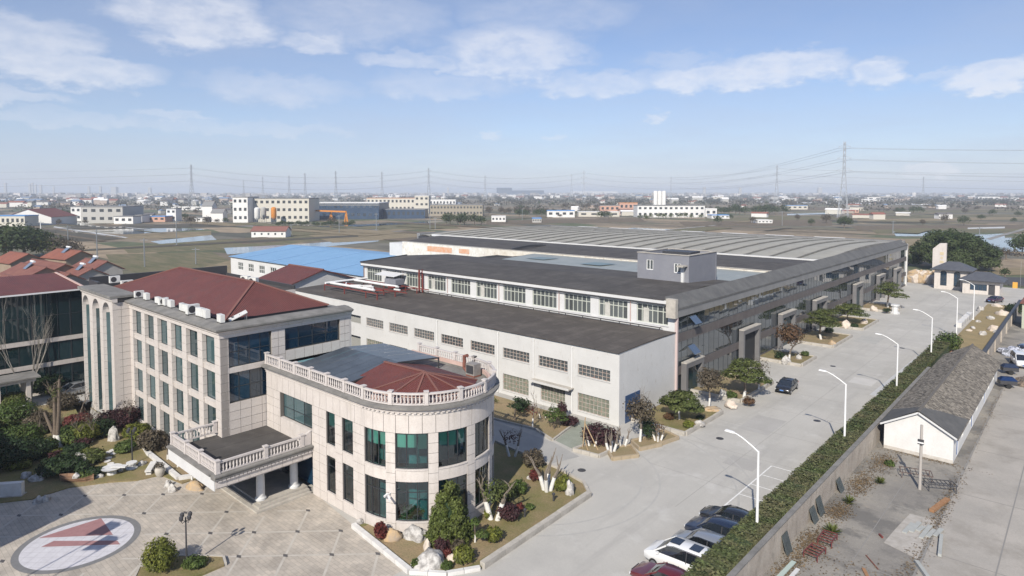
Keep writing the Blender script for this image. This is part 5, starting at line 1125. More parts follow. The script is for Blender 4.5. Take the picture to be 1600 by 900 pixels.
# --- in front of the white workshop
cloud_pine('niwaki_pine','small layered pine in the shaded bed before the white workshop',G(806,658),2.5,.9,LDARK,pads=5,n=450,z0=.1); bush('dark_shrub','dark round shrub behind the small layered pine',G(815,645),1.1,1.6,LDARK,n=600,z0=.1)
bare_tree('bare_red_tree','small bare reddish tree with white trunk in the workshop bed',G(832,668),2.5,3,1,.09,1.0,(LRED,130,.09),z0=.1); bare_tree('bare_sapling','thin bare sapling before the workshop door canopy',G(848,655),3.0,3,2,.05,.6,None,z0=.1)
cloud_pine('blue_pine','bluish green clipped pine shrub in the workshop bed',G(866,672),2.2,1.2,LGRN,pads=8,n=900,z0=.1); bush('purple_shrub','upright dark red shrub behind the bluish pine shrub',G(878,655),.6,1.8,LPUR,n=420,z0=.1); bush('purple_shrub','low purple mound at the right end of the workshop bed',G(890,665),1.0,.9,LPUR,n=600,z0=.1)
bush('purple_shrub','wide dark purple mound at the workshop corner',G(937,692),2.0,1.6,LPUR,n=1400,lobes=9,z0=.15); solo('clipped_hedge', leaves(MB(), [((-53.5,54.2,.6),(2.2,.7,.5)),((-55.5,54.2,.6),(2.2,.7,.5))], 1200,.1), LYEL, 'bright green clipped low hedge behind the round hall', 'hedge', (-54,54.2,.1))
bare_tree('propped_tree','lopped young tree propped with bamboo poles at the lane corner',G(925,700),2.0,1,2,.11,.7,None,z0=.2,cut=True)
q = G(917,702)
for k,(dx,dy,tx_,ty_,h_) in enumerate(((-.3,-.3,0,0,3.1),(1.3,.2,-.1,0,2.6),(.9,-.9,-1.2,1.2,1.2))): solo('bamboo_pole', MB().tube([(q.x+dx,q.y+dy,.0),(q.x+tx_-.2,q.y+ty_,h_)],.05,6), pm('bamboo', (.42,.30,.17), rough=.7) if k == 0 else bpy.data.materials['bamboo'], ('upright bamboo pole beside the propped young tree','slanting bamboo pole leaning on the propped young tree','low bamboo pole lying across the propped tree bed')[k], 'pole', (q.x+dx,q.y+dy,0))
bare_tree('cut_tree','white limewashed lopped tree in the brick planter at the lane corner',G(955,708),2.4,1,4,.13,.9,None,z0=.2,cut=True); bare_tree('cut_tree','second white limewashed lopped tree right in the brick planter',G(972,700),2.2,1,3,.11,.9,None,z0=.2,cut=True)
bare_tree('shade_tree','leafy olive-brown tree with white trunk in a square planter at the workshop corner',G(1000,693),4.6,3,1,.13,1.4,(LDUL,1500,.14),z0=.2); bush('dark_shrub','dark shrub right of the square planter at the workshop corner',G(1012,688),.9,2.2,LDARK,n=480,z0=.2)
bare_tree('cut_tree','small white lopped tree in the low planter near the first kerbed bed',G(1028,692),2.0,1,4,.1,.8,(LBRN,100,.1),z0=.2,cut=True)
# --- kerbed beds along the glazed hall
bed_trees = [(1062,655,3.0,2.2,LPINE,'green umbrella pine with white trunk in the first kerbed bed',.45),(1162,620,4.6,2.4,LPINE,'layered pine propped with stakes in the second kerbed bed',.25),(1283,530,5.0,2.7,LPINE,'layered pine with white forked trunk in the fourth kerbed bed',.3),(1325,505,3.6,3.0,LPINE,'low wide pine over rocks in the fifth kerbed bed',.0),(1387,480,5.4,3.0,LPINE,'layered pine in the sixth and farthest kerbed bed',.3)]
for px,py,h_,r_,mt,lb,lm_ in bed_trees: cloud_pine('umbrella_pine', lb, G(px,py,.26), h_, r_, mt, lime=lm_, pads=10, n=4200, group='clipped pines along the glazed hall', size=.15)
bare_tree('bare_brown_tree','brown twiggy tree beside the first portal of the glazed hall',G(1108,635,.26),4.6,3,1,.12,1.1,(LDUL,1500,.15)); bare_tree('brown_tree','russet brown leaved tree in the third kerbed bed',G(1233,563,.26),5.6,3,1,.15,1.0,(LBRN,1700,.17)); bare_tree('bare_brown_tree','thin grey twiggy tree behind the layered pine in the second bed',G(1185,610,.26),4.2,3,1,.1,.9,(LDUL,300,.13))
for k,(px,py,sx,sz,mt,lb) in enumerate(((1093,663,.7,.45,ROCKW,'pale rock near the kerb of the first bed'),(1112,640,1.3,.35,ROCKY,'long ochre boulder at the far end of the first bed'),(1130,618,.9,.8,ROCKW,'white rock at the left of the second bed'),(1142,634,.9,.7,ROCKP,'pale rock under the propped pine in the second bed'),(1228,566,.8,1.0,ROCKW,'tall pale rock under the russet tree'),(1248,560,.8,.6,ROCKW,'white rock right of the russet tree'),(1300,538,.8,.7,ROCKY,'ochre rock at the front of the fourth bed'),(1322,510,1.3,1.1,ROCKP,'pink boulder left under the low wide pine'),(1350,505,1.0,1.0,ROCKP,'pink boulder right under the low wide pine'),(1365,484,1.0,.9,ROCKP,'rock left under the farthest layered pine'),(1398,484,1.0,.8,ROCKP,'rock right under the farthest layered pine'))):
    rock('bed_rock', lb, G(px,py,.26), sx, sx*.7, sz, mt, k, z0=.26, seed=20+k)
for k,(px,py,r_,mt,lb) in enumerate(((1075,668,.6,LYEL,'yellow green cushion shrub in the first bed'),(1093,655,.4,LDARK,'small dark shrub beside the pale rock in the first bed'),(1045,655,.6,LBRN,'straw coloured shrub at the near end of the first bed'),(1170,632,.7,LBRN,'brown shrub at the kerb of the second bed'),(1200,600,.5,LDARK,'dark clipped tuft at the far end of the second bed'),(1143,622,.7,LGRN,'green shrub left of the propped pine'),(1218,560,.8,LDARK,'dark shrub left of the russet tree'),(1258,556,.6,LGRN,'green shrub right of the russet tree'),(1295,520,.9,LDARK,'dark shrub behind the fourth bed pine'),(1335,512,.7,LDARK,'dark shrub between the pink boulders'),(1385,488,.8,LDARK,'dark shrub under the farthest layered pine'))):
    bush('bed_shrub', lb, G(px,py,.26), r_, r_*1.2, mt, n=300, z0=.26)
q = G(1398,490); solo('white_pedestal', MB().lathe([(.9,0),(.9,.3),(.6,.4),(.6,1.5),(.85,1.6),(.85,1.9)],8,(q.x,q.y,0)), WHITE2, 'white round pedestal at the kerb end of the farthest bed', 'pedestal', (q.x,q.y,0))
# --- entrance garden
def big_bush(name,label,px,py,r_,h_,mt,n=1700): return bush(name,label,G(px,py,.1),r_*1.2,h_*1.25,mt,n=n,lobes=9,size=.14)
gard = [('round_shrub','large dark green bush at the left edge of the entrance garden',22,668,1.9,2.3,LGRN),('round_shrub','big round olive green bush left of the limewashed trunk',30,705,1.8,2.2,LGRN),('round_shrub','low dark green bush in front of the tall limewashed trunk',55,715,1.5,1.4,LDARK),('round_shrub','dark bush at the shaded left corner of the entrance garden',5,730,2.2,2.0,LDARK),('round_shrub','dark hedge-like bush before the grey boulder',95,738,1.6,1.2,LDARK),('golden_shrub','yellow green bush at the foot of the limewashed trunk',72,706,.9,1.0,LYEL),('round_shrub','green bush right of the limewashed trunk',112,690,1.3,1.3,LGRN),('round_shrub','yellowish green bush in the middle of the entrance garden',135,688,1.2,1.5,LYEL),('red_shrub','reddish brown shrub behind the middle green bushes',122,668,1.1,1.2,LRED),('round_shrub','dark green bush left of the standing stone',158,680,1.2,1.4,LDARK),('purple_shrub','wide purple-brown shrub before the arched tower',180,668,1.7,1.6,LPUR),('purple_shrub','dull purple shrub at the foot of the office corner',200,660,1.2,1.5,LPUR),('golden_shrub','yellow green clipped bush near the office corner',213,684,1.1,1.2,LYEL),('round_shrub','small green ball by the stepping stones',195,705,.8,.8,LGRN),('dull_shrub','brownish domed shrub behind the white kerb',240,702,1.2,1.5,LDUL),('dull_shrub','grey brown shrub left of the pergola foot',58,668,1.2,1.4,LDUL),('dull_shrub','bare brown shrub right of the pergola',100,640,1.3,1.6,LDUL),('round_shrub','olive shrub under the pergola beam',20,640,1.5,1.6,LPINE),('round_shrub','dark green shrub right of the pergola post',75,615,1.6,2.0,LDARK),('round_shrub','dark shrub at the foot of the bare tree',30,600,1.8,2.2,LPINE),('round_shrub','green bush left of the grey boulder',118,715,1.0,1.0,LDARK),('round_shrub','low olive bush right of the grey boulder',142,722,1.0,.9,LPINE)]
for nm_,lb,px,py,r_,h_,mt in gard: big_bush(nm_,lb,px,py,r_,h_,mt)
for k in range(34):
    px_ = random.uniform(5,150); lo_ = 640+.22*px_; py_ = random.uniform(lo_+5, min(lo_+95, 745)-max(0,(px_-150))*.3)
    q_ = G(px_,py_,.1)
    if q_.y > 21.4 or q_.x > -60 or q_.x < -94 or (q_.x > -64 and q_.y < 18.5): continue
    bush('garden_shrub','low mixed shrub filling the dense entrance garden planting',q_,random.uniform(.5,1.1),random.uniform(.5,1.3),random.choice((LDARK,LDARK,LGRN,LPINE,LDUL,LPUR,LYEL)),n=420,size=.13,group='low filler shrubs of the entrance garden')
tt = thing('lopped_tree','tall double-trunk tree with white limewashed foot in the entrance garden','tree',(*G(88,698,.1)[:2],.1)); q = G(88,698,.1)
obj('limewashed_trunk', MB().tube([(q.x-.3,q.y,0),(q.x-.15,q.y,1.3)],[.3,.2],8).tube([(q.x+.35,q.y+.2,0),(q.x+.2,q.y+.1,1.3)],[.27,.18],8), LIME, tt, sm=60)
bm_ = MB(); bm_.tube([(q.x-.15,q.y,1.3),(q.x-.1,q.y,3.5),(q.x+.1,q.y,6.2)],[.2,.17,.12],8); bm_.tube([(q.x+.2,q.y+.1,1.3),(q.x+.5,q.y+.2,3.6),(q.x+.6,q.y+.3,6.8)],[.18,.16,.11],8); bm_.tube([(q.x-.3,q.y,.9),(q.x-1.1,q.y-.4,2.6),(q.x-1.3,q.y-.6,3.4)],[.18,.14,.1],7)
for k in range(12): branches(bm_, (q.x+random.uniform(-.1,.6),q.y,random.uniform(4.5,6.5)), (random.uniform(-1,1),random.uniform(-1,1),.5), .9, .05, 1, 2)
obj('trunk', bm_, BARK, tt, sm=60); obj('foliage', leaves(MB(), [((q.x+.2,q.y,5.6),(.7,.7,1.1))], 160,.1,shell=.1), LPINE, tt)
for k,(px,py,h_,lb) in enumerate(((125,655,4.2,'bare twiggy tree with white foot left of the arched tower'),(140,690,3.6,'pale bare multi-stem tree in the middle of the entrance garden'),(200,668,3.2,'leaning grey bare tree with white trunk before the office'),(62,680,3.4,'thin bare tree near the pergola'),(278,730,1.8,'small bare tree with white trunk beside the porch'),(300,752,1.6,'white limewashed stump tree beside the porch slab'),(262,718,1.6,'small white trunk tree behind the white kerb'))):
    bare_tree('bare_tree', lb, G(px,py,.1), h_, 3, 3 if k in (1,) else 1, .09, .6, (LDUL,120 if h_>2 else 40,.09), z0=.1)
bt = bare_tree('bare_tree','tall pale bare tree in front of the glass wing',(-94.6,18.0),12.5,4,3,.13,0,None,z0=.1,kids=3,spread=.17,bark=pm('silvery bark', (.36,.33,.29), (.26,.235,.2), 5, .9))
for k,(px,py,sx,sz,mt,lb) in enumerate(((128,725,1.5,1.2,ROCKW,'large grey boulder in the entrance garden'),(178,688,.6,1.7,ROCKW,'tall standing stone before the office'),(60,748,1.0,.7,ROCKW,'grey flat boulder in the garden shade'),(40,745,.6,.6,ROCKW,'pale rock in the garden shade'),(140,745,.9,.4,ROCKW,'flat slab rock behind the stone bowl'),(98,735,.5,.6,ROCKW,'small white rock behind the wooden boat planter'),(188,735,.4,.35,ROCKW,'small white rock at the garden edge left of lamp base'),(155,745,.5,.4,ROCKW,'white rock right of the boat planter'),(222,726,.45,.4,ROCKW,'white rock near the carved bench'),(262,758,.5,.55,ROCKW,'white rock before the white kerb end'),(270,766,.45,.6,ROCKW,'last white rock at the white kerb end'),(60,783,.5,.5,ROCKW,'white rock in the shade at the plaza edge'),(72,780,.5,.45,ROCKW,'second white rock in the shade at the plaza edge'))):
    rock('garden_rock', lb, G(px,py,.1), sx, sx*.7, sz, mt, k, z0=.1 if py<745 else .02, seed=40+k)
rock('ochre_rock','yellow ochre rock at the foot of the porch corner',G(305,763),1.0,.6,.7,ROCKY,.4,z0=.02,seed=61)
for k,(px,py) in enumerate(((170,707),(176,704),(178,709),(170,716),(168,721),(173,725),(180,728))): q = G(px,py,.1); solo('stepping_stone', MB().lathe([(.28,0),(.3,.06),(.26,.08)],8,(q.x,q.y,.1)), KERBW, 'pale stepping stone in the winding garden row', 'stepping stone', (q.x,q.y,.1), 'stepping stones in the entrance garden')
q = G(120,752); bo = thing('boat_planter','brown wooden boat-shaped planter with a white rock at the plaza edge','planter',(q.x,q.y,0)); m = MB(); rw = []
for i in range(7):
    f = i/6*2-1; wv_ = .55*(1-f*f)**.6+.02; zz = .45+.18*f*f; rw.append([(q.x+f*1.5*.75,q.y+f*1.5*.66-0,0)]); e = Vector((-.66,.75,0)); c_ = Vector((q.x+f*1.1,q.y+f*1.0,0)); rw[-1] = [c_+e*wv_+Vector((0,0,zz)), c_+e*wv_*.6+Vector((0,0,.04)), c_-e*wv_*.6+Vector((0,0,.04)), c_-e*wv_+Vector((0,0,zz))]
vs = [p_ for r in rw for p_ in r]; m.add(vs, [(4*i+j,4*i+4+j,4*i+5+j,4*i+1+j) for i in range(6) for j in range(3)])
m.add([(p_.x,p_.y,.3) for r in rw for p_ in (r[0],r[3])], [(2*i,2*i+2,2*i+3,2*i+1) for i in range(6)]); obj('hull', m, pm('old wood', (.22,.12,.07), (.3,.19,.12), 4, .8), bo)
rock('boat_rock','rounded white rock sitting in the boat planter',(q.x,q.y),.4,.4,.45,ROCKW,0,z0=.3,seed=70)
q = G(175,742); sb = thing('stone_bowl','white stone dish on a pedestal at the garden edge','ornament',(q.x,q.y,0)); obj('pedestal', MB().lathe([(.4,0),(.36,.4),(.42,.44)],10,(q.x,q.y,0)), WHITE2, sb); obj('dish', MB().lathe([(.45,.445),(.8,.62),(.85,.68),(.5,.62)],14,(q.x,q.y,0)), WHITE2, sb); obj('slab', MB().obox((q.x+.4,q.y+.5),1.3,.5,.7,.8,.7), WHITE2, sb)
q = G(206,733); solo('lamp_base_stone', MB().lathe([(.5,0),(.5,.18),(.34,.2),(.34,.5),(.45,.55),(.45,.65)],10,(q.x,q.y,0)), WHITE2, 'round white stone base at the garden corner beside the lamp post', 'stone base', (q.x,q.y,0))
cb_ = thing('carved_bench','pale carved stone bench with dark gaps near the white kerb','bench',(*G(236,737)[:2],0)); q = G(236,737); obj('seat', MB().obox((q.x,q.y),2.2,.5,.42,.55,-.55), KERBW, cb_)
for s in (-.8,0,.8): obj('leg', MB().obox((q.x+s*math.cos(-.55),q.y+s*math.sin(-.55)),.25,.42,0,.419,-.55), KERBW, cb_)
q = G(250,745); ur = thing('stone_urn','grey stone urn before the white kerb','urn',(q.x,q.y,0)); obj('body', MB().lathe([(.22,0),(.26,.08),(.4,.4),(.42,.7),(.3,.85),(.36,.92)],12,(q.x,q.y,0)), KERB, ur, sm=50); obj('plant', leaves(MB(), [((q.x,q.y,1.05),(.35,.35,.25))], 120,.08), LDUL, ur)
for k,(px,py) in enumerate(((0,772),)):
    sg_ = thing('stone_screen','long pale carved stone slab standing on the shaded plaza at the left edge','stone slab',(*G(20,775)[:2],0)); q = G(20,775); obj('slab', MB().obox((q.x-.9,q.y-1.2),4.6,.5,.12,1.15,.9), KERBW, sg_); obj('foot', MB().obox((q.x-.9,q.y-1.2),4.8,.8,0,.119,.9), KERB, sg_)
# pergola
pg = thing('pergola','grey stone pergola frame with flat roof at the left edge of the garden','pergola',(-92,15,0))
for x,y in ((-90.6,17.2),(-92.6,17.2),(-90.6,14.4),(-92.6,14.4),(-90.6,11.4)): obj('post', MB().box(x-.22,x+.22,y-.22,y+.22,.1,3.2), GRAN, pg)
obj('beam', MB().box(-90.95,-90.3,10.4,17.9,3.2,3.6), GRAN, pg); obj('beam', MB().box(-92.95,-92.3,10.4,17.9,3.2,3.6), GRAN, pg)
for y in (10.6,14.2,17.4): obj('cross_beam', MB().box(-92.29,-90.96,y-.2,y+.2,3.25,3.58), GRAN, pg)
obj('top', MB().box(-93.4,-89.9,10.2,18.3,3.601,3.75), CORN, pg)
pt = thing('garden_table','round white garden table and stools under the pergola','table',(-89.2,16.2,.1)); obj('top', MB().lathe([(.7,.7),(.75,.74),(.7,.8)],14,(-89.0,16.2,.1)), WHITE2, pt); obj('stem', MB().lathe([(.3,0),(.15,.2),(.15,.699)],10,(-89.0,16.2,.1)), WHITE2, pt)
for k in range(3): a = 2.1*k; solo('garden_stool', MB().lathe([(.16,0),(.22,.2),(.16,.42)],10,(-89.0+1.15*math.cos(a),16.2+1.15*math.sin(a),.1)), WHITE2, 'white drum stool at the garden table', 'stool', (-89+1.15*math.cos(a),16.2+1.15*math.sin(a),.1), 'stools at the garden table')
# plaza lamps
def plaza_lamp(p, h, label, z0=.0):
    x, y = p[0], p[1]; t = thing('lamp_post', label, 'lamp post', (x,y,z0)); obj('pole', MB().lathe([(.16,0),(.16,.25),(.06,.35),(.05,h)],8,(x,y,z0)), STEELD, t)
    for k in range(4):
        a = math.pi/2*k+.3; q = (x+.34*math.cos(a), y+.34*math.sin(a)); obj('bracket', MB().tube([(x,y,z0+h-.25),(x+.25*math.cos(a),y+.25*math.sin(a),z0+h-.3),(*q,z0+h-.1)],.025,5), STEELD, t)
        obj('lantern', MB().lathe([(.07,0),(.14,.1),(.14,.26),(.04,.36)],8,(*q,z0+h-.1)), STEELD, t)
plaza_lamp(G(292,886), 3.3, 'black four-lantern lamp post in the planting island at the bottom of the plaza', .1); plaza_lamp(G(207,727), 3.2, 'black lamp post at the corner of the entrance garden')
isl = bed([(-44.1,13.2),(-42.4,14.4),(-42.4,18.3),(-43.4,18.6),(-45.6,16.8),(-46.2,14.4)], SOILG, .16); kerbs(isl, [(-42.4,18.4),(-43.4,18.7),(-45.7,16.8),(-46.3,14.4),(-44.1,13.1)], .15, .2, KERB, .9)
bush('golden_ball','large round golden green clipped bush at the bottom of the plaza',(-44.9,15.2),1.15,2.1,LYEL,n=2200,lobes=10,size=.09); bush('green_shrub','low green shrub behind the golden ball in the plaza island',(-43.6,16.9),.8,.7,LGRN,n=500)
for k in range(2):
    x, y = ((-48.4,3.5),(-46.3,2.7))[k]; t = thing('flag_pole',('flag pole left of two standing below the photo edge','flag pole right of two standing below the photo edge')[k],'flag pole',(x,y,0)); obj('pole', MB().tube([(x,y,0),(x,y,10)],[.07,.04],8), GALV, t)
    m = MB(); n_ = 10
    for i in range(n_+1): f = i/n_; xx = x-2.0*f; yy = y+.6*f+.2*math.sin(5*f); m.v += [(xx*.75+x*.25,yy,9.4-.4*f),(xx*.75+x*.25+.1,yy-.1,8.3-.8*f)]
    m.f = [(2*i,2*i+2,2*i+3,2*i+1) for i in range(n_)]; obj('flag', m, pm('red flag', (.5,.03,.03), rough=.8) if k == 0 else pm('blue flag', (.05,.12,.4), rough=.8), t)
so = thing('neighbour_office','pale office block behind the viewer whose shadow falls on the plaza','building',(-65,-8,0)); obj('wall', MB().box(-78,-52.6,-16,-.1,0,12), GRAN, so); obj('roof', MB().box(-77.9,-52.7,-15.9,-.2,12.001,12.2), FELT, so)
# ================================================================== back yard
sh = thing('yard_shed', 'long white-walled shed with grey tiled gable roof in the back yard', 'building', (-11.9,88,0))
sx0, sx1, sy0, sy1, ez, rzg = -14.6, -8.95, 70.6, 106.5, 2.55, 4.25; xm = -11.75
SHW = streak(pm('shed whitewash', (.72,.71,.69), (.66,.65,.63), .8, .85, fine=.03), (.55,.5,.44), .3, 1, .3)
obj('gable_wall', MB().add([(sx0,sy0,-.1),(sx1,sy0,-.1),(sx1,sy0,ez),(xm,sy0,rzg-.08),(sx0,sy0,ez),(sx0,sy0+.3,-.1),(sx1,sy0+.3,-.1),(sx1,sy0+.3,ez),(xm,sy0+.3,rzg-.08),(sx0,sy0+.3,ez)], [(0,1,2,3,4),(9,8,7,6,5),(0,5,6,1),(1,6,7,2),(2,7,8,3),(3,8,9,4),(4,9,5,0)]), SHW, sh)
hs = [(75.5+5.2*k, 76.7+5.2*k, .9, 2.0) for k in range(6)]+[(72.6,73.6,0,2.05),(82.5,83.5,0,2.05),(93,94,0,2.05)]
hs.sort(); obj('side_wall', holed(right(sx1), sy0+.301, sy1, -.1, ez, -.25, 0, hs), SHW, sh); obj('side_wall', MB().box(sx0,sx0+.25,sy0+.301,sy1,-.1,ez), SHW, sh)
BLUEDR = pm('blue shed door', (.05,.16,.42), rough=.6)
for u0,u1,z0,z1 in hs:
    if z0 > .5: window(sh, right(sx1), u0, u1, z0, z1, 2, 1, STEELW, WINW, n=-.05, fw=.06)
    else: obj('door', wbox(MB(), right(sx1), u0, u1, z0-.08, z1, -.1, -.05), BLUEDR, sh)
obj('core', MB().box(sx0+.3,sx1-.4,sy0+.4,sy1-.1,-.1,ez-.05), DARK, sh); obj('rear_wall', MB().add([(sx0,sy1,-.1),(sx1,sy1,-.1),(sx1,sy1,ez),(xm,sy1,rzg-.1),(sx0,sy1,ez)],[(4,3,2,1,0)]), SHW, sh)
TILE = pm('grey clay tile', (.175,.155,.13), (.23,.205,.17), 1.0, .95, island=.45, bump=.3, bscale=8)
TILER = pm('ridge tile', (.13,.12,.11), rough=.95)
def tiled(x_e, z_e, x_r, z_r, y0, y1):
    m = MB(); d = Vector((x_r-x_e,0,z_r-z_e)); ln = d.length; d.normalize(); up = Vector((-d.z,0,d.x)) if d.x > 0 else Vector((d.z,0,-d.x)); nr = int(ln/.24); nc = int((y1-y0)/.22)
    for i in range(nr):
        for j in range(nc):
            a = Vector((x_e,y0+(y1-y0)*j/nc,z_e))+d*(ln*i/nr); y_ = (y1-y0)/nc*.94; h = .035+random.uniform(-.012,.02); t_ = random.uniform(-.012,.012)
            b_ = a+d*(ln/nr*1.06); q = [a+up*(h+t_), a+Vector((0,y_,0))+up*(h-t_), b_+Vector((0,y_,0))+up*.006, b_+up*.006, a, a+Vector((0,y_,0))]
            o = len(m.v); m.v += [tuple(v) for v in q]; m.f += [(o,o+1,o+2,o+3),(o+4,o+5,o+1,o)]
    return m
e_ = .38; dz_ = (rzg-ez)/(xm-sx0)
obj('roof_board', MB().add([(sx0-e_,sy0-.25,ez-e_*dz_),(xm,sy0-.25,rzg),(sx1+e_,sy0-.25,ez-e_*dz_),(sx0-e_,sy1+.2,ez-e_*dz_),(xm,sy1+.2,rzg),(sx1+e_,sy1+.2,ez-e_*dz_),(sx0-e_,sy0-.25,ez-e_*dz_-.08),(xm,sy0-.25,rzg-.08),(sx1+e_,sy0-.25,ez-e_*dz_-.08),(sx0-e_,sy1+.2,ez-e_*dz_-.08),(xm,sy1+.2,rzg-.08),(sx1+e_,sy1+.2,ez-e_*dz_-.08)],
   [(0,1,4,3),(1,2,5,4),(9,10,7,6),(10,11,8,7),(0,6,7,1),(1,7,8,2),(3,4,10,9),(4,5,11,10),(0,3,9,6),(2,8,11,5)]), TILER, sh)
obj('roof_tiles', tiled(sx1+e_,ez-e_*dz_+.01,xm,rzg+.01,sy0-.24,sy1+.18), TILE, sh, kind='stuff'); obj('roof_tiles', tiled(sx0-e_,ez-e_*dz_+.01,xm,rzg+.01,sy0-.24,sy1+.18), TILE, sh, kind='stuff')
rc = MB().tube([(xm,-.23,0),(xm,.23,0)],[.14,.13],6).mesh('ridge_tile',(xm,0,0)); rc.materials.append(TILER)
for k in range(74): inst('ridge_tile', rc, sh, (xm,sy0+.1+k*.49,rzg+.03), 0)
obj('plinth', MB().box(sx0-.004,sx1+.012,sy0-.03,sy0-.002,-.1,.28), pm('dirty plinth', (.45,.41,.36), (.6,.57,.52), 1.5, .95), sh)
obj('verge_board', MB().beam((sx0-.3,sy0-.27,ez-.18),(xm,sy0-.27,rzg-.1),.05,.16), WHITE2, sh); obj('verge_board', MB().beam((xm,sy0-.27,rzg-.1),(sx1+.3,sy0-.27,ez-.18),.05,.16), WHITE2, sh)
FLTP = pm('dark repair felt', (.085,.085,.085), (.12,.118,.115), .8, .9)
zr = lambda x: rzg+.11-abs(x-xm)*dz_
for xe, yy in ((sx1+e_,6.5),(sx0-e_,5.0)): obj('felt_patch', MB().poly([(xe,sy0-.27,zr(xe)),(xe,sy0+yy,zr(xe)),(xm+(xe-xm)*.45,sy0+yy*.6,zr(xm+(xe-xm)*.45)),(xm,sy0+1.2,zr(xm)),(xm,sy0-.27,zr(xm))]), FLTP, sh)
# utility pole with box
q = (-10.17,62.56); up_ = thing('utility_pole','concrete utility pole with small black box in the yard','pole',(*q,0)); obj('pole', MB().tube([(*q,-.1),(*q,5.5)],[.13,.1],8), pm('pole concrete', (.4,.37,.34), rough=.9), up_, sm=60); obj('meter_box', MB().box(q[0]-.22,q[0]+.22,q[1]-.28,q[1]-.12,3.9,4.3), STEELD, up_); obj('meter_band', MB().box(q[0]-.23,q[0]+.23,q[1]-.3,q[1]-.281,4.0,4.12), STEELW, up_)
# red steel bench frames
def rack(name,label,p,rz,L_,Wd_,h,mt,n=5):
    t = thing(name,label,'steel frame',(*p,0),rz); t['_loc'] = 1
    for s in (-1,1):
        obj('rail', MB().beam((-L_/2,s*Wd_/2,h),(L_/2,s*Wd_/2,h),.06), mt, t)
        for e in (-1,1): obj('leg', MB().beam((e*L_*.46,s*Wd_/2,0),(e*L_*.46,s*Wd_/2,h-.03),.06), mt, t)
    for k in range(n): x = -L_/2+L_*k/(n-1); obj('slat', MB().beam((x,-Wd_/2+.035,h),(x,Wd_/2-.035,h),.05), mt, t)
RSTL = pm('maroon steel', (.13,.03,.03), (.17,.05,.045), 5, .7)
rack('bench_frame','maroon steel bench frame lying nearer in the yard',(G(1273,868).x,G(1273,868).y),1.5,1.6,.9,.42,RSTL); rack('bench_frame','maroon steel bench frame farther of the two in the yard',(G(1293,847).x,G(1293,847).y),1.6,1.6,.9,.42,RSTL)
rack('steel_rack','rusty slatted steel frame left of the utility pole',(-10.9,65.0),.3,2.4,1.3,.5,pm('rusty steel',(.12,.085,.075),rough=.8),7); rack('steel_rack','dark slatted steel frame right of the utility pole',(-8.9,63.6),.5,2.2,1.1,.6,STEELD,8)
BRD = pm('dark board', (.055,.068,.07), (.09,.105,.105), 2, .5)
for k,(y,h,lb) in enumerate(((45.2,1.3,'greenish dark board leaning on the boundary wall nearest the viewer'),(51.0,1.0,'dark board leaning on the wall, left of a touching pair'),(52.5,1.25,'dark board leaning on the wall, right of a touching pair'),(57.8,.95,'small dark board leaning alone on the boundary wall'))):
    solo('leaning_board', MB().add([(-14.9,y-.5,-.02),(-14.9,y+.5,-.02),(-15.3,y+.5,h),(-15.3,y-.5,h),(-14.84,y-.5,-.02),(-14.84,y+.5,-.02),(-15.24,y+.5,h+.02),(-15.24,y-.5,h+.02)],[(0,1,2,3),(7,6,5,4),(0,4,5,1),(1,5,6,2),(2,6,7,3),(3,7,4,0)]), BRD, lb, 'board', (-15.0,y,0))
SPK = leaf('yucca leaf',(.09,.12,.025),(.14,.15,.04))
def yucca(p, r, label):
    m = MB(); x,y = p
    for k in range(46):
        a = random.random()*6.28; e = random.uniform(.2,1.3); d = Vector((math.cos(a)*math.cos(e),math.sin(a)*math.cos(e),math.sin(e))); s = d.cross(Vector((0,0,1))).normalized()*.05; b_ = Vector((x,y,.05)); m.poly([b_-s,b_+d*r*.5-s*1.2,b_+d*r,b_+d*r*.5+s*1.2,b_+s])
    solo('yucca_plant', m, SPK, label, 'plant', (x,y,0))
yucca((-13.5,50.0),.8,'spiky green plant before the touching pair of boards'); yucca((-13.9,55.9),.65,'spiky green plant between the pair of boards and the lone board'); yucca((-12.9,61.5),.6,'spiky green plant near the weeds by the wall'); bush('weed_shrub','green weed shrub near the shed gable',(-13.2,66.2),.45,.5,LGRN,n=160,z0=-.02)
LITT = leaf('leaf litter',(.26,.19,.11),(.17,.12,.07),.5)
lt = MB()
for cx,cy,rx,ry,n in ((-14.2,47.6,.9,2.4,1500),(-14.2,53.8,.8,1.8,900),(-14.1,60.5,.8,2.6,1200),(-13.8,66.5,.9,2.5,1000),(-14.3,43.2,.7,2.2,800),(-11,45,2.5,3,250),(-8.1,60,.5,8,900),(-8.4,48,.5,5,300),(-11,70.2,3,.4,400),(-8.0,92,.4,18,500)):
    for _ in range(n):
        x,y = random.gauss(cx,rx*.6),random.gauss(cy,ry*.6)
        if x < -15.25 or (x > -14.7 and y > 70.4 and x < -8.8): continue
        a = random.random()*6.28; s = random.uniform(.03,.09); dx,dy = math.cos(a)*s,math.sin(a)*s; z = random.uniform(-.01,.06); lt.poly([(x-dx,y-dy,z),(x+dy*.6,y-dx*.6,z+.02),(x+dx,y+dy,z+.01),(x-dy*.6,y+dx*.6,z)])
lo = obj('leaf_litter', lt, LITT); lo['kind'] = 'stuff'; tag(lo,'dry leaves and rubble scattered along the yard wall','leaf litter')
def plank(name,label,p,q,wd,h,mt,cat='plank',z=.0): solo(name, MB().beam((*p,z+h/2),(*q,z+h/2),wd,h), mt, label, cat, (*p,z))
WOOD = pm('weathered wood',(.30,.26,.21),(.38,.33,.27),3,.9); WOODB = pm('brown wood',(.30,.15,.07),(.36,.2,.1),3,.8)
CEM = pm('grey cement board', (.42,.43,.41), (.36,.37,.35), 2, .9)
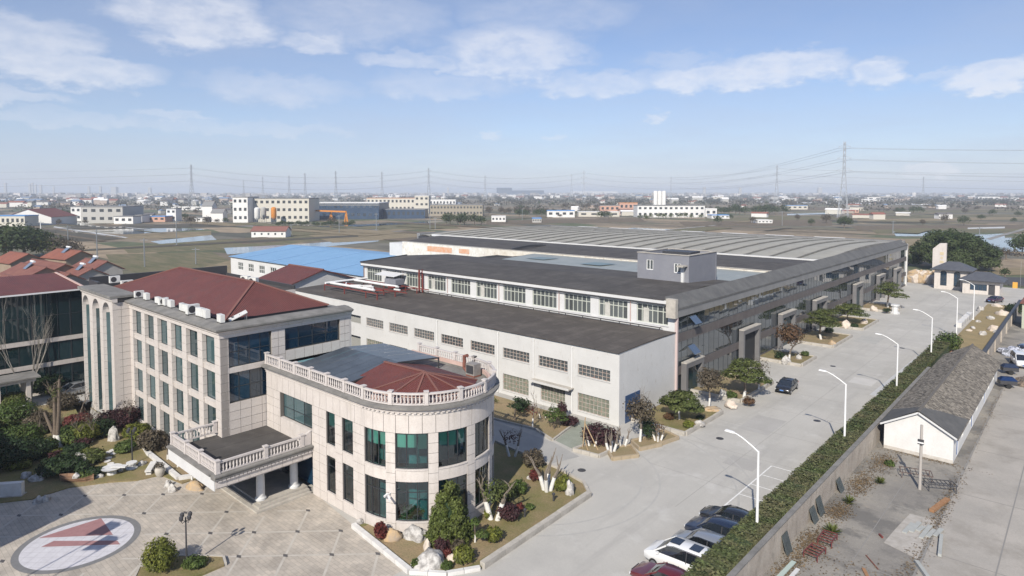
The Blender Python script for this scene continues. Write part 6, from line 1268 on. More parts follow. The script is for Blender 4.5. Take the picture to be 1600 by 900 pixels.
plank('timber','rusty brown timber pair beside the dark scrap frame',(-8.7,58.6),(-8.1,61.8),.35,.2,WOODB); plank('post','pale concrete post lying on the lane',G(1468,870)[:2],G(1471,838)[:2],.22,.2,CEM,'post'); plank('post','grey concrete post at the bottom edge of the lane',G(1450,905)[:2],G(1432,880)[:2],.25,.22,CEM,'post'); plank('plank','orange brown plank at the bottom edge of the yard',G(1357,905)[:2],G(1349,889)[:2],.22,.08,WOODB); plank('rod','thin rusty rod lying in the yard',G(1372,890)[:2],G(1353,868)[:2],.06,.06,RUST,'rod'); plank('rod','small red rod near the yard centre',G(1374,836)[:2],G(1379,841)[:2],.12,.12,REDST,'rod')
plank('plank','pale green plank along the wall at the bottom edge',(-14.5,39.5),(-14.3,44.3),.3,.1,pm('pale green paint',(.42,.5,.46),rough=.8)); plank('plank','white plank beside the pale green one',(-13.9,40.2),(-13.8,43.6),.25,.1,WHITE2); plank('plank','grey plank third from the wall at the bottom edge',(-13.2,40.0),(-13.1,43.0),.2,.08,CEM)
for k in range(6): plank('rubble_slab','broken pale slab in the rubble patch of the yard',(-9.6+.35*k,53.6+.5*(k%3)),(-9.4+.35*k,55.6+.5*(k%2)),.3,.08,CEM,'slab')
struct('rubble_patch', MB().prism([(-10.4,51.2),(-8.2,50.4),(-8.2,57.4),(-9.9,57.2),(-10.2,54)], -.1, -.002), pm('rubble concrete',(.46,.43,.39),(.36,.33,.29),1.5,.95,bump=.6,bscale=5))
# items right of the shed
def tarp(name,label,p,s,mt):
    bm = bmesh.new(); bmesh.ops.create_icosphere(bm, subdivisions=3, radius=1)
    for v in bm.verts: d = 1+.35*noise.noise(v.co*2+Vector((p[0],0,0)))+.12*noise.noise(v.co*7); v.co = Vector((v.co.x*d*s[0],v.co.y*d*s[1],max(0,v.co.z)*d*s[2]))
    me = bpy.data.meshes.new(name); bm.to_mesh(me); bm.free(); o = bpy.data.objects.new(name,me); COL.objects.link(o); me.materials.append(mt); o.location = (*p,-.03); tag(o,label,'scrap pile')
SCR = pm('mixed scrap',(.5,.52,.6),(.12,.13,.15),2.2,.7,mix=(.45,.55),bump=.8,bscale=6)
tarp('scrap_pile','heap of white and grey scrap sacks beside the garden wall',(-8.6,124.5),(1.9,1.6,1.3),SCR); tarp('scrap_pile','brown junk heap right of the tricycle cart',(-5.6,106),(1.6,1.5,1.2),pm('brown scrap',(.22,.17,.13),(.1,.09,.08),2.5,.8,mix=(.45,.55),bump=.8,bscale=6))
for k,(p,c,lb) in enumerate((((-8.0,111.2),(.06,.09,.16),'cart with blue cover parked at the shed far corner'),((-7.6,103.2),(.03,.08,.22),'blue tub cart standing beside the shed wall'))):
    t = thing('hand_cart',lb,'cart',(*p,0),.4); t['_loc']=1; obj('tray', MB().box(-.9,.9,-.55,.55,.45,.95), STEELD, t); obj('cover', MB().add([(-.95,-.6,.96),(.95,-.6,.96),(.95,.6,.96),(-.95,.6,.96),(-.6,-.3,1.35),(.6,-.3,1.35),(.6,.3,1.35),(-.6,.3,1.35)],[(3,2,1,0),(4,5,6,7),(0,1,5,4),(1,2,6,5),(2,3,7,6),(3,0,4,7)]), pm('cart cover %d'%k,(c[0]*.4,c[1]*.4,c[2]*.45),rough=.95,spec=.1), t)
    for s in (-1,1): obj('wheel', MB().tube([(0,s*.6,.3),(0,s*.68,.3)],.3,12), TYREM, t)
    obj('handle', MB().beam((.9,0,.8),(1.6,0,1.0),.05), STEELD, t)
ct = thing('green_container','pale green ribbed container hut at the right edge behind the garden wall','container',(-4,156,0)); CTM = pm('pale green sheet',(.45,.47,.38),rough=.7)
obj('body', MB().box(-9.3,-.5,150,158,0,4.6), CTM, ct); obj('roof', MB().box(-9.6,-.2,149.6,158.4,4.601,4.8), RUST, ct)
for k in range(14): obj('rib', MB().box(-9.3+.64*k,-9.2+.64*k,149.93,149.999,.1,4.5), CTM, ct)
# ================================================================== rock garden by the gate
for k,(px,py,sx,sz,lb) in enumerate(((1552,517,1.4,1.6,'tall white rock cluster on the bleached lawn'),(1535,523,1.0,1.1,'white rock left of the tall rock cluster'),(1520,513,.8,.6,'small rock at the kerb of the bleached lawn'),(1514,517,.8,.5,'low rock nearest the kerb of the bleached lawn'),(1528,503,.9,.6,'rock at the kerb beyond the pair of low rocks'),(1548,498,1.4,.8,'pinkish rock row in the middle of the bleached lawn'),(1565,492,1.8,1.5,'large white boulder near the far end of the garden wall'),(1558,520,1.2,.8,'pale rock under the tall rock cluster'),(1532,484,1.3,1.2,'white rock at the far end of the bleached lawn'),(1558,479,1.6,1.0,'far white rock beyond the bleached lawn'))):
    rock('lawn_rock',lb,G(px,py,.3),sx*.72,sx*.55,sz*.75,ROCKW if k%3 else ROCKP,k,z0=.3,seed=80+k)
bush('green_shrub','round dark green bush at the end of the hedge by the brick edging',(-16.2,118.6),1.9,3.4,LGRN,n=1500,lobes=8,size=.16); bush('dark_shrub','dark low bush beside the garden wall far end',(-11.6,168),1.8,2.0,LDARK,n=600,size=.2); cloud_pine('umbrella_pine','dark layered pine at the right edge beyond the garden wall',(-6.0,172),6.0,3.6,LDARK,pads=7,n=1300,size=.2,z0=0)
for k in range(5): solo('kerb_block', MB().box(-18.4,-17.5,143+k*3.0,145.6+k*3.0,0,.9), KERBW, 'white kerb block in the row at the lamp near the gate', 'kerb block', (-18,144+k*3,0), 'white kerb blocks near the gate')
# ================================================================== gatehouse
gh = thing('gatehouse','pale stone gatehouse with two grey hipped roofs and arched windows','building',(-25,200,0)); SLATE = ribs(pm('slate roof',(.075,.08,.095),(.1,.105,.12),.8,.6,fine=.1),'Z',3,.4,.05)
GWH = front(197.5); hA = [(-29.1,-27.7,.9,4.1),(-26.2,-24.8,.9,4.1)]
def hip(parent, x0,x1,y0,y1,z0,z1,ov,inset,mat):
    x0-=ov;x1+=ov;y0-=ov;y1+=ov; ym=(y0+y1)/2; a,b=(x0+inset,ym,z1),(x1-inset,ym,z1)
    o = obj('roof', MB().poly([(x0,y0,z0),(x1,y0,z0),b,a]).poly([(x1,y0,z0),(x1,y1,z0),b]).poly([(x1,y1,z0),(x0,y1,z0),a,b]).poly([(x0,y1,z0),(x0,y0,z0),a]), mat, parent); obj('eave', MB().box(x0,x1,y0,y1,z0-.25,z0-.01), STEELD, o); return o
obj('front_wall', holed(GWH,-30.4,-23.0,0,4.9,-.3,0,hA), GRAN, gh); obj('body', MB().box(-30.4,-23.0,197.9,204,0,4.8), GRAN, gh)
for q in hA:
    w_ = window(gh, GWH, *q, 2, 3, MULL, BLUEG, n=-.1, fw=.08); cxx = (q[0]+q[1])/2; ar = MB()
    n=10; ar.poly([(cxx+.7*math.cos(math.pi*i/n),197.46,4.1+.7*math.sin(math.pi*i/n)) for i in range(n+1)][::-1]); obj('arch_light', ar, BLUEG, w_)
hip(gh,-30.4,-23.0,197.5,204,5.1,7.0,.9,3.4,SLATE)
hB = [(-22.3,-18.9,.9,2.4),(-18.6,-17.3,0,2.5)]; GB = front(193.5); obj('front_wall', holed(GB,-23.8,-16.4,0,3.1,-.3,0,hB), GRAN, gh); obj('body', MB().box(-22.99,-16.4,194.2,201,0,3.0), GRAN, gh)
window(gh,GB,*hB[0],4,1,MULL,BLUEG,n=-.1,fw=.08); obj('door', wbox(MB(),GB,-18.6,-17.3,0,2.5,-.25,-.15), STEELD, gh); hip(gh,-23.8,-16.4,193.5,201,3.35,5.2,.9,3.2,SLATE)
py_l = thing('gate_pylon','tall pale stone gate slab with slanted top behind the gatehouse','gate pillar',(-30.5,212,0)); obj('slab', MB().add([(-33.2,212,0),(-30.0,212,0),(-30.0,212,10.9),(-31.6,212,10.8),(-33.2,212,9.2),(-33.2,213,0),(-30.0,213,0),(-30.0,213,10.9),(-31.6,213,10.8),(-33.2,213,9.2)],[(0,1,2,3,4),(9,8,7,6,5),(0,5,6,1),(1,6,7,2),(2,7,8,3),(3,8,9,4),(4,9,5,0)]), GRAN, py_l)
obj('gilt_lettering', MB().box(-31.5,-30.6,211.95,211.999,7.6,8.4).box(-31.3,-30.8,211.95,211.999,6.6,7.1).box(-31.5,-30.6,211.95,211.999,5.4,6.0), pm('gilt',(.6,.5,.32),rough=.5), py_l)
# pale rubble wall left of the gatehouse
rw_ = thing('rubble_wall','pale pinkish rockery wall between the glazed hall and the gatehouse','rockery',(-34,206,0))
for k in range(20):
    bm = bmesh.new(); bmesh.ops.create_icosphere(bm, subdivisions=2, radius=1)
    for v in bm.verts: d = 1+.4*noise.noise(v.co*1.6+Vector((k*3,0,0))); v.co = Vector((v.co.x*d*1.5,v.co.y*d*1.2,v.co.z*d*1.5))
    me = bpy.data.meshes.new('stone'); bm.to_mesh(me); bm.free(); me.materials.append(ROCKP if k%2 else ROCKY); inst('stone',me,rw_,(-36.8+.75*(k%10),206.5+random.uniform(-.6,.6)+2*(k//10),1.0+.9*(k//10)),k)
cn_ = MB().lathe([(.05,0),(.3,.0),(.3,.05),(.2,.06),(.05,.7)],10).mesh('traffic_cone')
q = G(1586,450); solo('barrier_box', MB().box(q.x-.5,q.x+.5,q.y-.4,q.y+.4,0,1.5), pm('orange barrier',(.7,.35,.05),rough=.6), 'orange barrier machine beside the gate road', 'barrier', (q.x,q.y,0))
plank('barrier_post','tall white post beside the orange barrier machine',(q.x+1,q.y+1),(q.x+1.01,q.y+1),.3,7,WHITE2,'post')
# ================================================================== trees at the edge of the site
def far_tree(name,label,p,r,h,mat,n=900,size=.55,trunk=.22,lobes=9,group=None,cat='tree'):
    x,y = p[0],p[1]; t = thing(name,label,cat,(x,y,-.4),0,group); cl = []
    for k in range(lobes):
        a = 2.399*k; f = math.sqrt((k+.5)/lobes); cl.append(((x+r*.62*f*math.cos(a),y+r*.62*f*math.sin(a),h*(.42+.33*(1-f))+random.uniform(-.05,.05)*h),(r*random.uniform(.34,.5),r*random.uniform(.34,.5),h*random.uniform(.2,.3))))
    obj('crown', leaves(MB(), cl, n, size, shell=.5), mat, t); tr = MB().tube([(x,y,-.6),(x,y,h*.55)],[trunk*1.3,trunk*.5],6)
    for k in range(4): a = 1.57*k; tr.tube([(x,y,h*.3),(x+r*.45*math.cos(a),y+r*.45*math.sin(a),h*.6)],[trunk*.5,.06],5)
    obj('trunk', tr, BARK, t); return t
ctr = G(1490,418); ct_ = thing('camphor_tree','huge domed dark evergreen tree behind the gatehouse','tree',(ctr.x,ctr.y,-.4)); cl = []
for k in range(70):
    u = random.random(); a = 2.399*k; s_ = math.sqrt(1-u*u); q_ = random.uniform(.78,.95); cl.append(((ctr.x+12.5*s_*q_*math.cos(a),ctr.y+12.5*s_*q_*math.sin(a),1.6+11.0*u*q_),(2.3,2.3,1.7)))
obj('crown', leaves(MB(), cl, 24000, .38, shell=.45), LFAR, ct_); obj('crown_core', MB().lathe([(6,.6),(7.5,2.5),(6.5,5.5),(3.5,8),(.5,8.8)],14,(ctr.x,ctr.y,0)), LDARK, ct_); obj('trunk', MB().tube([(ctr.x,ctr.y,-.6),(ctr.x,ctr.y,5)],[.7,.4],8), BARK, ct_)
far_tree('evergreen_tree','dark evergreen tree at the right edge beyond the gate',G(1597,398),6,9.5,LFAR,1500,.5)
for k,(px,py,r_,h_,mt,lb) in enumerate(((1545,400,5,6,LFARB,'bare brownish tree right of the huge domed tree'),(1572,404,5,5,LFARB,'second bare brownish tree beyond the gate road'),(1545,438,1.6,3,LFAR,'small clipped tree right of the gatehouse roof'),(1570,432,1.6,3,LFAR,'second small clipped tree beside the gate road'),(1420,412,3,3,LPINE,'yellow green low bush left of the huge domed tree'))): far_tree('roadside_tree',lb,G(px,py),r_,h_,mt,500,.3 if r_>2 else .2)
far_tree('dark_tree','large dark evergreen clump at the left edge behind the village roofs',G(8,405),15,15,LFAR,4200,.6,.5,16); far_tree('dark_tree','dark evergreen right half of the clump behind the village roofs',G(38,400),12,13.5,LFAR,3000,.6,.5,12); far_tree('bare_clump','brown bare tree clump right of the dark evergreens',G(92,400),9,9,LFARB,1400,.4,.3,8)
for k,(px,py) in enumerate(((72,402),(106,408))): far_tree('bare_clump',('olive shrub mass right beside the dark evergreens','brownish thicket behind the village roofs')[k],G(px,py),7,8,(LPINE,LFARB)[k],900,.4)
# ================================================================== village behind the office
ORNG = ribs(pm('orange clay roof',(.29,.10,.062),(.22,.085,.06),.5,.85,fine=.1),'X',2,.5,.08); BRNR = pm('brown clay roof',(.17,.065,.052),(.22,.095,.07),.4,.85,fine=.12); BRKW = pm('brown brick wall',(.27,.20,.145),(.33,.26,.19),.5,.9); GREYW = pm('grey house wall',(.40,.38,.35),(.46,.44,.41),.3,.9)
SOLT = pm('solar tubes',(.16,.2,.27),rough=.25)
def gable_house(name,label,c,L_,Wd_,h,rise,rz,wall,roof,solar=False,cat='house',group=None,over=.5,win=None):
    t = thing(name,label,cat,(c[0],c[1],-.4),rz,group); t['_loc']=1; a,b = L_/2,Wd_/2
    obj('wall', MB().add([(-a,-b,0),(a,-b,0),(a,b,0),(-a,b,0),(-a,-b,h),(a,-b,h),(a,b,h),(-a,b,h),(-a,0,h+rise),(a,0,h+rise)],[(0,1,5,4),(2,3,7,6),(1,2,6,9,5),(3,0,4,8,7),(3,2,1,0)]), wall, t)
    o=over; s=rise/b; ro = obj('roof', MB().add([(-a-o,-b-o,h-o*s),(a+o,-b-o,h-o*s),(a+o,0,h+rise),(-a-o,0,h+rise),(a+o,b+o,h-o*s),(-a-o,b+o,h-o*s),(-a-o,-b-o,h-o*s+.2),(a+o,-b-o,h-o*s+.2),(a+o,0,h+rise+.2),(-a-o,0,h+rise+.2),(a+o,b+o,h-o*s+.2),(-a-o,b+o,h-o*s+.2)],[(6,7,8,9),(9,8,10,11),(0,1,7,6),(1,2,8,7),(2,4,10,8),(3,0,6,9),(5,3,9,11),(4,5,11,10),(3,2,1,0),(5,4,2,3)]), roof, t)
    obj('ridge_cap', MB().beam((-a-o,0,h+rise+.25),(a+o,0,h+rise+.25),.35,.18), REDR, ro)
    if solar:
        sg = obj('solar_heater', MB().add([(-1,-b*.45,h+rise*.55+.35),(1,-b*.45,h+rise*.55+.35),(1,-.3,h+rise+.9),(-1,-.3,h+rise+.9)],[(0,1,2,3)]), SOLT, t); obj('tank', MB().tube([(-1.2,-.1,h+rise+1.1),(1.2,-.1,h+rise+1.1)],.28,8), STEELW, sg)
    for k in range(win or 0):
        x = -a+L_*(k+.5)/win; w_ = obj('window', MB().box(x-.6,x+.6,-b-.03,-b-.001,h*.35,h*.75), STEELW, t); obj('pane', MB().box(x-.5,x+.5,-b-.05,-b-.031,h*.38,h*.72), WINW, w_)
    return t
def roofG(px,py,z): v = G(px,py,z); return (v.x,v.y)
vil = [(30,392,7.0,13,9,4.4,2.3,.15,BRKW,ORNG,False,'village house with bright orange patched roof left of the village'),(52,412,6.5,17,9,4.2,2.2,.1,BRKW,BRNR,True,'village house with solar heater on its dark red roof'),(20,428,6,14,8,3.8,1.8,.05,GREYW,BRNR,False,'low village house with blue sheet on its roof'),(75,405,6.5,22,8,4.2,1.9,.12,BRKW,BRNR,False,'long brown roofed village house behind the solar heater'),(108,391,6,15,9,4.2,2.2,.2,BRKW,ORNG,True,'village house with twin solar heaters and orange roof'),(150,404,6.5,13,8,4.2,2.2,.12,GREYW,BRNR,True,'grey gabled village house with dark red roof nearest the field'),(130,415,5.5,10,7,3.6,1.7,.12,GREYW,BRNR,True,'small grey gabled house in front of the field house'),(95,420,5.5,11,6,3.4,1.5,.1,BRKW,BRNR,False,'small brown village house behind the glass wing roof')]
for px,py,z,L_,Wd_,h,rs,rz,wl_,rf_,so_,lb in vil: gable_house('village_house',lb,roofG(px,py,z),L_,Wd_,h,rs,rz,wl_,rf_,so_,group='village houses behind the office')
BLUER = ribs(pm('blue roof sheet',(.19,.36,.57),(.22,.40,.62),.3,.5),'X',1.5,.5,.06)
bw = thing('blue_roof_workshop','white workshop with bright blue sheet roof behind the white workshop','building',(-165,100,0)); XB0,XB1,YB0,YB1 = -190,-103,86,125
WB = front(YB0); hb = [(XB0+4.5+6.4*k, XB0+7.8+6.4*k, 2.4, 4.6) for k in range(9)]
obj('front_wall', holed(WB,XB0,XB1,-.4,5.9,-.3,0,hb), WHITE2, bw); obj('body', MB().box(XB0+.1,XB1,YB0+.6,YB1,-.4,5.6), WHITE2, bw)
for q in hb: window(bw,WB,*q,3,2,STEELW,WINW,n=-.1,fw=.12,panes=False)
YMb = (YB0+YB1)/2; obj('roof', MB().poly([(XB0-.5,YB0-.6,5.95),(XB1,YB0-.6,5.95),(XB1,YMb,8.2),(XB0-.5,YMb,8.2)]).poly([(XB0-.5,YMb,8.2),(XB1,YMb,8.2),(XB1,YB1,5.95),(XB0-.5,YB1,5.95)]), BLUER, bw)
for k in range(5): obj('roof_lap', MB().beam((XB0+8+15*k,YB0-.5,6.05),(XB0+8+15*k,YMb,8.27),.25,.08), pm('pale blue lap',(.3,.5,.75),rough=.5) if k==0 else bpy.data.materials['pale blue lap'], bw)
gable_house('red_roof_annex','white gabled annex with dark red roof between the office and blue-roofed workshop',(-117,68),12,14,8.0,2.2,0,WHITE,RED,cat='building')
# ================================================================== far buildings
def far_block(name,label,px0,px1,pyb,pyt,depth,wall,roofm,rows=0,cols=0,rz=None,side=None,parapet=.6,zb=-.4,cat='building',winm=None,band=None):
    """a building whose near face spans px0..px1 at its foot; windows are built pieces"""
    a,b = G(px0,pyb),G(px1,pyb); c = (a+b)/2; wd = (b-a).length; d = math.hypot(c.x,c.y); h = (pyb-pyt)*d*math.cos(math.atan2((px0+px1)/2-800,FPX))/FPX
    rz_ = math.atan2(b.y-a.y,b.x-a.x) if rz is None else rz
    if rz is not None: wd *= 1/max(.45,abs(math.cos(math.atan2(b.y-a.y,b.x-a.x)-rz)))
    t = thing(name,label,cat,(c.x,c.y,zb),rz_); t['_loc']=1
    obj('wall', MB().box(-wd/2,wd/2,0,depth,0,h), wall, t); obj('roof', MB().box(-wd/2-.2,wd/2+.2,-.2,depth+.2,h+.001,h+parapet), roofm, t)
    if band: obj('band', MB().box(-wd/2-.1,wd/2+.1,-.15,-.001,h*.86,h*.93), band, t)
    for r_ in range(rows):
        for k in range(cols):
            x = -wd/2+wd*(k+.5)/cols; z = h*(r_+.42)/rows; ww = wd/cols*.5; hh = h/rows*.36
            obj('window', MB().box(x-ww/2,x+ww/2,-.12,-.002,z,z+hh), winm or WINW, t)
    return t,wd,h
FCRM = pm('far cream',(.60,.57,.49),(.55,.52,.46),.05,.9); FWHT = pm('far white',(.76,.75,.73),(.68,.67,.65),.05,.9); FGRY = pm('far grey',(.45,.44,.41),(.40,.39,.37),.05,.9); FTAN = pm('far tan',(.34,.30,.235),(.30,.27,.21),.05,.9); FBLU = pm('far blue cladding',(.03,.055,.10),(.045,.075,.13),.1,.35); FROOF = pm('far grey roof',(.22,.22,.22),rough=.8); FORG = pm('gantry orange',(.65,.25,.04),rough=.6); FPNK = pm('far pink wall',(.55,.33,.25),rough=.9); FBLR = pm('far blue roof',(.10,.26,.55),rough=.6); WDK = pm('far window',(.05,.055,.06),rough=.3)
far_block('factory_block','large pale four-storey factory block with rows of dark windows',388,483,346,310,30,FCRM,FROOF,3,11,winm=WDK); far_block('factory_stair','white stair end of the large pale factory block',364,387.5,347,308,24,FWHT,FROOF,3,3,winm=WDK)
far_block('blue_hall','dark blue glass-clad hall with white roof edge beside the factory block',484,592,342,317,50,FBLU,FWHT,2,12,winm=glassmat('far glass',(.03,.05,.08),.2,.1,False),band=FROOF); far_block('blue_shed','low dark blue shed in front of the cream building',560,664,341,327,25,FBLU,FROOF,1,14,winm=WDK)
far_block('cream_block','cream long building with orange cornice and square windows',573,648,331,309.5,25,FCRM,pm('orange cornice',(.5,.24,.12),rough=.8),2,12,winm=WDK); far_block('cream_tower','taller cream stair tower at the end of the cream building',648,670,333,306,18,FCRM,FWHT,3,3,winm=WDK); far_block('tan_block','long tan two-storey building with many windows',672,754,337,320,25,FTAN,FROOF,2,16,winm=WDK); far_block('white_strip','low white building behind the tan one',671,712,322,312,20,FWHT,FWHT,1,8,winm=WDK)
gt = thing('gantry_crane','orange gantry crane before the dark blue hall','crane',(*G(515,347)[:2],-.4)); ga,gb_ = G(486,344),G(541,347)
for q in (ga,(ga+gb_)/2+Vector((0,3,0)),gb_): obj('leg', MB().beam((q.x-2,q.y,-.4),(q.x,q.y,8),.9).beam((q.x+2,q.y,-.4),(q.x,q.y,8),.9), FORG, gt)
obj('girder', MB().beam((ga.x,ga.y,8.6),(gb_.x,gb_.y,8.6),1.2,1.3), FORG, gt)
for k,(px,py,mt) in enumerate(((402,348,FWHT),(428,347,FORG),(412,347,FGRY))):
    q=G(px,py); t=thing('silo',('white silo before the pale factory block','orange silo before the pale factory block','grey silo before the pale factory block')[k],'silo',(q.x,q.y,-.4)); obj('drum', MB().lathe([(.6,2.5),(2.2,4.5),(2.2,12),(.8,13)],12,(q.x,q.y,-.4)), mt, t, sm=40)
    for s in range(4): a=1.57*s+.8; obj('leg', MB().beam((q.x+2*math.cos(a),q.y+2*math.sin(a),-.4),(q.x+2*math.cos(a),q.y+2*math.sin(a),4.6),.25), GALV, t)
gable_house('white_cottage','white farm building with brown roof in the fields behind the blue roof',G(424,369)[:2],19,9,3.6,2.2,.75,FWHT,pm('brownish roof',(.22,.10,.08),rough=.9),win=5)
far_block('white_factory','white two-storey factory with dark strip windows left of the fields',127,192,348,323,30,FGRY,FROOF,2,5,winm=WDK); far_block('white_factory_end','white end of the factory with dark strip windows',111,126.8,345,323,22,FWHT,FROOF,2,2,winm=WDK)
gable_house('white_shed','white gabled shed with dark red roof at the left background',G(66,349)[:2],34,34,6,6,-.75,FWHT,pm('far red roof',(.16,.055,.05),rough=.9)); far_block('cream_shed','cream low building with blue roof at the left edge background',-14,39,353,337,14,FCRM,FBLR,1,7,winm=WDK)
far_block('white_house','narrow white house left of the twin white houses',260,275,345,326,10,FWHT,FROOF,2,2,winm=WDK); gable_house('white_tall_house','tall white gabled house left beside the factory block',G(328,343)[:2],9,9,13,4,.7,FWHT,FROOF); gable_house('white_tall_house','lower white gabled house right of the tall one beside the factory block',G(343,346)[:2],10,8,8,3,.7,FWHT,FROOF)
for k,(a,b,c,d,wm,rm,lb) in enumerate(((178,208,349,338,FWHT,FROOF,'low white shed with arched openings in the left background'),(160,180,346,334,FTAN,BRNR,'brown roofed hut before the strip-window factory'),(208,222,347,336,FWHT,FROOF,'white hut right of the low arched shed'),(230,258,346,338,FPNK,FBLR,'pinkish shed with blue roof in the left background'),(268,318,328,323,FWHT,FWHT,'long white roof shed behind the narrow white house'),(300,322,346,340,FWHT,FROOF,'low white annex beside the tall white houses'))): far_block('background_shed',lb,a,b,c,d,12,wm,rm,1,3,winm=WDK)
far_block('silo_factory','long white two-storey factory below the three white silos',996,1101,339,321,22,FWHT,FROOF,2,13,winm=WDK); far_block('white_annex','white annex at the right end of the silo factory',1102,1120,338,326,14,FWHT,FWHT,1,2,winm=WDK)
for k,px in enumerate((1024,1030.5,1037)):
    q=G(px,331); t=thing('white_silo',('left white silo of three','middle white silo of three','right white silo of three')[k]+' behind the white factory','silo',(q.x,q.y,-.4)); obj('drum', MB().lathe([(2.6,0),(2.6,25.5),(2.3,26.5),(.4,27)],16,(q.x,q.y,-.4)), FWHT, t, sm=40)
    obj('ladder', MB().box(q.x-2.9,q.x-2.6,q.y-3.0,q.y-2.5,0,25), FGRY, t)
for k,(a,b,c,d,wm,rm,lb) in enumerate(((855,898,339,329,FWHT,FBLR,'white row with bright blue roofs left of the silo factory'),(904,968,338,331,FCRM,FWHT,'long low cream wall building beyond the ribbed roof'),(968,996,329,317,FPNK,FORG,'orange pink house left of the three silos'),(938,968,331,321,FPNK,FROOF,'pale pink house left of the orange pink one'),(968,990,336,327,FPNK,BRNR,'small red roofed house before the orange pink house'),(768,790,346,338,FWHT,FWHT,'small white hut behind the ribbed roof'),(832,846,347,341,FGRY,FBLR,'tiny blue hut behind the ribbed roof'),(1112,1140,341,336,FWHT,FBLR,'blue roofed hut right of the silo factory'),(1184,1207,348,344,FWHT,FWHT,'small white field shed near the right pylon'),(1320,1342,332,327,FPNK,FWHT,'pinkish farm house beside the dark round trees'),(1230,1262,327,321,FCRM,FBLR,'cream farm house near the tree belt'),(1355,1400,314,308,FWHT,FGRY,'pale distant shed right of the tall pylon'),(1528,1562,313,307.5,FWHT,FWHT,'long white distant hall at the right'),(1573,1592,313,309,FWHT,FWHT,'second white distant hall at the right edge'),(1375,1398,314,307,FGRY,FGRY,'grey distant hall right of the tall pylon'))): far_block('distant_building',lb,a,b,c,d,14,wm,rm,1,4,winm=WDK)
far_block('white_warehouse','very long white warehouse on the horizon left of centre right',895,965,303.5,299,60,FWHT,FWHT); far_block('blue_tower','dark blue office slab on the horizon',776,800,305,293.5,40,FBLU,FBLU); far_block('horizon_warehouse','long grey blue warehouse on the horizon',800,850,305,297.5,60,FBLU,FROOF)
# ------------------------------------------------------------------ fields, ponds, lanes
WAT = pm('pond water',(.10,.13,.14),rough=.06,spec=.8); WATP = pm('pale pond water',(.28,.33,.35),(.2,.25,.27),.05,.12,spec=.7)
FIELDS = dict(g=pm('green field',(.10,.105,.045),(.19,.155,.09),.12,.95,fine=.3,stretch=(.4,2.2,1)), b=pm('brown field',(.17,.125,.08),(.11,.09,.06),.12,.95,fine=.3,stretch=(.4,2.2,1)), s=pm('straw field',(.28,.215,.13),(.18,.15,.085),.12,.95,fine=.3,stretch=(.4,2.2,1)), d=pm('dark field',(.06,.055,.04),(.085,.075,.05),.1,.95), w=pm('white film',(.62,.62,.60),(.5,.5,.48),.2,.6), k=pm('grey lane',(.26,.25,.235),rough=.9))
def patch(name, pts, mat, z): 
    v=[G(x,y) for x,y in pts]; struct(name, MB().poly([(p.x,p.y,z) for p in v][::1]), mat)
zz=-.42
def P(name,key,*pts):
    global zz; zz+=.004; m = {'W':WAT,'V':WATP}.get(key) or FIELDS[key]; patch(name,pts,m,zz)
P('field','g',(165,396),(330,392),(365,408),(370,425),(230,430),(175,412)); P('field','s',(300,420),(372,402),(372,432),(300,436)); P('field','s',(200,365),(330,360),(330,370),(190,372)); P('pond','V',(235,376),(330,366),(340,375),(262,383)); P('field','g',(190,384),(360,372),(500,366),(520,372),(380,388),(200,394)); P('pond','W',(95,361),(235,355),(330,357),(200,365)); P('pond','V',(350,386),(470,380),(600,370),(590,376),(470,388),(355,396)); P('field','b',(360,372),(480,366),(500,372),(380,380)); P('field','d',(100,352),(420,347),(420,353),(110,358)); P('field','g',(380,352),(470,349),(520,372),(440,376)); P('lane','k',(360,349),(480,353),(640,360),(640,364),(480,357),(360,352))
P('field','s',(480,366),(680,360),(680,370),(520,378)); P('field','g',(560,352),(700,348),(720,356),(600,360)); P('field','b',(760,344),(1000,340),(1010,346),(760,350)); P('field','g',(1100,340),(1300,336),(1310,342),(1110,347)); P('field','b',(1060,346),(1300,342),(1300,352),(1070,352)); P('field','b',(1330,352),(1600,350),(1600,358),(1340,360)); P('field','g',(1360,358),(1500,356),(1600,357),(1600,362),(1370,364)); P('pond','W',(1395,361),(1480,360),(1480,368),(1400,368)); P('pond','V',(1520,366),(1570,364),(1570,371),(1530,373)); P('pond','W',(1500,372),(1600,370),(1600,392),(1530,390)); P('field','s',(1415,372),(1445,372),(1445,392),(1415,396)); P('field','s',(1340,342),(1600,338),(1600,342),(1340,347)); P('field','g',(1340,337),(1600,334),(1600,337.5),(1340,341)); P('lane','k',(1540,372),(1600,356),(1600,358.5),(1548,374)); P('verge','s',(1500,420),(1600,416),(1600,428),(1510,428)); P('field','g',(1415,396),(1440,393),(1440,412),(1415,410)); P('greenhouse_film','w',(1512,355),(1570,353.5),(1570,356),(1512,357)); P('greenhouse_film','w',(1180,314.5),(1440,318),(1440,320),(1180,316)); P('dyke','k',(85,352.5),(165,366),(165,368),(85,354.5)); P('dyke_film','w',(85,353),(200,370),(196,371),(83,354.5)); P('dyke','d',(560,366),(140,388),(130,391),(560,369)); P('field','b',(1230,324),(1600,322),(1600,326),(1230,328)); P('field','g',(1240,330),(1600,327),(1600,331),(1240,334)); P('pond','V',(1230,333),(1320,331.5),(1320,334),(1230,336))
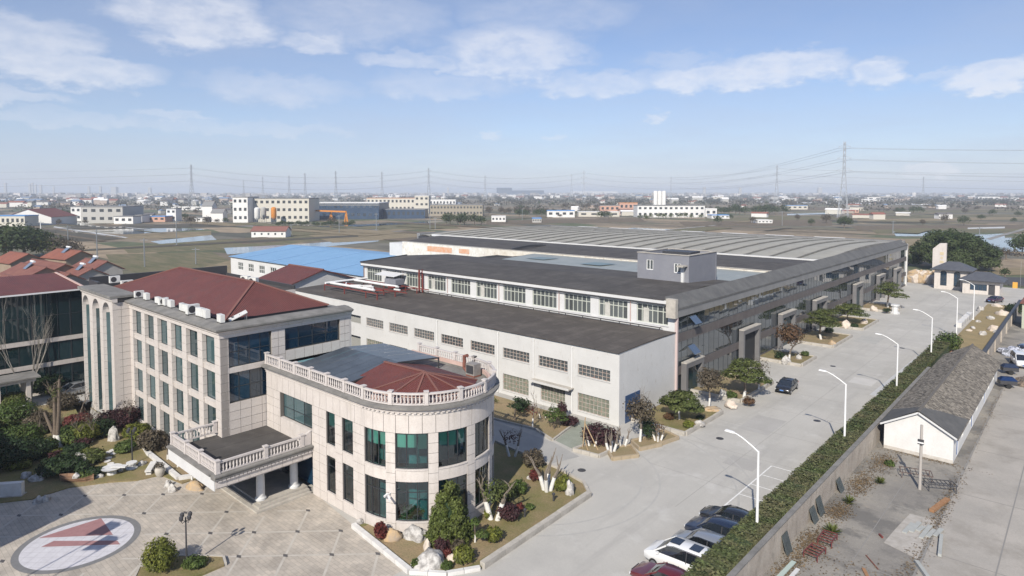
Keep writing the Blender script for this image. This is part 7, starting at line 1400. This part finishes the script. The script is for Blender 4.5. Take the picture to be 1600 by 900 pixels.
# plots, ditches and film strips between them, all following the field grid
for k in range(170):
    px=random.uniform(-20,1620); py=random.uniform(316,372) if k%3 else random.uniform(312,330); c=G(px,py)
    if c.x>-172 and c.y<225 and c.y>-20 and c.x<70: continue
    if c.x>-60 and c.y<250: continue
    d=math.hypot(c.x,c.y); ln=random.uniform(25,140); wd=random.choice((1.6,2.5,4,8,14,22)); key=random.choice('ddksgbsgbbWw' if wd<6 else 'gbsdgbsW'); a=random.choice((.02,.02,.02,1.59)); zz+=.0015; e=Vector((math.cos(a),math.sin(a))); n_=Vector((-e.y,e.x)); q=[(c.x+e.x*s*ln/2+n_.x*u*wd/2,c.y+e.y*s*ln/2+n_.y*u*wd/2,zz) for s,u in ((-1,-1),(1,-1),(1,1),(-1,1))]
    struct({'d':'ditch','k':'track','W':'pond','w':'greenhouse_film'}.get(key,'field'), MB().poly(q), WAT if key=='W' else FIELDS[key])
# power poles in the fields
PWH=['white-painted beside the dark evergreens','behind the twin solar heaters','between the village houses and the pond','right of the village at the grass field','beside the pale pond left of the blue roof','short one nearest the office roof','behind the small white farm building','in the lane row before the dark blue hall','right of the lane row','left one of a close pair behind the dark roof','right one of a close pair behind the dark roof','beyond the ribbed roof','beside the glazed hall far corner','near the small white field shed','in front of the right-hand pond']
for k,(px,pb,pt_) in enumerate(((65,396,345),(107,400,352),(152,403,358),(226,415,372),(276,382,346),(306,411,387),(455,365,350),(530,363,336),(588,360,333),(672,357,336),(680,357,340),(816,343,327),(1395,365,345),(1222,352,330),(1530,378,355))):
    a=G(px,pb); d=math.hypot(a.x,a.y)*math.cos(math.atan2(px-800,FPX)); h=(pb-pt_)*d/FPX; t=thing('utility_pole','concrete power pole in the fields, '+PWH[k],'pole',(a.x,a.y,-.4),0,'power poles in the fields')
    obj('pole', MB().tube([(a.x,a.y,-.4),(a.x,a.y,h)],[.24,.16],6), GALV if k else STEELW, t); obj('cross_arm', MB().beam((a.x-1,a.y-.9,h-.6),(a.x+1,a.y+.9,h-.6),.16), GALV, t)
# ------------------------------------------------------------------ pylons and wires
PYL = pm('pylon steel',(.36,.39,.43),rough=.6)
def pylon(label, px, ptop, h, w0=9.0, arms=((.62,15),(.78,13),(.93,11)), th=.42, rz=.5):
    pb=(h/25*300-ptop)/(h/25-1); c=G(px,pb); t=thing('pylon',label,'pylon',(c.x,c.y,-.4),rz,'power pylons across the plain'); t['_loc']=1
    W_=lambda z: (w0/2)*(1-z/(h*.62))+1.1*(z/(h*.62)) if z<h*.62 else 1.1-.3*(z-h*.62)/(h*.38)
    lv=[0,.14,.26,.37,.46,.54,.62,.7,.78,.86,.93,1.0]; body=MB()
    cor=lambda z:[Vector((s*W_(z),u*W_(z),z)) for s,u in ((-1,-1),(1,-1),(1,1),(-1,1))]
    for a,b in zip(lv,lv[1:]):
        A_,B_=cor(a*h),cor(b*h)
        for i in range(4): body.beam(A_[i],B_[i],th); j=(i+1)%4; body.beam(A_[i],B_[j],th*.55); body.beam(A_[j],B_[i],th*.55)
    obj('lattice', body, PYL, t)
    for f,l in arms: obj('cross_arm', MB().beam((-l/2,0,f*h),(l/2,0,f*h),th*.9).beam((-l/2,0,f*h),(0,0,f*h+3),th*.6).beam((l/2,0,f*h),(0,0,f*h+3),th*.6), PYL, t)
    return c,h,[(f*h,l) for f,l in arms],rz
T5=((.55,16),(.75,14),(.95,12)); PY={}
for nm,px,tp_,h,lb in (('a',300,257,75,'pylon above the left horizon town'),('b',670,262,75,'pylon left of the image centre on the horizon'),('c',912,266,75,'pylon right of centre beside its twin on the horizon'),('c2',893,272,75,'fainter twin pylon left of the right-of-centre pylon'),('d',1213,258,75,'forked-top pylon left of the tallest pylon'),('e',1317,221,75,'tallest and nearest pylon at the right'),('f',525,267,75,'distant pylon right of the factory block top'),('g',477,270,75,'distant pylon above the factory block'),('h',597,268,75,'thin distant pylon between the dark blue hall and centre'),('i',758,274,75,'faint distant pylon near the image centre'),('j',1048,276,75,'faint distant pylon left of the white silos'),('k',452,274,75,'small distant pylon above the factory roof'),('l',411,276,75,'small distant pylon left of the factory roof'),('m',381,281,75,'smallest distant pylon over the stair block'),('n',1442,276,75,'faint distant pylon below the steam cloud')):
    PY[nm]=pylon(lb,px,tp_,h,rz=.6 if nm not in 'ed' else .1,th=.34 if tp_<262 else .42)
def wires(label, A_, B_, sag, r=.09, only=None):
    ca,ha,aa,ra=A_; cb2,hb2,ab,rb2=B_; t=thing('power_line',label,'power line',(ca.x,ca.y,0))
    for (za,la),(zb_,lb2) in zip(aa,ab):
        for s in (-1,1):
            p=Vector((ca.x+s*la/2*math.cos(ra),ca.y+s*la/2*math.sin(ra),za-1.5)); q=Vector((cb2.x+s*lb2/2*math.cos(rb2),cb2.y+s*lb2/2*math.sin(rb2),zb_-1.5)); pts=[p.lerp(q,i/14)-Vector((0,0,sag*4*(i/14)*(1-i/14))) for i in range(15)]; obj('wire', MB().tube(pts,r,4,caps=False), PYL, t)
def ghost(p, z=(41,56,71)): return (Vector(p),75,[(z_,14) for z_ in z],.1)
vv=lambda px,d: Vector((d*(-math.sin(_ya)+math.cos(_ya)*(px-800)/FPX), d*(math.cos(_ya)+math.sin(_ya)*(px-800)/FPX), 0))
wires('wires from the tallest pylon running off the right edge',PY['e'],ghost(vv(2300,560)),5,.11); wires('wires between the forked-top pylon and the right edge',PY['d'],ghost(vv(2100,1000),(30,46,60)),8,.12); wires('wires rising from the centre pylons to the tallest pylon',PY['j'],PY['e'],14,.12); wires('wires between the right-of-centre and forked-top pylons',PY['c'],PY['d'],14,.13); wires('wires from the left edge to the left pylon',ghost(vv(-700,1150)),PY['a'],10,.16); wires('wires between the left and the centre-left pylons',PY['a'],PY['b'],16,.14); wires('wires between the centre-left and right-of-centre pylons',PY['b'],PY['c'],14,.14)
# ------------------------------------------------------------------ tree belts, far houses
belts=[(690,755,351,11,LFAR,6,'dark clipped tree in the hedge belt behind the ribbed roof'),(760,885,335,10,LFARB,9,'brown bare tree in the belt right of the tan building'),(800,870,338,9,LFAR,5,'green tree in the belt right of the tan building'),(1115,1228,335,12,LFAR,12,'dark evergreen in the tree belt right of the silo factory'),(1000,1100,341,6,LPINE,9,'low bush before the silo factory'),(930,960,342,8,LFAR,2,'round evergreen before the low cream building'),(430,555,353,5,LFAR,16,'small tree in the lane row before the pale factory block'),(195,230,345,8,LFAR,3,'green tree behind the strip-window factory'),(90,112,340,9,LFAR,3,'dark tree left of the strip-window factory'),(1395,1415,332,9,LFAR,2,'round dark tree in the right fields'),(1420,1440,333,9,LFAR,2,'second round dark tree in the right fields'),(1545,1560,336,8,LFAR,1,'round dark tree in the far right fields'),(1585,1600,338,8,LFAR,1,'round dark tree at the far right edge'),(1440,1520,325,7,LFARB,6,'brown bare tree in the far right fields'),(1230,1400,314,9,LFAR,10,'far evergreen near the pylons'),(1480,1600,319,8,LFAR,9,'far evergreen in the right background'),(640,760,327,9,LFARB,7,'brown bare tree behind the tan building'),(60,110,326,9,LFARB,4,'bare tree behind the red roofed shed'),(880,960,326,10,LFARB,7,'tall bare tree in the hazy belt beyond the ribbed roof')]
TM={}
def tree_mesh(key,mat,n,size):
    if key not in TM:
        cl=[]
        for k in range(8): a=2.399*k; f=math.sqrt((k+.5)/8); cl.append(((.55*f*math.cos(a),.55*f*math.sin(a),.48+.28*(1-f)),(.4,.4,.26)))
        me=leaves(MB(),cl,n,size,shell=.5).mesh('crown'); me.materials.append(mat); tm=MB().tube([(0,0,-.1),(0,0,.6)],[.05,.02],5).mesh('trunk'); tm.materials.append(BARK); TM[key]=(me,tm)
    return TM[key]
def small_tree(p,r,h,mat,label,group,rz):
    t=thing('tree',label,'tree',(p.x,p.y,-.4),rz,group); cme,tme=tree_mesh(mat.name,mat,420,.075); 
    for nm_,me in (('crown',cme),('trunk',tme)): o=bpy.data.objects.new(nm_,me); COL.objects.link(o); o.parent=t; o.scale=(r,r,h)
for a,b,py,h,mt,n,lb in belts:
    for k in range(n):
        px=a+(b-a)*(k+.5)/n+random.uniform(-.3,.3)*(b-a)/n; p=G(px,py+random.uniform(-.6,.6)); hh=h*random.uniform(.75,1.15); small_tree(p,hh*random.uniform(.55,.8),hh,mt,lb if n>1 else lb,'background trees, '+lb,random.random()*6)
for k in range(95):
    px=random.uniform(60,1600); py=random.uniform(317,352); c=G(px,py)
    if (c.x>-185 and c.y<235) or (360<px<760 and 325<py<350): continue
    hh=random.uniform(4,9); small_tree(c,hh*random.uniform(.5,.8),hh,random.choice((LFAR,LFARB,LFARB,LPINE)),'lone small tree standing among the distant plots','lone trees among the distant plots',random.random()*6)
far_tree('round_tree','single dark round evergreen in the fields beyond the ribbed roof',G(1319,355),6.5,9,LFAR,1800,.4,.3)
HW=[FWHT,FWHT,FCRM,FGRY,pm('far brown wall',(.4,.33,.28),rough=.9)]; HR=[pm('far dark roof',(.14,.13,.13),rough=.9),pm('far red tile',(.26,.10,.075),rough=.9),FWHT,pm('far slate blue',(.16,.22,.32),rough=.8)]
HMS=[]
for wv in HW:
    for rv2 in HR:
        m=MB(); m.box(-.5,.5,-.5,.5,0,1); nf=len(m.f); m.add([(-.55,-.55,1),(.55,-.55,1),(.55,.55,1),(-.55,.55,1),(-.55,0,1.38),(.55,0,1.38)],[(0,1,5,4),(2,3,4,5),(1,2,5),(3,0,4),(3,2,1,0)]); me=m.mesh('house'); me.materials.append(wv); me.materials.append(rv2)
        for i,pf in enumerate(me.polygons): pf.material_index=0 if i<nf else 1
        HMS.append(me)
cnt=0
for zone,(xa,xb,ya,yb,n) in enumerate(((0,380,304,324,150),(380,1000,303,313,75),(1000,1600,303,318,75))):
    for k in range(n):
        px=random.uniform(xa,xb); py=ya+(yb-ya)*random.random()**1.5
        if zone==0 and 105<px<330 and py>321: continue
        p=G(px,py); s=random.uniform(9,17)*(1 if py>306 else 1.6); o=bpy.data.objects.new('house',random.choice(HMS)); COL.objects.link(o); o.location=(p.x,p.y,-.4); o.rotation_euler=(0,0,random.choice((.1,.9,-.6,.4))); o.scale=(s*random.uniform(1.0,2.2),s*.8,random.uniform(5,10)); tag(o,('small distant house in the hazy town on the left horizon','small distant house in the hazy plain at centre','small distant house in the hazy plain on the right')[zone],'house',('far houses of the left town','far houses at centre','far houses on the right')[zone])
for k in range(80):
    px=random.uniform(0,1600); py=random.uniform(313,345) if k%2 else random.uniform(312,328); p=G(px,py)
    if (p.x>-190 and p.y<240) or (360<px<760 and 322<py<350) or (990<px<1125 and py>318): continue
    o=bpy.data.objects.new('field_hut',random.choice(HMS)); COL.objects.link(o); o.location=(p.x,p.y,-.4); o.rotation_euler=(0,0,random.choice((.05,.05,1.6,.8))); s=random.uniform(5,9); o.scale=(s*random.uniform(1,2.6),s*.8,random.uniform(2.6,5)); tag(o,'small hut or shed standing among the distant plots','hut','huts among the distant plots')
ft=MB(); random.seed(5)
for k in range(4200):
    px=random.uniform(-80,1680); py=300.9+(9.5 if px<420 else 6.0)*random.random()**1.6; p=G(px,py); s=(random.uniform(10,22) if py>304 else random.uniform(12,40))*(1+2*(py<302.5)); ft.obox((p.x,p.y),s*random.uniform(.8,2.4),s,-.4,random.choice((7,9,12,18))*(1.4 if py<302 else 1)*random.uniform(.7,1.2),random.random()*3)
tag(obj('far_town',ft,pm('far town walls',(.52,.50,.48),(.22,.20,.19),.012,.9,island=.6),None,kind='stuff'),'hazy sprawl of far buildings along the horizon','town')
tw=MB()
for px,tp_,wd in ((10,286,3),(48,287,3),(52,286,2.4),(57,288,2.5),(140,291,3),(158,291,3),(180,292,8),(235,293,4),(65,289,3),(85,291,2),(1280,293,6),(700,293,3),(1100,292,4),(1156,293,4)):
    c=vv(px,5200); s=wd*5200/FPX; tw.obox((c.x,c.y),s,s*.8,-.4,25+(300-tp_)*5200/FPX,.7)
tag(obj('far_towers',tw,FGRY,None,kind='stuff'),'faint tower blocks on the far horizon','tower blocks')
fw=MB()
for k in range(2300):
    py=303.2+(28 if k%5==0 else 18)*random.random()**1.5; px=random.uniform(-60,1660); p=G(px,py)
    if p.x>-175 and p.y<230: continue
    d=math.hypot(p.x,p.y); r=random.uniform(5,11); leaves(fw,[((p.x,p.y,r*.4),(r*random.uniform(.8,2.5),r*random.uniform(.8,2.5),r*.55))],22,max(1.6,d/700),shell=.3)
tag(obj('far_trees',fw,leaf('far wood leaf',(.035,.045,.024),(.09,.07,.05),.35,.02),None,kind='stuff'),'scattered far trees and woods across the hazy plain','trees')
# ------------------------------------------------------------------ haze
hz_=MB().box(-14000,14000,-14000,14000,-1.6,84); ho=obj('haze',hz_,None); ho['kind']='stuff'
hm_=bpy.data.materials.new('haze'); hm_.use_nodes=True; hm_.node_tree.nodes.clear(); pv=hm_.node_tree.nodes.new('ShaderNodeVolumePrincipled'); oo=hm_.node_tree.nodes.new('ShaderNodeOutputMaterial')
pv.inputs['Color'].default_value=(.8,.88,1,1); pv.inputs['Density'].default_value=.00021; pv.inputs['Anisotropy'].default_value=0; hm_.node_tree.links.new(pv.outputs[0],oo.inputs['Volume']); ho.data.materials.append(hm_)
for o in bpy.data.objects:
    if '_loc' in o: del o['_loc']
